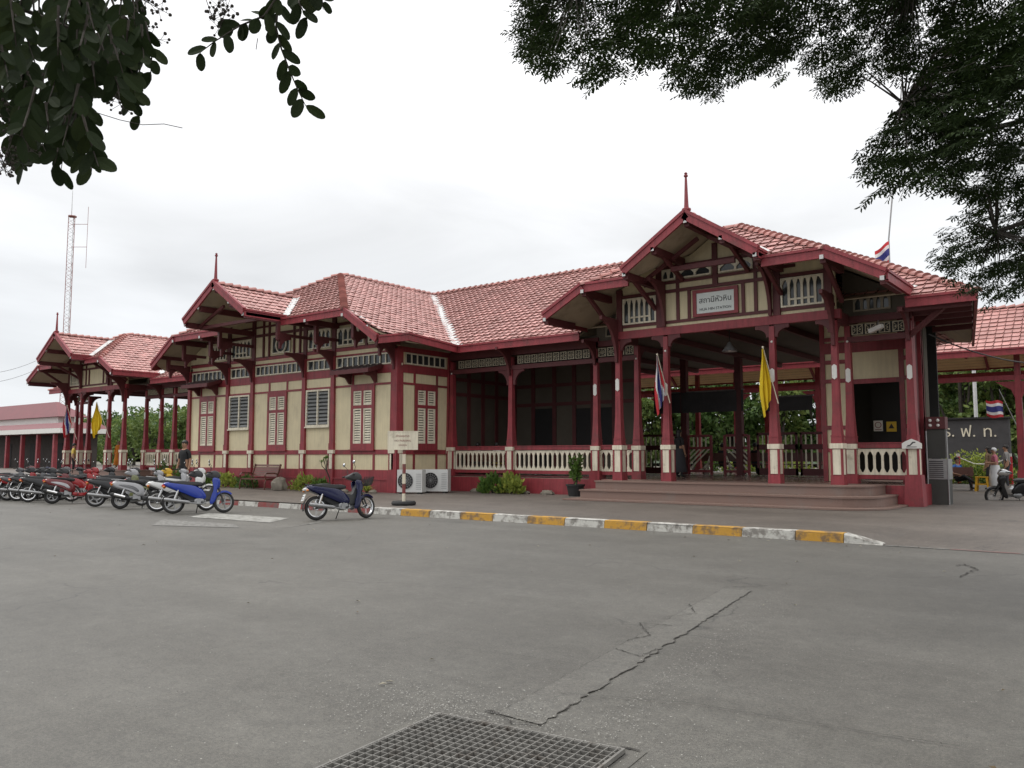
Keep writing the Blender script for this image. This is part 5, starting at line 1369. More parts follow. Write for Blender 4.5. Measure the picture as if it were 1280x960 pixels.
def far_tree(x, y, h, rad, lab, seed, m='lfar', cat='tree', group=None, n=1500, ls=.30, base=.1, trunk=.35, name='broadleaf_tree'):
    r = random.Random(seed); t = thing(name, lab, cat, (x, y, base), group)
    tb = MB(); zc = h * trunk
    tb.tube([(0, 0, 0), (r.uniform(-.2, .2), r.uniform(-.2, .2), zc * .6), (r.uniform(-.3, .3), 0, zc), (r.uniform(-.4, .4), r.uniform(-.3, .3), h * .75)], [.05 * h * .6, .04 * h * .6, .03 * h * .6, .01 * h], 7)
    cl = []
    for k in range(11):
        a = r.uniform(0, 6.28); q = r.uniform(.15, 1) ** .7; zz = r.uniform(zc, h * .92); lim = rad * (1 - .55 * abs((zz - h * .62) / (h * .5)))
        c = Vector((math.cos(a) * q * lim * .75, math.sin(a) * q * lim * .75, zz)); cl.append((c, r.uniform(.28, .48) * rad))
        tb.tube([(0, 0, zc * .8), c * .55 + Vector((0, 0, zz * .3)), c], [.012 * h, .008 * h, .004 * h], 5)
    tb.build('trunk', 'bark', t)
    mb = MB()
    for k in range(n):
        c, cr_ = cl[r.randrange(len(cl))]; v = RV(r); v.z *= .8; rr_ = cr_ * r.uniform(.35, 1.0) ** .5
        p = c + v * rr_; d = (v + RV(r) * .8 + Vector((0, 0, -.35)))
        leaf4(mb, p, d, ls * r.uniform(.7, 1.4), ls * .33, r)
    mb.build('crown', m, t)
    return t
KA = ['dense dark tree beyond the platform, seen through the entrance hall', 'pale feathery tree beyond the platform, seen through the entrance hall']
rt_ = random.Random(11)
# trees beyond the platform: nearer rows show through the hall, the pavilion and the yard
def tree_at(px, y, h, rad, lab, seed, m, **k):
    p = Ypt(px, 560, y); return far_tree(p.x, p.y, h, rad, lab, seed, m, **k)
GT = 'trees beyond the platform'
rows = [(560, 60, 8.5, 3.6), (640, 58, 8, 3.4), (715, 60, 9, 3.4), (765, 55, 7.5, 2.8), (790, 60, 10, 3.4), (812, 54, 7.2, 2.5), (842, 57, 8.5, 2.8), (868, 52, 7.0, 2.2), (893, 58, 9, 2.8), (918, 53, 7.6, 2.5), (946, 57, 9, 3.0), (975, 52, 7.2, 2.4), (1000, 56, 8.6, 3.0), (1030, 55, 8.2, 3.0)]
nth = ['first', 'second', 'third', 'fourth', 'fifth', 'sixth', 'seventh', 'eighth', 'ninth', 'tenth', 'eleventh', 'twelfth', 'thirteenth', 'fourteenth', 'fifteenth', 'sixteenth']
for k, (px, y, h, rd) in enumerate(rows):
    tree_at(px, y, h, rd, ['dense mid-green tree beyond the platform behind the hall', 'dark broad tree beyond the platform behind the hall', 'pale feathery tree beyond the platform behind the hall'][k % 3] + ', ' + nth[k] + ' from the left', 100 + k, ('lfar', 'lfar', 'lfar2')[k % 3], group=GT, n=2300, ls=.38, trunk=.12)
yr = [(1150, 60, 10, 3.6), (1180, 66, 11, 4.2), (1204, 58, 9.5, 3.4), (1228, 62, 11, 4), (1250, 58, 9.0, 3.4), (1276, 62, 11, 4), (1310, 58, 10, 4), (1350, 60, 11, 4), (1166, 72, 12, 4.5), (1193, 74, 12, 4.5), (1216, 72, 12, 4.5), (1240, 75, 12, 4.5), (1264, 73, 12, 4.5)]
for k, (px, y, h, rd) in enumerate(yr):
    tree_at(px, y, h, rd, 'leafy green tree above the black memorial wall, ' + nth[k] + ' from the left', 140 + k, ('lfar2', 'lfar')[k % 2], group='trees behind the memorial wall', n=2600, ls=.36, trunk=.15)
lf = [(96, 66, 9, 3.4), (112, 60, 8, 3.2), (130, 64, 8.5, 3.4), (150, 58, 8, 3.2), (168, 62, 9, 3.6), (186, 57, 8, 3.2), (204, 61, 8.5, 3.4), (222, 64, 9, 3.4), (80, 72, 10, 4), (250, 66, 9, 4)]
for k, (px, y, h, rd) in enumerate(lf):
    tree_at(px, y, h, rd, 'bushy tree seen between the posts of the far left pavilion, ' + nth[k] + ' in the row', 170 + k, ('lfar', 'lfar2')[k % 2], group='trees behind the left pavilion', n=1900, ls=.40, trunk=.12)
hl_ = [(-8, 90, 12, 6), (8, 96, 14, 6), (24, 92, 12.5, 6), (40, 98, 13, 6), (58, 94, 11, 5), (76, 99, 12, 6), (94, 96, 10.5, 5), (-26, 95, 13, 6), (-48, 92, 13, 6)]
for k, (px, y, h, rd) in enumerate(hl_):
    tree_at(px, y, h, rd, 'rounded distant tree on the rise behind the annex roof, ' + nth[k] + ' in the row', 200 + k, ('lfar', 'lfar2')[k % 2], group='trees on the rise behind the annex', n=1600, ls=.55, trunk=.2)
mb = MB(); rh = random.Random(4)
xs_ = [-420, -360, -300, -250, -210, -170, -130, -90, -40, 20, 90]; hh = [0, 14, 20, 23, 19, 14, 9, 5, 3, 2, 0]
for i in range(10):
    for j, (y0, y1, f0, f1) in enumerate(((110, 150, .12, .6), (150, 210, .6, 1), (210, 300, 1, 0))):
        mb.quad([(xs_[i], y0, hh[i] * f0), (xs_[i + 1], y0, hh[i + 1] * f0), (xs_[i + 1], y1, hh[i + 1] * f1), (xs_[i], y1, hh[i] * f1)])
M['hill'] = mat('wooded_hill', (.035, .055, .025), .95, .3, .25, .8, .6); struct(shade_auto(mb.build('hills', 'hill'), 80))
rw_ = random.Random(8); mb = MB()
for k in range(9000):
    x = rw_.uniform(-400, 60); y = rw_.uniform(110, 205); i = max(j for j in range(10) if xs_[j] <= x); tt = (x - xs_[i]) / (xs_[i + 1] - xs_[i]); H_ = hh[i] + (hh[i + 1] - hh[i]) * tt
    f = .12 + .48 * (y - 110) / 40 if y < 150 else .6 + .4 * (y - 150) / 60
    p = Vector((x, y, H_ * f + rw_.uniform(0, 3.6)))
    leaf4(mb, p, RV(rw_), rw_.uniform(1.2, 2.6), .8, rw_)
o = mb.build('hillside_wood', 'lfar'); o['kind'] = 'stuff'
# clipped garden shrubs by the memorial wall
def shrub(x, y, z, rx, ry, h, lab, seed, m='lgreen', n=700, ls=.09, group=None, name='shrub', upright=0., cat='shrub'):
    r = random.Random(seed); t = thing(name, lab, cat, (x, y, z), group); s = MB()
    for k in range(7): a = r.uniform(0, 6.28); s.tube([(0, 0, 0), (math.cos(a) * rx * .4, math.sin(a) * ry * .4, h * .4), (math.cos(a) * rx * .7, math.sin(a) * ry * .7, h * .8)], [.015, .01, .004], 4)
    s.build('stem', 'bark', t); mb = MB()
    for k in range(n):
        v = RV(r); v.z = abs(v.z); q = r.uniform(.3, 1) ** .4; lump = 1 + .22 * math.sin(v.x * 5 + seed) * math.cos(v.y * 6 + seed)
        p = Vector((v.x * rx * q * lump, v.y * ry * q * lump, v.z * h * q * lump)); leaf(mb, p, v + RV(r) * .6 + UP * upright, ls * r.uniform(.7, 1.35), ls * .30, r)
    mb.build('foliage', m, t); return t
for k, (px, y, rx, h, m) in enumerate(((1205, 48, 1.5, 1.5, 'lpale'), (1228, 48.5, 1.6, 1.6, 'lpale'), (1190, 46, 1.2, .8, 'lgreen'), (1215, 46.2, 1.5, .85, 'lpale'), (1238, 46.4, 1.3, .9, 'lgreen'))):
    p = Ypt(px, 560, y); shrub(p.x, y, .12, rx, 1.0, h, ['tall clipped shrub in front of the memorial wall, left one', 'tall clipped shrub in front of the memorial wall, right one', 'low green bush at the left of the memorial garden', 'low yellow-green bush in the middle of the memorial garden', 'low green bush at the right of the memorial garden'][k], 300 + k, m, 900, .14, 'clipped shrubs in the memorial garden')
for k, (px, y, rx, h) in enumerate(((900, 48, 1.5, 1.5), (925, 47.5, 1.3, 1.2), (955, 48, 1.6, 1.7), (990, 48, 1.4, 1.4), (790, 47, 1.3, 1.3))):
    p = Ypt(px, 560, y); shrub(p.x, y, .12, rx, 1.0, h, 'rounded garden shrub across the tracks seen through the hall, ' + nth[k] + ' in the row', 320 + k, ('lgreen', 'lpale')[k % 2], 800, .16, 'garden shrubs across the tracks')
# planting along the front
shrub(-19.15, 23.55, PZ, .55, .35, .62, 'leafy clump of broad pale-green leaves under the left verandah bay, left half', 340, 'lgreen', 420, .17, 'broad-leaved clumps under the verandah', 'leafy_plant', .8, 'plant')
shrub(-18.35, 23.6, PZ, .55, .35, .60, 'leafy clump of broad pale-green leaves under the left verandah bay, right half', 341, 'lpale', 380, .17, 'broad-leaved clumps under the verandah', 'leafy_plant', .8, 'plant')
shrub(-31.9, 20.9, PZ, .75, .4, .55, 'bright green low plant left of the dark red bench', 342, 'lpale', 450, .14, 'low plants along the booking block', 'leafy_plant', .7, 'plant')
shrub(-33.3, 20.9, PZ, .6, .4, .5, 'low green plant behind the parked blue motorcycle at the left end of the booking block', 347, 'lgreen', 350, .14, 'low plants along the booking block', 'leafy_plant', .7, 'plant')
shrub(-30.5, 21.0, PZ, .5, .35, .5, 'dark green low plant behind the left end of the bench', 343, 'lfar', 320, .13, 'low plants along the booking block', 'leafy_plant', .6, 'plant')
shrub(-26.6, 20.9, PZ, .6, .35, .55, 'yellow-green low plant just right of the boulder', 344, 'lpale', 380, .14, 'low plants along the booking block', 'leafy_plant', .7, 'plant')
shrub(-25.6, 20.9, PZ, .45, .35, .42, 'low plant behind the lone dark blue motorcycle', 345, 'lgreen', 280, .13, 'low plants along the booking block', 'leafy_plant', .7, 'plant')
def spiky(x, y, z, lab, seed, n=46, L=.62, name='spiky_plant'):
    r = random.Random(seed); t = thing(name, lab, 'plant', (x, y, z)); mb = MB()
    for k in range(n):
        a = r.uniform(0, 6.28); el = r.uniform(.25, 1.3); d = Vector((math.cos(a) * math.cos(el), math.sin(a) * math.cos(el), math.sin(el))); l = L * r.uniform(.6, 1.1); s = d.cross(UP).normalized() * .022; u = (r.random() * 900, 1)
        p0 = Vector((0, 0, .03)); p1 = p0 + d * l * .5; p2 = p0 + d * l - UP * l * .22
        mb.quad([p0 - s * .6, p0 + s * .6, p1 + s, p1 - s], 0, u); mb.quad([p1 - s, p1 + s, p2], 0, u)
    mb.build('foliage', 'lpale', t); mb = MB(); mb.tube([(0, 0, -.02), (0, 0, .12)], .05, 6); mb.build('stem', 'bark', t)
spiky(-23.0, 20.95, PZ, 'spiky variegated plant at the corner of the booking block', 350)
ft = thing('frangipani', 'nearly leafless forked frangipani against the booking block wall behind the lone motorcycle', 'plant', (-25.1, 21.0, PZ))
mb = MB(); rf = random.Random(6)
def fork(p, d, L, r, n):
    q = p + d * L; mb.tube([p, q], [r, r * .8], 6)
    if n == 0:
        for k in range(5): leaf(fl2, q, d + RV(rf) * .9, rf.uniform(.08, .16), .022, rf)
        return
    for k in range(2): fork(q, (d + RV(rf) * .55 + UP * .15).normalized(), L * .72, r * .75, n - 1)
fl2 = MB(); fork(Vector((0, 0, 0)), Vector((-.1, 0, 1)), .5, .03, 3); mb.build('trunk', 'bark', ft); fl2.build('foliage', 'lgreen', ft)
pt = thing('potted_shrub', 'bushy potted shrub in a dark tub beside the left end of the entrance steps', 'potted plant', (-15.55, 23.55, PZ))
mb = MB(); mb.lathe([(0, 0), (.24, 0), (.30, .34), (.33, .34), (.33, .40), (.27, .40), (.26, .36), (0, .36)], n=16); shade_auto(mb.build('tub', 'black', pt), 40)
mb = MB(); rp_ = random.Random(12); sm = MB()
for k in range(9):
    a = rp_.uniform(0, 6.28); hgt = rp_.uniform(.5, 1.15); q = Vector((math.cos(a) * .20 * hgt, math.sin(a) * .20 * hgt, .36 + hgt)); sm.tube([(math.cos(a) * .05, math.sin(a) * .05, .34), q], [.014, .007], 5)
    for j in range(34): b = Vector((math.cos(a) * .05, math.sin(a) * .05, .34)).lerp(q, rp_.uniform(.25, 1)); leaf(mb, b, RV(rp_) + UP * .35, rp_.uniform(.13, .24), .032, rp_)
sm.build('stem', 'bark', pt); mb.build('foliage', 'lgreen', pt)
for k, (px, y) in enumerate(((223, 23.6), (230, 23.0), (205, 24.0))):
    p = Ypt(px, 580, y); shrub(p.x, y, PZ, .45, .35, 1.0, ['leafy bush beside the man in black at the pavilion balustrade', 'small leafy bush at the left corner of the booking block', 'pale bush against the balustrade left of the man in black'][k], 360 + k, 'lgreen', 260, .13, name='leafy_plant', upright=.5, cat='plant')

# the rain tree whose boughs hang in from the upper right; its trunk stands outside the frame
rtree = thing('rain_tree', 'large dark feathery rain tree hanging its boughs into the upper right of the picture', 'tree', (6.2, 14.6, 0.0))
r5 = random.Random(21); W0 = Vector((6.2, 14.6, 0))
def inside(poly, x, y):
    c = False
    for i in range(len(poly)):
        x0, y0 = poly[i]; x1, y1 = poly[i - 1]
        if (y0 > y) != (y1 > y) and x < (x1 - x0) * (y - y0) / (y1 - y0) + x0: c = not c
    return c
# boughs as measured against the sky (photo x, y) with their real distance
BOUGH = [[(652, -20), (640, 45), (655, 68), (690, 78), (712, 62), (735, 52), (728, 88), (742, 100), (770, 82), (790, 95), (806, 80), (822, 62), (832, 90), (858, 108), (884, 98), (884, 118), (915, 112), (925, 80), (975, 92), (1010, 82), (1036, 112), (1072, 112), (1080, 60), (1100, 95), (1128, 90), (1140, 60), (1130, -20)],
         [(1130, -20), (1130, 100), (1150, 100), (1120, 150), (1070, 185), (1090, 222), (1130, 218), (1170, 232), (1215, 240), (1225, 258), (1180, 290), (1172, 300), (1178, 335), (1212, 350), (1232, 368), (1262, 362), (1300, 350), (1300, -20)],
         [(560, -24), (1700, -24), (1700, -330), (700, -330), (580, -160)], [(1302, -24), (1720, -24), (1720, 400), (1302, 360)]]
fr_ = MB(); tw = MB(); cen = []
def frond(p, d, L):
    """a twig of paired feather leaves: fine leaflets along drooping stalks"""
    d = d.normalized(); nrm = (UP + RV(r5) * .45).normalized(); s0 = d.cross(nrm).normalized()
    for k in range(4):
        for sg in (-1, 1):
            b = p + d * L * (.14 + .25 * k); dd = (d * .55 + s0 * sg * .9 - UP * .28 + RV(r5) * .18).normalized(); l2 = L * (.62 - .07 * k)
            n2 = (nrm + RV(r5) * .35).normalized(); s2 = dd.cross(n2).normalized(); n = 4
            for j in range(n):
                q = b + dd * l2 * (j + .7) / n
                for s3 in (-1, 1):
                    e = (s2 * s3 * .8 + dd * .6 - UP * .25 + RV(r5) * .3).normalized() * (.056 + .022 * r5.random()); w = dd * (.013 + .005 * r5.random()); u = (r5.random() * 900, r5.random() * 900)
                    fr_.quad([q, q + e * .5 + w, q + e, q + e * .5 - w], 0, u)
nfr = 0
for bi, poly in enumerate(BOUGH):
    x0 = min(p[0] for p in poly); x1 = max(p[0] for p in poly); y0 = min(p[1] for p in poly); y1 = max(p[1] for p in poly)
    cl = []
    for k in range((620, 780, 1150, 650)[bi]):
        for _ in range(60):
            x, y = r5.uniform(x0, x1), r5.uniform(y0, y1)
            if inside(poly, x, y) and math.sin(x * .083 + 2 * math.sin(y * .05)) * math.sin(y * .115 + 1.5 * math.sin(x * .04)) < .48: break
        dd = 10.2 + 1.5 * math.sin(x * .012 + y * .021) + r5.uniform(-1.0, 1.0) if bi in (0, 2) else 9.8 + 1.4 * math.sin(x * .017 + y * .015 + 1) + r5.uniform(-1.1, 1.1)
        p = pix(x, y, dd); out = (p - (W0 + UP * 6.2)); out.z *= .35; out.normalize()
        L = r5.uniform(.24, .38)
        frond(p - out * L * .6, out + RV(r5) * .55 - UP * .18, L); nfr += 1
        if k % 4 == 0: cl.append(p)
    cen.append(cl)
for k in range(900):     # the rest of the crown, above and beside what the camera sees
    a = r5.uniform(0, 6.28); q = r5.uniform(.1, 1) ** .5 * 8.5; p = W0 + Vector((math.cos(a) * q, math.sin(a) * q, 8.4 + 2.2 * (1 - (q / 8.5) ** 2) + r5.uniform(-.6, .6)))
    rel = p - Vector((0, 0, CH)); dz = rel.dot(FWD)
    if dz > 0:
        sx_, sy_ = 640 + FPX * rel.dot(RT) / dz, 480 - FPX * rel.dot(UP * math.cos(PITCH) - FW * math.sin(PITCH)) / dz
        if -60 < sx_ < 1320 and sy_ > -40: continue
    frond(p, RV(r5), .5)
tr = MB(); Z = UP
tr.tube([W0 - W0, (.05, .0, 1.5), (-.1, .1, 3.2), (-.3, .1, 4.6)], [.55, .42, .36, .32], 12); fork_ = Vector((-.3, .1, 4.6))
o = tr.build('trunk', 'bark', rtree)
def limb(path, r0, r1):
    m = MB(); n = len(path); m.tube([Vector(p) for p in path], [r0 + (r1 - r0) * k / (n - 1) for k in range(n)], 7); m.build('limb', 'bark', rtree)
tips = []
for (px, py, d, r0) in ((1180, -60, 10.5, .16), (900, -30, 10.8, .14), (1240, 160, 10.2, .10), (1130, 130, 10.2, .10), (1245, 290, 10.2, .09), (720, -10, 11, .10), (1320, 60, 10, .12)):
    e = pix(px, py, d) - W0; mid = fork_.lerp(e, .5) + UP * .7 + RV(r5) * .2
    limb([fork_, fork_.lerp(mid, .5) + UP * .2, mid, mid.lerp(e, .6) + UP * .15, e], r0, .025); tips.append((mid, e))
tg = MB()
for cl in cen:
    for p in cl:
        p = p - W0; best = min((m_.lerp(e, t) for m_, e in tips for t in (.3, .6, .8, 1)), key=lambda q: (q - p).length)
        if (best - p).length > 3.2: continue
        mid = best.lerp(p, .55) + UP * .10 + RV(r5) * .05
        tg.tube([best, mid, p], [.014, .009, .003], 4, cap=False)
o = tg.build('twigs', 'bark', rtree); o['kind'] = 'stuff'
fr_.v = [(x - W0.x, y - W0.y, z) for x, y, z in fr_.v]; fr_.build('crown', 'lrain', rtree)

# crepe myrtle whose leafy twigs hang close over the camera at the upper left
T0 = Vector((-3.6, -.9, 0)); mt = thing('crepe_myrtle', 'broad-leaved tree with seed capsules hanging close at the upper left', 'tree', tuple(T0))
r6 = random.Random(31); lv = MB(); tg = MB(); sd = MB()
def twig(pts, d, leaves=True, L=.065, step=.028, r0=.004):
    P = [pix(x, y, d + dz) - T0 for x, y, dz in pts]; tg.tube(P, [r0 - (r0 - .0012) * k / (len(P) - 1) for k in range(len(P))], 5, cap=False)
    if not leaves: return
    acc = 0; k = 0
    for a, b in zip(P[:-1], P[1:]):
        seg = (b - a).length; t = 0; dr = (b - a).normalized()
        while t < seg:
            p = a + dr * t; s = 1 if k % 2 else -1; side = dr.cross((FWD + RV(r6) * .35)).normalized()
            dd = dr * .55 + side * s * .75 - UP * r6.uniform(.25, .75) + FW * r6.uniform(-.25, .25)
            oval(lv, p, dd, L * r6.uniform(.75, 1.2), L * r6.uniform(.21, .27), r6, -FWD + RV(r6) * .75); t += step * r6.uniform(.7, 1.3); k += 1
def panicle(x, y, d, dx, dy, n=26):
    a = pix(x, y, d) - T0; b = pix(x + dx, y + dy, d) - T0
    q_ = MB(); q_.tube([a, b], [.0018, .0008], 4, cap=False)
    for k in range(n):
        m0 = a.lerp(b, r6.random()); p = m0 + RV(r6) * .035; q_.tube([m0, p], .0008, 3, cap=False); q_.ball(p, r6.uniform(.004, .0065), 5)
    q_.build('seed_capsules', 'bark', mt)
twig([(352, -12, 0), (330, 20, 0), (300, 32, .05), (268, 52, 0), (250, 66, 0)], 2.45)
twig([(348, -5, .1), (345, 35, .1), (352, 62, .1), (362, 88, .1), (372, 112, .1), (382, 132, .1)], 2.4)
twig([(420, -30, .1), (395, -6, .1), (372, 8, .1)], 2.5); twig([(400, -30, .1), (402, -8, 0), (404, 12, 0)], 2.45); twig([(372, -30, .1), (374, 4, 0), (384, 24, 0)], 2.45)
MASS = [(-20, -20), (178, -20), (178, 30), (184, 75), (172, 112), (150, 122), (134, 100), (118, 108), (104, 130), (120, 170), (120, 205), (98, 215), (70, 165), (52, 140), (40, 190), (38, 222), (18, 195), (14, 130), (-20, 150)]
for k in range(118):
    for _ in range(60):
        x, y = r6.uniform(-25, 200), r6.uniform(-25, 190)
        if inside(MASS, x, y): break
    d = r6.uniform(2.1, 3.3); ln = r6.uniform(24, 58); an_ = r6.uniform(.9, 2.2)
    ex, ey = x + math.cos(an_) * ln * .6, min(y + math.sin(an_) * ln, 212)
    twig([(x - math.cos(an_) * ln * .3, y - ln * .5, 0), (x, y, 0), ((x + ex) / 2, (y + ey) / 2, r6.uniform(-.05, .05)), (ex, ey, 0)], d, step=.044)
twig([(88, 95, 0), (84, 130, 0), (88, 160, 0), (100, 185, 0), (112, 205, 0)], 2.5); twig([(95, 100, 0), (108, 140, 0), (112, 160, 0)], 2.5); twig([(30, 120, 0), (32, 160, 0), (36, 200, 0)], 2.6, step=.06)
twig([(150, 60, 0), (165, 90, 0), (170, 125, 0)], 2.5); twig([(182, 30, 0), (190, 65, 0), (188, 100, 0)], 2.55)
for q in ((170, -5, 2.6, 40, 22), (165, 20, 2.6, 38, 35), (280, -8, 2.5, -18, 34), (285, 6, 2.5, -10, 28), (135, 100, 2.6, 18, 36), (10, 140, 2.6, 30, 50), (20, 160, 2.6, -20, 55), (45, 130, 2.7, -10, 60), (5, 110, 2.6, 25, 40), (0, 190, 2.6, 8, 30)): panicle(*q)
for pts in ([(118, 140, 0), (150, 150, 0), (178, 156, 0), (205, 155, 0), (228, 160, 0)], [(256, -5, 0), (262, 12, 0), (268, 28, 0)], [(322, 48, 0), (320, 62, 0)]): twig(pts, 2.5, False, r0=.0012)
tb = MB(); top = pix(60, -260, 3.0) - T0
tb.tube([(0, 0, 0), (.1, .1, 1.0), (.0, .35, 2.0), (.0, .7, 2.9)], [.11, .09, .08, .06], 9); tb.build('trunk', 'bark', mt)
hub = Vector((0, .7, 2.9))
for (px, py, d) in ((60, -40, 2.7), (150, -30, 2.7), (330, -40, 2.6), (-40, 60, 2.7), (100, 40, 2.8), (400, -60, 2.6)):
    e = pix(px, py, d) - T0; mid = hub.lerp(e, .5) + UP * .22; m_ = MB(); m_.tube([hub, mid, e], [.03, .016, .005], 6); m_.build('limb', 'bark', mt)
for k in range(150):     # the same foliage goes on above and left of the picture
    x, y = (r6.uniform(-330, 480), r6.uniform(-300, -40)) if k < 110 else (r6.uniform(-330, -60), r6.uniform(-60, 190))
    d = r6.uniform(2.0, 3.5); ln = r6.uniform(30, 70); an_ = r6.uniform(.9, 2.2); y = min(y, -ln - 24) if x > -60 else y
    twig([(x - math.cos(an_) * ln * .3, y - ln * .5, 0), (x, y, 0), (x + math.cos(an_) * ln * .6, y + math.sin(an_) * ln, 0)], d, step=.040)
tg.build('twigs', 'bark', mt)['kind'] = 'stuff'; lv.build('crown', 'lmyr', mt)

# ------------------------------------------------------------------ motorcycles
def paint(name, col, rough=.22): M[name] = mat(name, col, rough, .05, 3, coat=.25)
for nm, c in (('pblue', (.006, .030, .27)), ('pnavy', (.004, .006, .045)), ('pblack', (.012, .012, .013)), ('pred', (.28, .012, .014)), ('psilver', (.34, .34, .35)), ('pgrey', (.09, .09, .095)), ('polive', (.14, .15, .06)), ('pyel', (.55, .33, .01)), ('pwhite', (.62, .62, .60)), ('pmaroon', (.13, .014, .016))): paint(nm, c)
M['chrome'] = mat('chrome', (.62, .62, .62), .18, .05, 3, metal=1.); M['vinyl'] = mat('seat_vinyl', (.02, .02, .021), .45, .15, 9, .1, 60)
M['gplast'] = mat('grey_plastic', (.035, .035, .036), .5, .1, 6); M['alu'] = mat('cast_alloy', (.30, .30, .30), .4, .12, 8, metal=.7)
M['lens'] = mat('clear_lens', (.60, .60, .60), .1, .05, 4); M['rlens'] = mat('red_lens', (.40, .012, .01), .15, .05, 4); M['olens'] = mat('amber_lens', (.55, .16, .01), .15, .05, 4)
M['tyre'] = mat('tyre_rubber', (.022, .021, .020), .75, .2, 12); M['mirror'] = mat('mirror_glass', (.80, .82, .84), .06, .02, 3, metal=1.)
def slab(mb, poly, w, inset=.84, mi=0, w2=None, y=0.):
    """a puffed panel: side outline (x,z), half width w"""
    cx = sum(p[0] for p in poly) / len(poly); cz = sum(p[1] for p in poly) / len(poly); n = len(poly)
    rings = []
    for yy, k in ((-w, inset - .10), (-w * .93, inset + .04), (-w * .62, 1.), (w * .62, 1.), (w * .93, inset + .04), (w, inset - .10)):
        rings.append([(cx + (px - cx) * k, y + yy, cz + (pz - cz) * k) for px, pz in poly])
    b = len(mb.v)
    for r_ in rings: mb.v += r_
    for k in range(5):
        for j in range(n): l = (j + 1) % n; mb.f.append((b + k * n + j, b + (k + 1) * n + j, b + (k + 1) * n + l, b + k * n + l)); mb.m.append(mi)
    mb.f.append(tuple(b + j for j in range(n))); mb.m.append(mi); mb.f.append(tuple(b + 5 * n + j for j in range(n - 1, -1, -1))); mb.m.append(mi)
def smooth_poly(poly, it=1):
    for _ in range(it):
        q = []
        for i in range(len(poly)):
            a, b = poly[i], poly[(i + 1) % len(poly)]; q += [(a[0] * .75 + b[0] * .25, a[1] * .75 + b[1] * .25), (a[0] * .25 + b[0] * .75, a[1] * .25 + b[1] * .75)]
        poly = q
    return poly
def make_wheel(par, x, R_, spokes, steer=0., tw=.042):
    def P(o): 
        o.location = (x, 0, R_); o.rotation_euler = (0, 0, steer); return o
    mb = MB(); n = 28; k = 9
    b = 0
    for i in range(n):
        a = 2 * math.pi * i / n
        for j in range(k):
            t = 2 * math.pi * j / k; rr_ = R_ - tw + tw * math.cos(t); mb.v.append((rr_ * math.cos(a), tw * .92 * math.sin(t), rr_ * math.sin(a)))
    for i in range(n):
        for j in range(k): mb.f.append((i * k + j, i * k + (j + 1) % k, ((i + 1) % n) * k + (j + 1) % k, ((i + 1) % n) * k + j)); mb.m.append(0)
    o = P(mb.build('wheel', 'tyre', par, True))
    r0 = R_ - tw * 2
    rm = MB(); rm.lathe([(r0 - .012, -.024), (r0 + .012, -.028), (r0 + .004, 0), (r0 + .012, .028), (r0 - .012, .024), (r0 - .02, 0), (r0 - .012, -.024)], n=28, ax='y')
    rm.lathe([(0, -.05), (.045, -.05), (.05, -.02), (.05, .02), (.045, .05), (0, .05)], n=12, ax='y')
    if spokes == 'wire':
        for i in range(18):
            a = 2 * math.pi * i / 18; s = 1 if i % 2 else -1; a2 = a + .35 * (1 if i % 4 < 2 else -1)
            rm.tube([(.045 * math.cos(a), s * .03, .045 * math.sin(a)), (r0 * math.cos(a2), 0, r0 * math.sin(a2))], .0028, 4, cap=False)
    else:
        for i in range(5):
            a = 2 * math.pi * i / 5; rm.beam((.04 * math.cos(a), 0, .04 * math.sin(a)), (r0 * math.cos(a), 0, r0 * math.sin(a)), .035, .03, up=(0, 1, 0))
    shade_auto(rm.build('rim', 'chrome' if spokes == 'wire' else 'alu', o), 40)
    return o
def mirror(par, y, x, z, hx, hz, hy):
    mb = MB(); mb.tube([(x, y, z), (x + .02, y + hy * .5, z + hz * .6), (x + hx, y + hy, z + hz)], .006, 6)
    o = mb.build('mirror', 'black', par); s = MB(); c = (x + hx, y + hy * 1.05, z + hz + .03)
    s.ball(c, .078, 10, sc=(.22, 1., .62)); shade_auto(s.build('mirror_shell', 'gplast', o))
    g = MB(); g.ball((c[0] - .008, c[1], c[2]), .070, 10, sc=(.16, 1., .60)); g.build('mirror_glass', 'mirror', o, True)
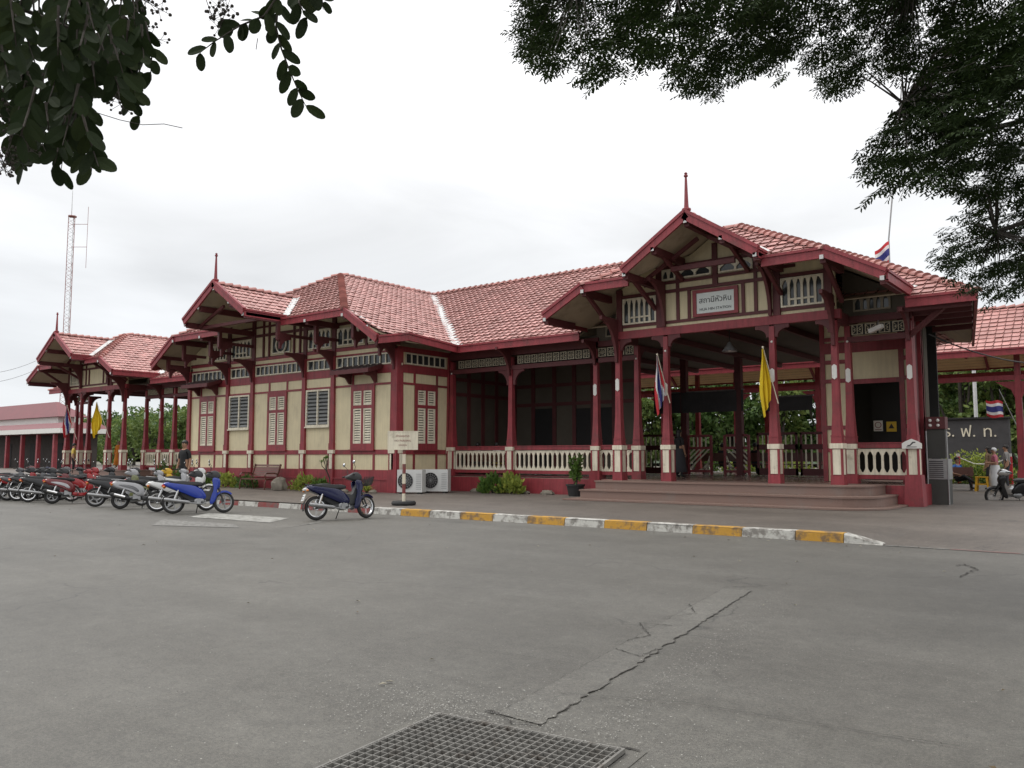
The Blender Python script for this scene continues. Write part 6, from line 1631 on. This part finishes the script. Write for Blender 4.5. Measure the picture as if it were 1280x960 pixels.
def motorbike(pos, head, lab, body='pblue', kind='wave', second=None, shield=None, seat='vinyl', basket=False, lean=8, steer=.35, plate=True, spokes='cast', front='gplast', helmet=None, tailm=None, parts=True):
    """head: heading angle of the bike in plan; pos: where its rear tyre touches the road"""
    t = thing('motorcycle', lab, 'motorcycle', (0, 0, 0), 'parked motorcycles', 0)
    second = second or body; shield = shield or body; wb = .62; R_ = .283
    B = lambda mb, nm, m, ang=38: shade_auto(mb.build(nm, m, t), ang)
    if kind == 'wave':
        make_wheel(t, -wb, R_, spokes); make_wheel(t, wb, R_, spokes, steer)
        mb = MB(); slab(mb, smooth_poly([(-.92, .755), (-.80, .83), (-.45, .785), (-.12, .735), (.08, .63), (.22, .42), (.12, .33), (-.08, .38), (-.34, .50), (-.62, .615)]), .135); B(mb, 'body_panel', body)
        mb = MB(); slab(mb, smooth_poly([(-.50, .62), (-.1, .58), (.14, .52), (.16, .34), (-.05, .28), (-.30, .34), (-.48, .48)]), .075); B(mb, 'frame_cover', 'black')
        mb = MB(); slab(mb, smooth_poly([(-.80, .77), (-.45, .73), (-.12, .675), (-.12, .655), (-.5, .70), (-.78, .735)]), .131); B(mb, 'side_stripe', second)
        mb = MB(); slab(mb, smooth_poly([(-.76, .82), (-.45, .855), (-.22, .815), (.02, .82), (.13, .765), (.04, .69), (-.35, .735), (-.72, .785)]), .135, .88); B(mb, 'seat', seat)
        mb = MB(); slab(mb, smooth_poly([(-.05, .58), (.12, .60), (.26, .56), (.33, .70), (.40, .86), (.45, .80), (.42, .50), (.34, .30), (.10, .30), (-.02, .42)]), .095); B(mb, 'centre_cover', front)
        for s in (-1, 1):
            mb = MB(); slab(mb, smooth_poly([(.33, .92), (.46, .90), (.50, .78), (.44, .60), (.46, .44), (.38, .24), (.26, .22), (.30, .42), (.37, .62), (.32, .80)]), .035, .86, y=s * .135); B(mb, 'leg_shield', shield)
        mb = MB(); slab(mb, smooth_poly([(.40, .93), (.50, .90), (.535, .78), (.50, .62), (.44, .62), (.44, .8)]), .13); B(mb, 'front_panel', shield)
        mb = MB(); slab(mb, smooth_poly([(.11, .99), (.22, 1.06), (.36, 1.12), (.47, 1.08), (.53, .99), (.50, .91), (.38, .89), (.22, .94)]), .105); B(mb, 'handlebar_cover', front)
        mb = MB(); mb.ball((.485, 0, .985), .075, 10, sc=(.55, 1.15, .8)); B(mb, 'headlight', 'lens')
        hb, hz = (.27, 1.03), 0.
        ex = [(-.02, .245), (.14, .27)]
        mb = MB(); mb.tube([(.16, -.10, .33), (.16, -.13, .25), (.02, -.14, .235), (-.22, -.15, .27)], .017, 7); mb.tube([(-.20, -.155, .265), (-.26, -.16, .28), (-.80, -.165, .36), (-.84, -.165, .366)], [.02, .046, .050, .030], 10); B(mb, 'exhaust', 'alu')
        mb = MB(); slab(mb, smooth_poly([(-.10, .38), (.08, .40), (.16, .33), (.12, .24), (-.04, .22), (-.13, .29)]), .12); mb.lathe([(0, -.15), (.075, -.15), (.085, -.11), (.085, .1), (0, .1)], (.02, 0, .30), 12, ax='y')
        for k in range(6): mb.box(.16 + k * .03, .175 + k * .03, -.07, .07, .25, .38)
        B(mb, 'engine', 'alu')
    else:
        R_ = .245
        make_wheel(t, -wb, R_, spokes, 0, .050); make_wheel(t, wb, R_, spokes, steer, .046)
        mb = MB(); slab(mb, smooth_poly([(-.88, .70), (-.80, .80), (-.50, .77), (-.16, .72), (-.02, .60), (.02, .36), (-.12, .32), (-.28, .44), (-.50, .53), (-.78, .60)]), .155); B(mb, 'body_panel', body)
        mb = MB(); slab(mb, smooth_poly([(-.82, .70), (-.5, .70), (-.2, .62), (-.06, .46), (-.14, .42), (-.30, .54), (-.60, .62)]), .163, .8); B(mb, 'side_panel', second)
        mb = MB(); slab(mb, smooth_poly([(-.78, .79), (-.5, .825), (-.26, .80), (-.06, .80), (.01, .74), (-.06, .69), (-.4, .73), (-.74, .765)]), .14, .88); B(mb, 'seat', seat)
        mb = MB(); slab(mb, smooth_poly([(-.10, .36), (.20, .31), (.40, .36), (.42, .28), (.26, .21), (-.06, .22)]), .165); B(mb, 'floorboard', front)
        mb = MB(); slab(mb, smooth_poly([(.30, .98), (.44, .96), (.54, .80), (.50, .60), (.52, .44), (.44, .28), (.34, .30), (.38, .52), (.36, .74)]), .17); B(mb, 'leg_shield', shield)
        mb = MB(); slab(mb, smooth_poly([(.20, .98), (.27, 1.08), (.40, 1.09), (.50, 1.01), (.46, .93), (.32, .93)]), .13); B(mb, 'handlebar_cover', shield if front == 'gplast' else front)
        mb = MB(); mb.ball((.50, 0, .84), .09, 10, sc=(.5, 1.2, .7)); B(mb, 'headlight', 'lens')
        mb = MB(); slab(mb, smooth_poly([(-.72, .34), (-.50, .38), (-.10, .36), (-.04, .26), (-.2, .2), (-.6, .2), (-.72, .26)]), .06, y=.11); mb.box(-.3, -.1, -.1, .1, .24, .40); B(mb, 'engine', 'alu')
        mb = MB(); mb.tube([(-.16, -.10, .26), (-.30, -.16, .24), (-.40, -.17, .27)], .018, 7); mb.tube([(-.36, -.175, .27), (-.42, -.175, .28), (-.84, -.18, .40), (-.88, -.18, .41)], [.03, .062, .066, .035], 10); B(mb, 'exhaust', 'black'); mb = MB(); mb.tube([(-.50, -.215, .315), (-.78, -.222, .395)], .045, 8); B(mb, 'heat_shield', 'chrome')
    # common parts
    mb = MB(); cs_, sn_ = math.cos(steer), math.sin(steer)
    for i in range(9):
        a0, a1 = R(48 + 12 * i), R(48 + 12 * (i + 1)); r = R_ + .018
        for s in (1,): mb.quad([(wb + r * math.cos(a0), -.055, R_ + r * math.sin(a0)), (wb + r * math.cos(a1), -.055, R_ + r * math.sin(a1)), (wb + r * math.cos(a1), .055, R_ + r * math.sin(a1)), (wb + r * math.cos(a0), .055, R_ + r * math.sin(a0))])
        for s in (-1, 1): mb.quad([(wb + r * math.cos(a0), s * .055, R_ + r * math.sin(a0)), (wb + r * math.cos(a1), s * .055, R_ + r * math.sin(a1)), (wb + (r - .05) * math.cos(a1), s * .062, R_ + (r - .05) * math.sin(a1)), (wb + (r - .05) * math.cos(a0), s * .062, R_ + (r - .05) * math.sin(a0))])
    mb.v = [(wb + (x - wb) * cs_ - y * sn_, (x - wb) * sn_ + y * cs_, z) for x, y, z in mb.v]
    B(mb, 'front_fender', shield)
    mb = MB()
    for s in (-1, 1): mb.tube([(.45, s * .075, .74), (wb, s * .075, R_)], [.026, .020], 8)
    mb.tube([(.36, 0, .98), (.46, 0, .72)], .03, 8); B(mb, 'fork', 'gplast' if kind == 'wave' else 'alu')
    for s in (-1, 1):
        mb = MB(); mb.tube([(-wb, s * .105, R_), (-.50, s * .12, .60)], [.028, .022], 8); mb.tube([(-.59, s * .108, .36), (-.52, s * .118, .55)], .034, 8); B(mb, 'shock_absorber', 'chrome')
        mb = MB(); mb.beam((-wb - .04, s * .085, R_), (-.08, s * .075, .33), .026, .05); B(mb, 'swing_arm', 'gplast')
        mb = MB(); mb.tube([(.31, s * .10, 1.03), (.26, s * .22, 1.05), (.20, s * .28, 1.04)], .011, 6); mb.tube([(.26, s * .23, 1.05), (.19, s * .35, 1.03)], .018, 8); mb.tube([(.31, s * .17, 1.05), (.29, s * .33, 1.03)], .006, 5); B(mb, 'handlebar', 'black')
        mirror(t, s * .19, .27, 1.08, -.04, .22, s * .12)
    mb = MB(); mb.tube([(.08, -.20, .27), (.08, .20, .27)], .012, 6)
    for s in (-1, 1): mb.tube([(.08, s * .14, .27), (.08, s * .23, .275)], .020, 7)
    mb.tube([(-.02, .10, .24), (-.06, .24, .02)], .012, 6); mb.beam((-.09, .235, .012), (-.02, .255, .012), .035, .015); B(mb, 'kick_stand', 'black')
    mb = MB(); slab(mb, smooth_poly([(-.93, .71), (-.90, .765), (-.80, .775), (-.80, .70), (-.86, .68)]), .095); B(mb, 'tail_light', tailm or 'rlens')
    for s in (-1, 1): mb = MB(); mb.ball((-.86, s * .125, .69), .035, 8, sc=(1, .8, .7)); B(mb, 'turn_signal', 'olens')
    mb = MB(); mb.hexa([(-.84, -.07, .66), (-.84, .07, .66), (-.82, .07, .66), (-.82, -.07, .66), (-.84, -.08, .66), (-.84, .08, .66), (-.82, .08, .66), (-.82, -.08, .66)])
    mb = MB()
    for i in range(7):
        a0, a1 = R(100 + 13 * i), R(100 + 13 * (i + 1)); r = R_ + .035
        mb.quad([(-wb + r * math.cos(a0), -.06, R_ + r * math.sin(a0)), (-wb + r * math.cos(a1), -.06, R_ + r * math.sin(a1)), (-wb + r * math.cos(a1), .06, R_ + r * math.sin(a1)), (-wb + r * math.cos(a0), .06, R_ + r * math.sin(a0))])
    B(mb, 'rear_fender', 'black')
    if plate:
        mb = MB(); mb.hexa([(-.955, -.085, .46), (-.955, .085, .46), (-.945, .085, .46), (-.945, -.085, .46), (-.895, -.085, .61), (-.895, .085, .61), (-.885, .085, .61), (-.885, -.085, .61)]); o = B(mb, 'number_plate', 'pwhite')
        mb = MB()
        for r0 in (.565, .505): 
            for k in range(3): mb.beam((-.958 + (r0 - .46) * .4, -.045 + k * .04, r0), (-.958 + (r0 - .46) * .4, -.02 + k * .04, r0), .002, .018)
        mb.build('plate_figures', 'ink', o)
    mb = MB(); mb.tube([(-.50, -.13, .80), (-.80, -.12, .83), (-.87, 0, .84), (-.80, .12, .83), (-.50, .13, .80)], .011, 6); B(mb, 'grab_rail', 'black' if kind == 'wave' else 'alu')
    if basket:
        mb = MB()
        for k in range(9): z = .80 + .022 * k; q = .02 * k * .3; mb.tube([(.52, -.15 - q, z), (.74 + q, -.15 - q, z), (.74 + q, .15 + q, z), (.52, .15 + q, z)], .005, 4)
        for k in range(9):
            y = -.15 + .3 * k / 8; mb.tube([(.74, y, .80), (.79, y * 1.2, .98)], .005, 4)
        for k in range(6):
            x = .52 + .22 * k / 5; mb.tube([(x, -.15, .80), (x + .02, -.20, .98)], .005, 4); mb.tube([(x, .15, .80), (x + .02, .20, .98)], .005, 4)
        mb.box(.52, .74, -.15, .15, .79, .80); B(mb, 'basket', 'black')
    head += .10 * math.sin(pos[0] * 5.7); rear = Vector((pos[0], pos[1], 0)); h = Vector((math.cos(head), math.sin(head), 0))
    c = rear + h * wb
    t.location = (c.x, c.y, .004); t.rotation_euler = (R(-lean), 0, head); t.rotation_mode = 'XYZ'
    return t
def rp(px, py): p = gpix(px, py); return (p.x, p.y)
A1 = math.atan2(.93, .36)
motorbike((-15.55, 12.62), math.atan2(.96, .27), 'lone dark blue motorcycle with a front basket parked at the red kerb', 'pnavy', 'wave', 'pgrey', 'pnavy', basket=True, spokes='wire', front='gplast', tailm='lens')
GR = (.99, 11.95)
motorbike(rp(216, 642.5), math.atan2(.88, .48), 'bright blue motorcycle with a pale stripe, right end of the parked row', 'pblue', 'wave', 'psilver', 'pblue', front='gplast', spokes='cast')
motorbike(rp(196, 640), math.atan2(.90, .44), 'white motorcycle with a pale tail and number plate, partly hidden behind the bright blue one', 'pwhite', 'wave', 'pred', 'pwhite', tailm='pwhite', spokes='wire')
motorbike(rp(150, 636.5), math.atan2(.90, .44), 'silver scooter with a fat black exhaust, second group from the right in the parked row', 'psilver', 'scooter', 'pgrey', 'psilver')
motorbike(rp(119, 633.8), math.atan2(.90, .44), 'olive and black motorcycle between the silver scooter and the red and silver scooter', 'pblack', 'wave', 'polive', 'polive', front='psilver')
motorbike(rp(65, 630), math.atan2(.90, .44), 'red and silver scooter with a red belly panel, left of the olive motorcycle', 'pmaroon', 'scooter', 'psilver', 'pred', front='pred')
motorbike(rp(35, 628), math.atan2(.90, .44), 'dark maroon motorcycle with a red rear guard, left of the red and silver scooter', 'pblack', 'wave', 'pmaroon', 'pmaroon', tailm='rlens', spokes='wire')
motorbike(rp(21, 626.3), math.atan2(.90, .44), 'black motorcycle with wire wheels, third from the left edge of the parked row', 'pblack', 'wave', 'pgrey', 'pblack', spokes='wire')
motorbike(rp(9, 625.8), math.atan2(.90, .44), 'grey motorcycle with a dark seat, second from the left edge of the parked row', 'pgrey', 'wave', 'pblack', 'pgrey')
motorbike(rp(-4, 625), math.atan2(.90, .44), 'red and white motorcycle cut by the left edge of the picture', 'pred', 'wave', 'pwhite', 'pred', spokes='wire')
motorbike(rp(-18, 624.5), math.atan2(.90, .44), 'black scooter at the left edge, mostly outside the picture', 'pblack', 'scooter', 'pgrey', 'pgrey')
def row2(px, y, lab, **k):
    p = Ypt(px, 600, y); ang = k.pop('ang', math.atan2(-.88, -.3)) + math.sin(px * 7.3) * .22; k.setdefault('front', k.get('shield', 'gplast')); motorbike((p.x, y), ang, lab, **k)
# bikes of the far side of the row, nose towards the road or along the kerb
row2(168, 13.6, 'black motorcycle whose yellow cowl shows behind the silver scooter', body='pblack', kind='wave', second='pblack', shield='pyel', front='pyel', ang=math.atan2(.9, .5))
row2(190, 14.2, 'silver-nosed scooter between the yellow motorcycle and the man in black', body='psilver', kind='scooter', second='pgrey', shield='psilver', ang=math.atan2(.8, .6))
row2(210, 14.5, 'white motorcycle with round chrome headlamp just in front of the man in black', body='pwhite', kind='wave', second='pred', shield='pwhite', front='pwhite', ang=math.atan2(.85, .5))
row2(78, 13.2, 'red motorcycle with a red headlamp cowl behind the red and silver scooter', body='pred', kind='wave', second='pwhite', shield='pred', front='pred', ang=math.atan2(.85, .5))
row2(44, 13.2, 'black motorcycle with upright mirrors behind the dark maroon one', body='pblack', kind='wave', second='pblack', shield='pgrey', ang=math.atan2(.85, .5))
row2(22, 13.4, 'dark blue scooter with silver mirrors near the left edge of the far row', body='pnavy', kind='scooter', second='pgrey', shield='pnavy', ang=math.atan2(.85, .5))
row2(2, 13.5, 'maroon motorcycle in the far row at the left edge of the picture', body='pmaroon', kind='wave', second='psilver', shield='pmaroon', ang=math.atan2(.85, .5))
row2(62, 13.9, 'black scooter with a grey seat in the far row behind the red scooter', body='pblack', kind='scooter', second='pgrey', shield='pblack', ang=math.atan2(.85, .5))
row2(100, 14.0, 'dark grey motorcycle in the far row left of the olive motorcycle', body='pgrey', kind='wave', second='pblack', shield='pblack', ang=math.atan2(.85, .5))
row2(130, 13.9, 'black motorcycle with a black cowl in the far row behind the olive one', body='pblack', kind='wave', second='psilver', shield='pblack', ang=math.atan2(.85, .5))
q = Ypt(1300, 600, 29.8); motorbike((q.x, q.y), math.atan2(-.25, -1.), 'black motorcycle with a lit chrome headlamp cut by the right edge of the picture', 'pblack', 'wave', 'pgrey', 'pblack', front='chrome', spokes='wire', steer=.2)

# ------------------------------------------------------------------ people
M['skin'] = mat('skin', (.33, .18, .11), .55, .08, 6); M['hair'] = mat('black_hair', (.012, .010, .009), .5, .2, 30); M['eye'] = mat('eye_dark', (.02, .015, .012), .2, .1)
for nm, c in (('cblack', (.012, .012, .013)), ('cdark', (.035, .035, .04)), ('cyel', (.60, .45, .10)), ('cpink', (.42, .13, .17)), ('cblue', (.06, .16, .42)), ('corange', (.62, .20, .02)), ('cwhite', (.58, .58, .58)), ('cgrey', (.22, .21, .20)), ('cbrown', (.16, .10, .06))): M[nm] = mat(nm, c, .85, .12, 5, .1, 30)
def person(loc, head, lab, pose='stand', top='cblack', bottom='cdark', hair='short', skirt=False, scale=1., hold=None, sleeve='short'):
    """a clothed figure grown over a jointed skeleton; +x is forward"""
    t = thing('person', lab, 'person', loc, None, head)
    J = {}; E = []
    def j(n, p, r, par=None):
        J[n] = (Vector(p), r)
        if par: E.append((par, n))
    sit = pose.startswith('sit'); hz = .47 if sit else .95
    if pose == 'lean': hz = .92
    tx = .10 if pose in ('lean',) else (-.06 if pose == 'sitback' else .0)
    j('pel', (0, 0, hz), .135); j('wst', (tx * .4, 0, hz + .17), .125, 'pel'); j('chs', (tx * .8, 0, hz + .36), .145, 'wst'); j('shc', (tx, 0, hz + .48), .10, 'chs'); j('nek', (tx + .01, 0, hz + .56), .055, 'shc')
    j('hd0', (tx + .03, 0, hz + .635), .075, 'nek'); j('hd1', (tx + .025, 0, hz + .715), .092, 'hd0'); j('hd2', (tx + .01, 0, hz + .775), .07, 'hd1')
    for s, c in ((-1, 'r'), (1, 'l')):
        j('sh' + c, (tx, s * .175, hz + .46), .062, 'shc')
        if pose in ('sit', 'sitback'): el, ha = (tx + .04, s * .24, hz + .18), (tx + .27, s * .15, hz + .14)
        elif pose == 'hold': el, ha = (.02, s * .24, hz + .19), (.26, s * .12, hz + .20)
        else: el, ha = (tx * .6 - .01, s * .235, hz + .18), (tx * .6 + .06, s * .245, hz - .06)
        j('el' + c, el, .044, 'sh' + c); e, h = Vector(el), Vector(ha); j('wr' + c, ha, .028, 'el' + c); d = (h - e).normalized(); j('hd' + c, h + d * .07, .030, 'wr' + c)
        if pose == 'sit': kn, an_ = (.42, s * .12, hz), (.44, s * .12, .08)
        elif pose == 'sitback':
            kn, an_ = ((.44, .10, hz + .02), (.62, .04, .12)) if s > 0 else ((.42, -.10, hz + .10), (.80, .06, .30))
        elif pose == 'walk': kn, an_ = (.10 * s + .04, s * .10, .50), (.22 * s - .04, s * .09, .08)
        else: kn, an_ = (.02, s * .105, .50), (-.01, s * .115, .08)
        j('hp' + c, (0, s * .095, hz - .06), .098, 'pel'); j('kn' + c, kn, .064, 'hp' + c); j('an' + c, an_, .042, 'kn' + c); a = Vector(an_); j('to' + c, a + Vector((.16, s * .02, -.045)), .034, 'an' + c)
    names = list(J); me = bpy.data.meshes.new('body'); me.from_pydata([tuple(J[n][0]) for n in names], [(names.index(a), names.index(b)) for a, b in E], []); ob = bpy.data.objects.new('tmp', me); COL.objects.link(ob)
    sk = ob.modifiers.new('s', 'SKIN'); sk.use_smooth_shade = True; sv = me.skin_vertices[0].data
    for i, n in enumerate(names): r = J[n][1]; sv[i].radius = (r, r * (1.25 if n in ('chs', 'wst', 'pel') else 1)) if n in ('chs', 'wst', 'pel') else (r, r)
    sv[0].use_root = True; sb = ob.modifiers.new('b', 'SUBSURF'); sb.levels = 2; sb.render_levels = 2
    bpy.context.view_layer.update(); m2 = bpy.data.meshes.new_from_object(ob.evaluated_get(bpy.context.evaluated_depsgraph_get())); bpy.data.objects.remove(ob)
    mats = ['skin', top, bottom, 'cblack']
    for m_ in mats: m2.materials.append(M[m_])
    def near(p):
        best = None
        for a, b in E:
            A, B_ = J[a][0], J[b][0]; d = B_ - A; k = max(0, min(1, (p - A).dot(d) / max(1e-9, d.length_squared))); q = (A + d * k - p).length
            if best is None or q < best[0]: best = (q, a, b, k)
        return best
    for p in m2.polygons:
        q, a, b, k = near(p.center); mi = 1
        if b in ('hd0', 'hd1', 'hd2') or (b == 'nek' and k > .5): mi = 0
        elif b[:2] in ('wr', 'hd') : mi = 0 if sleeve == 'short' else (0 if b[:2] == 'hd' else 1)
        elif b[:2] == 'el': mi = 1 if (k < .75 or sleeve != 'short') else 0
        elif b[:2] in ('hp', 'kn') or b[:2] == 'an': mi = 2
        elif b[:2] == 'to': mi = 3
        if a == 'pel' and b == 'wst' and k < .25: mi = 2
        p.material_index = mi; p.use_smooth = True
    body = bpy.data.objects.new('body', m2); COL.objects.link(body); body.parent = t
    hb_, hc = J['hd1'][0], J['hd2'][0]
    # features: nose, ears, eyes, lips; hair cap
    f = MB(); f.ball(hb_ + Vector((.10, 0, -.022)), .017, 6, sc=(1, .8, 1.2)); f.ball(hb_ + Vector((.088, 0, -.058)), .018, 6, sc=(.5, 1.2, .4))
    for s in (-1, 1): f.ball(hb_ + Vector((.0, s * .088, -.01)), .024, 6, sc=(.7, .35, 1.1))
    f.build('face', 'skin', t, True)
    f = MB()
    for s in (-1, 1): f.ball(hb_ + Vector((.088, s * .034, .006)), .011, 6); 
    f.build('eyes', 'eye', t, True)
    h = MB(); n = 14
    for k in range(8):
        for i in range(n):
            pass
    hr_ = MB(); hr_.ball(hb_ + Vector((-.018, 0, .03)), .108, 14, sc=(1.0, .93, .92)); hr_.v = [(x, y, max(z, (hb_.z + .035) if x > hb_.x + .035 else hb_.z - .05)) for x, y, z in hr_.v]
    if hair == 'long': hr_.ball(hb_ + Vector((-.06, 0, -.10)), .10, 12, sc=(.7, 1.0, 1.7))
    if hair != 'bald': hr_.build('hair', 'hair' if hair != 'scarf' else 'cwhite', t, True)
    # five fingers on each hand
    for c, s in (('r', -1), ('l', 1)):
        b = J['hd' + c][0]; d = (b - J['wr' + c][0]).normalized(); sd_ = Vector((1, 0, 0)) if abs(d.z) > .7 else Vector((0, 1, 0)); sd_ = (sd_ - d * sd_.dot(d)).normalized(); inn = d.cross(sd_) * (1 if s > 0 else -1)
        g = MB()
        for k in range(4):
            o = b + d * .015 + sd_ * (-.027 + .018 * k); l = (.058, .07, .074, .062)[k]; g.tube([o, o + d * l * .5, o + d * l * .85 + inn * l * .3], [.009, .008, .006], 6)
        o = b - d * .02 + sd_ * .035; g.tube([o, o + (d + sd_ * .5).normalized() * .035, o + (d + inn * .3).normalized() * .062], [.010, .009, .007], 6)
        g.build('fingers', 'skin', t, True)
    if skirt:
        q = MB(); hz2 = hz
        if not sit: q.lathe([(.16, hz + .12), (.20, hz - .1), (.24, hz - .45), (.27, .22), (.26, .2), (.15, hz - .1)], n=16, sy=1.05)
        shade_auto(q.build('skirt', bottom, t), 60)
    if hold: 
        q = MB(); q.box(.27, .36, -.12, .12, hz + .10, hz + .30); q.build('bag', hold, t)
    t.scale = (scale,) * 3
    return t
PP = lambda px, y, z=PZ: (Ypt(px, 570, y).x, y, z)
person(PP(231, 15.7), R(-75), 'man in a black short-sleeved shirt walking beside the motorcycles at the left', 'walk', 'cblack', 'cblack', scale=1.06)
person(PP(92, 22.5, .45), R(60), 'person in a pale yellow shirt and dark trousers standing behind the red motorcycle', 'stand', 'cyel', 'cblack', scale=1.0)
person(PP(148, 26.5, FZ), R(-60), 'monk in an orange robe standing inside the far left pavilion', 'stand', 'corange', 'corange', hair='bald', skirt=True, sleeve='long')
person(PP(849, 27.2, FZ), R(70), 'woman with long dark hair in black, standing in the entrance hall', 'stand', 'cblack', 'cdark', hair='long', skirt=True, scale=.97)
SB = GB = None
def seat_bench(x, y, w, lab, z=FZ, rz=0, group='waiting benches in the hall'):
    t = thing('waiting_bench', lab, 'bench', (x, y, z), group, rz); mb = MB(); mb.box(-w / 2, w / 2, -.22, .22, .42, .46); mb.build('seat', 'wood', t)
    mb = MB(); mb.box(-w / 2, w / 2, .23, .27, .55, .90); mb.build('backrest', 'wood', t)
    for e in (-1, 1): mb = MB(); mb.box(e * (w / 2 - .08) - .03, e * (w / 2 - .08) + .03, -.22, .27, 0, .415); mb.box(e * (w / 2 - .08) - .03, e * (w / 2 - .08) + .03, .235, .265, .465, .545); mb.build('leg', 'wood', t)
    return t
def sitter(px, y, lab, **k):
    p = PP(px, y, k.pop('z', FZ)); person(p, k.pop('head', R(90)), lab, 'sit', **k)
x = PP(613, 25.5)[0]; seat_bench(x, 25.45, 2.2, 'dark wooden waiting bench behind the left verandah balustrade', rz=math.pi)
sitter(597, 25.4, 'seated person in a grey top behind the verandah balustrade, left of the other', top='cgrey', bottom='cdark'); sitter(621, 25.4, 'seated person in a white top with bowed dark head behind the verandah balustrade', top='cwhite', bottom='cyel')
x = PP(925, 33.0)[0]; seat_bench(x, 33.0, 3.2, 'dark wooden waiting bench inside the entrance hall, left of the yellow-flag column', rz=math.pi)
sitter(903, 32.95, 'seated dark-haired person at the left end of the hall bench', top='cdark', bottom='cdark'); sitter(921, 32.95, 'seated person with a white top on the hall bench', top='cwhite', bottom='cdark', hair='long'); sitter(944, 32.95, 'seated person in black at the right end of the hall bench', top='cblack', bottom='cdark')
x = PP(1000, 33.0)[0]; seat_bench(x, 33.0, 1.9, 'empty dark wooden waiting bench right of the yellow-flag column', rz=math.pi)
x, y = PP(1197, 37.0)[:2]; t = seat_bench(x - .3, y, 1.6, 'low bench on the yard behind the station, under the man in blue', .16, R(180) + R(15), None)
person((x, y - .05, .16), R(-40), 'reclining man in a blue shirt with crossed legs on the yard bench', 'sitback', 'cblue', 'cblack')
person(PP(1243, 36.5, .16), R(200), 'woman in a pink top and white head scarf with a pale patterned skirt', 'hold', 'cpink', 'cwhite', hair='scarf', skirt=True, scale=.93)
person(PP(1236, 38.0, .16), R(160), 'person with long black hair standing left of the woman in pink', 'stand', 'cbrown', 'cdark', hair='long', scale=.97)
person(PP(1258, 37.4, .16), R(185), 'person in a dark patterned top standing right of the woman in pink', 'stand', 'cgrey', 'cdark', scale=1.0)
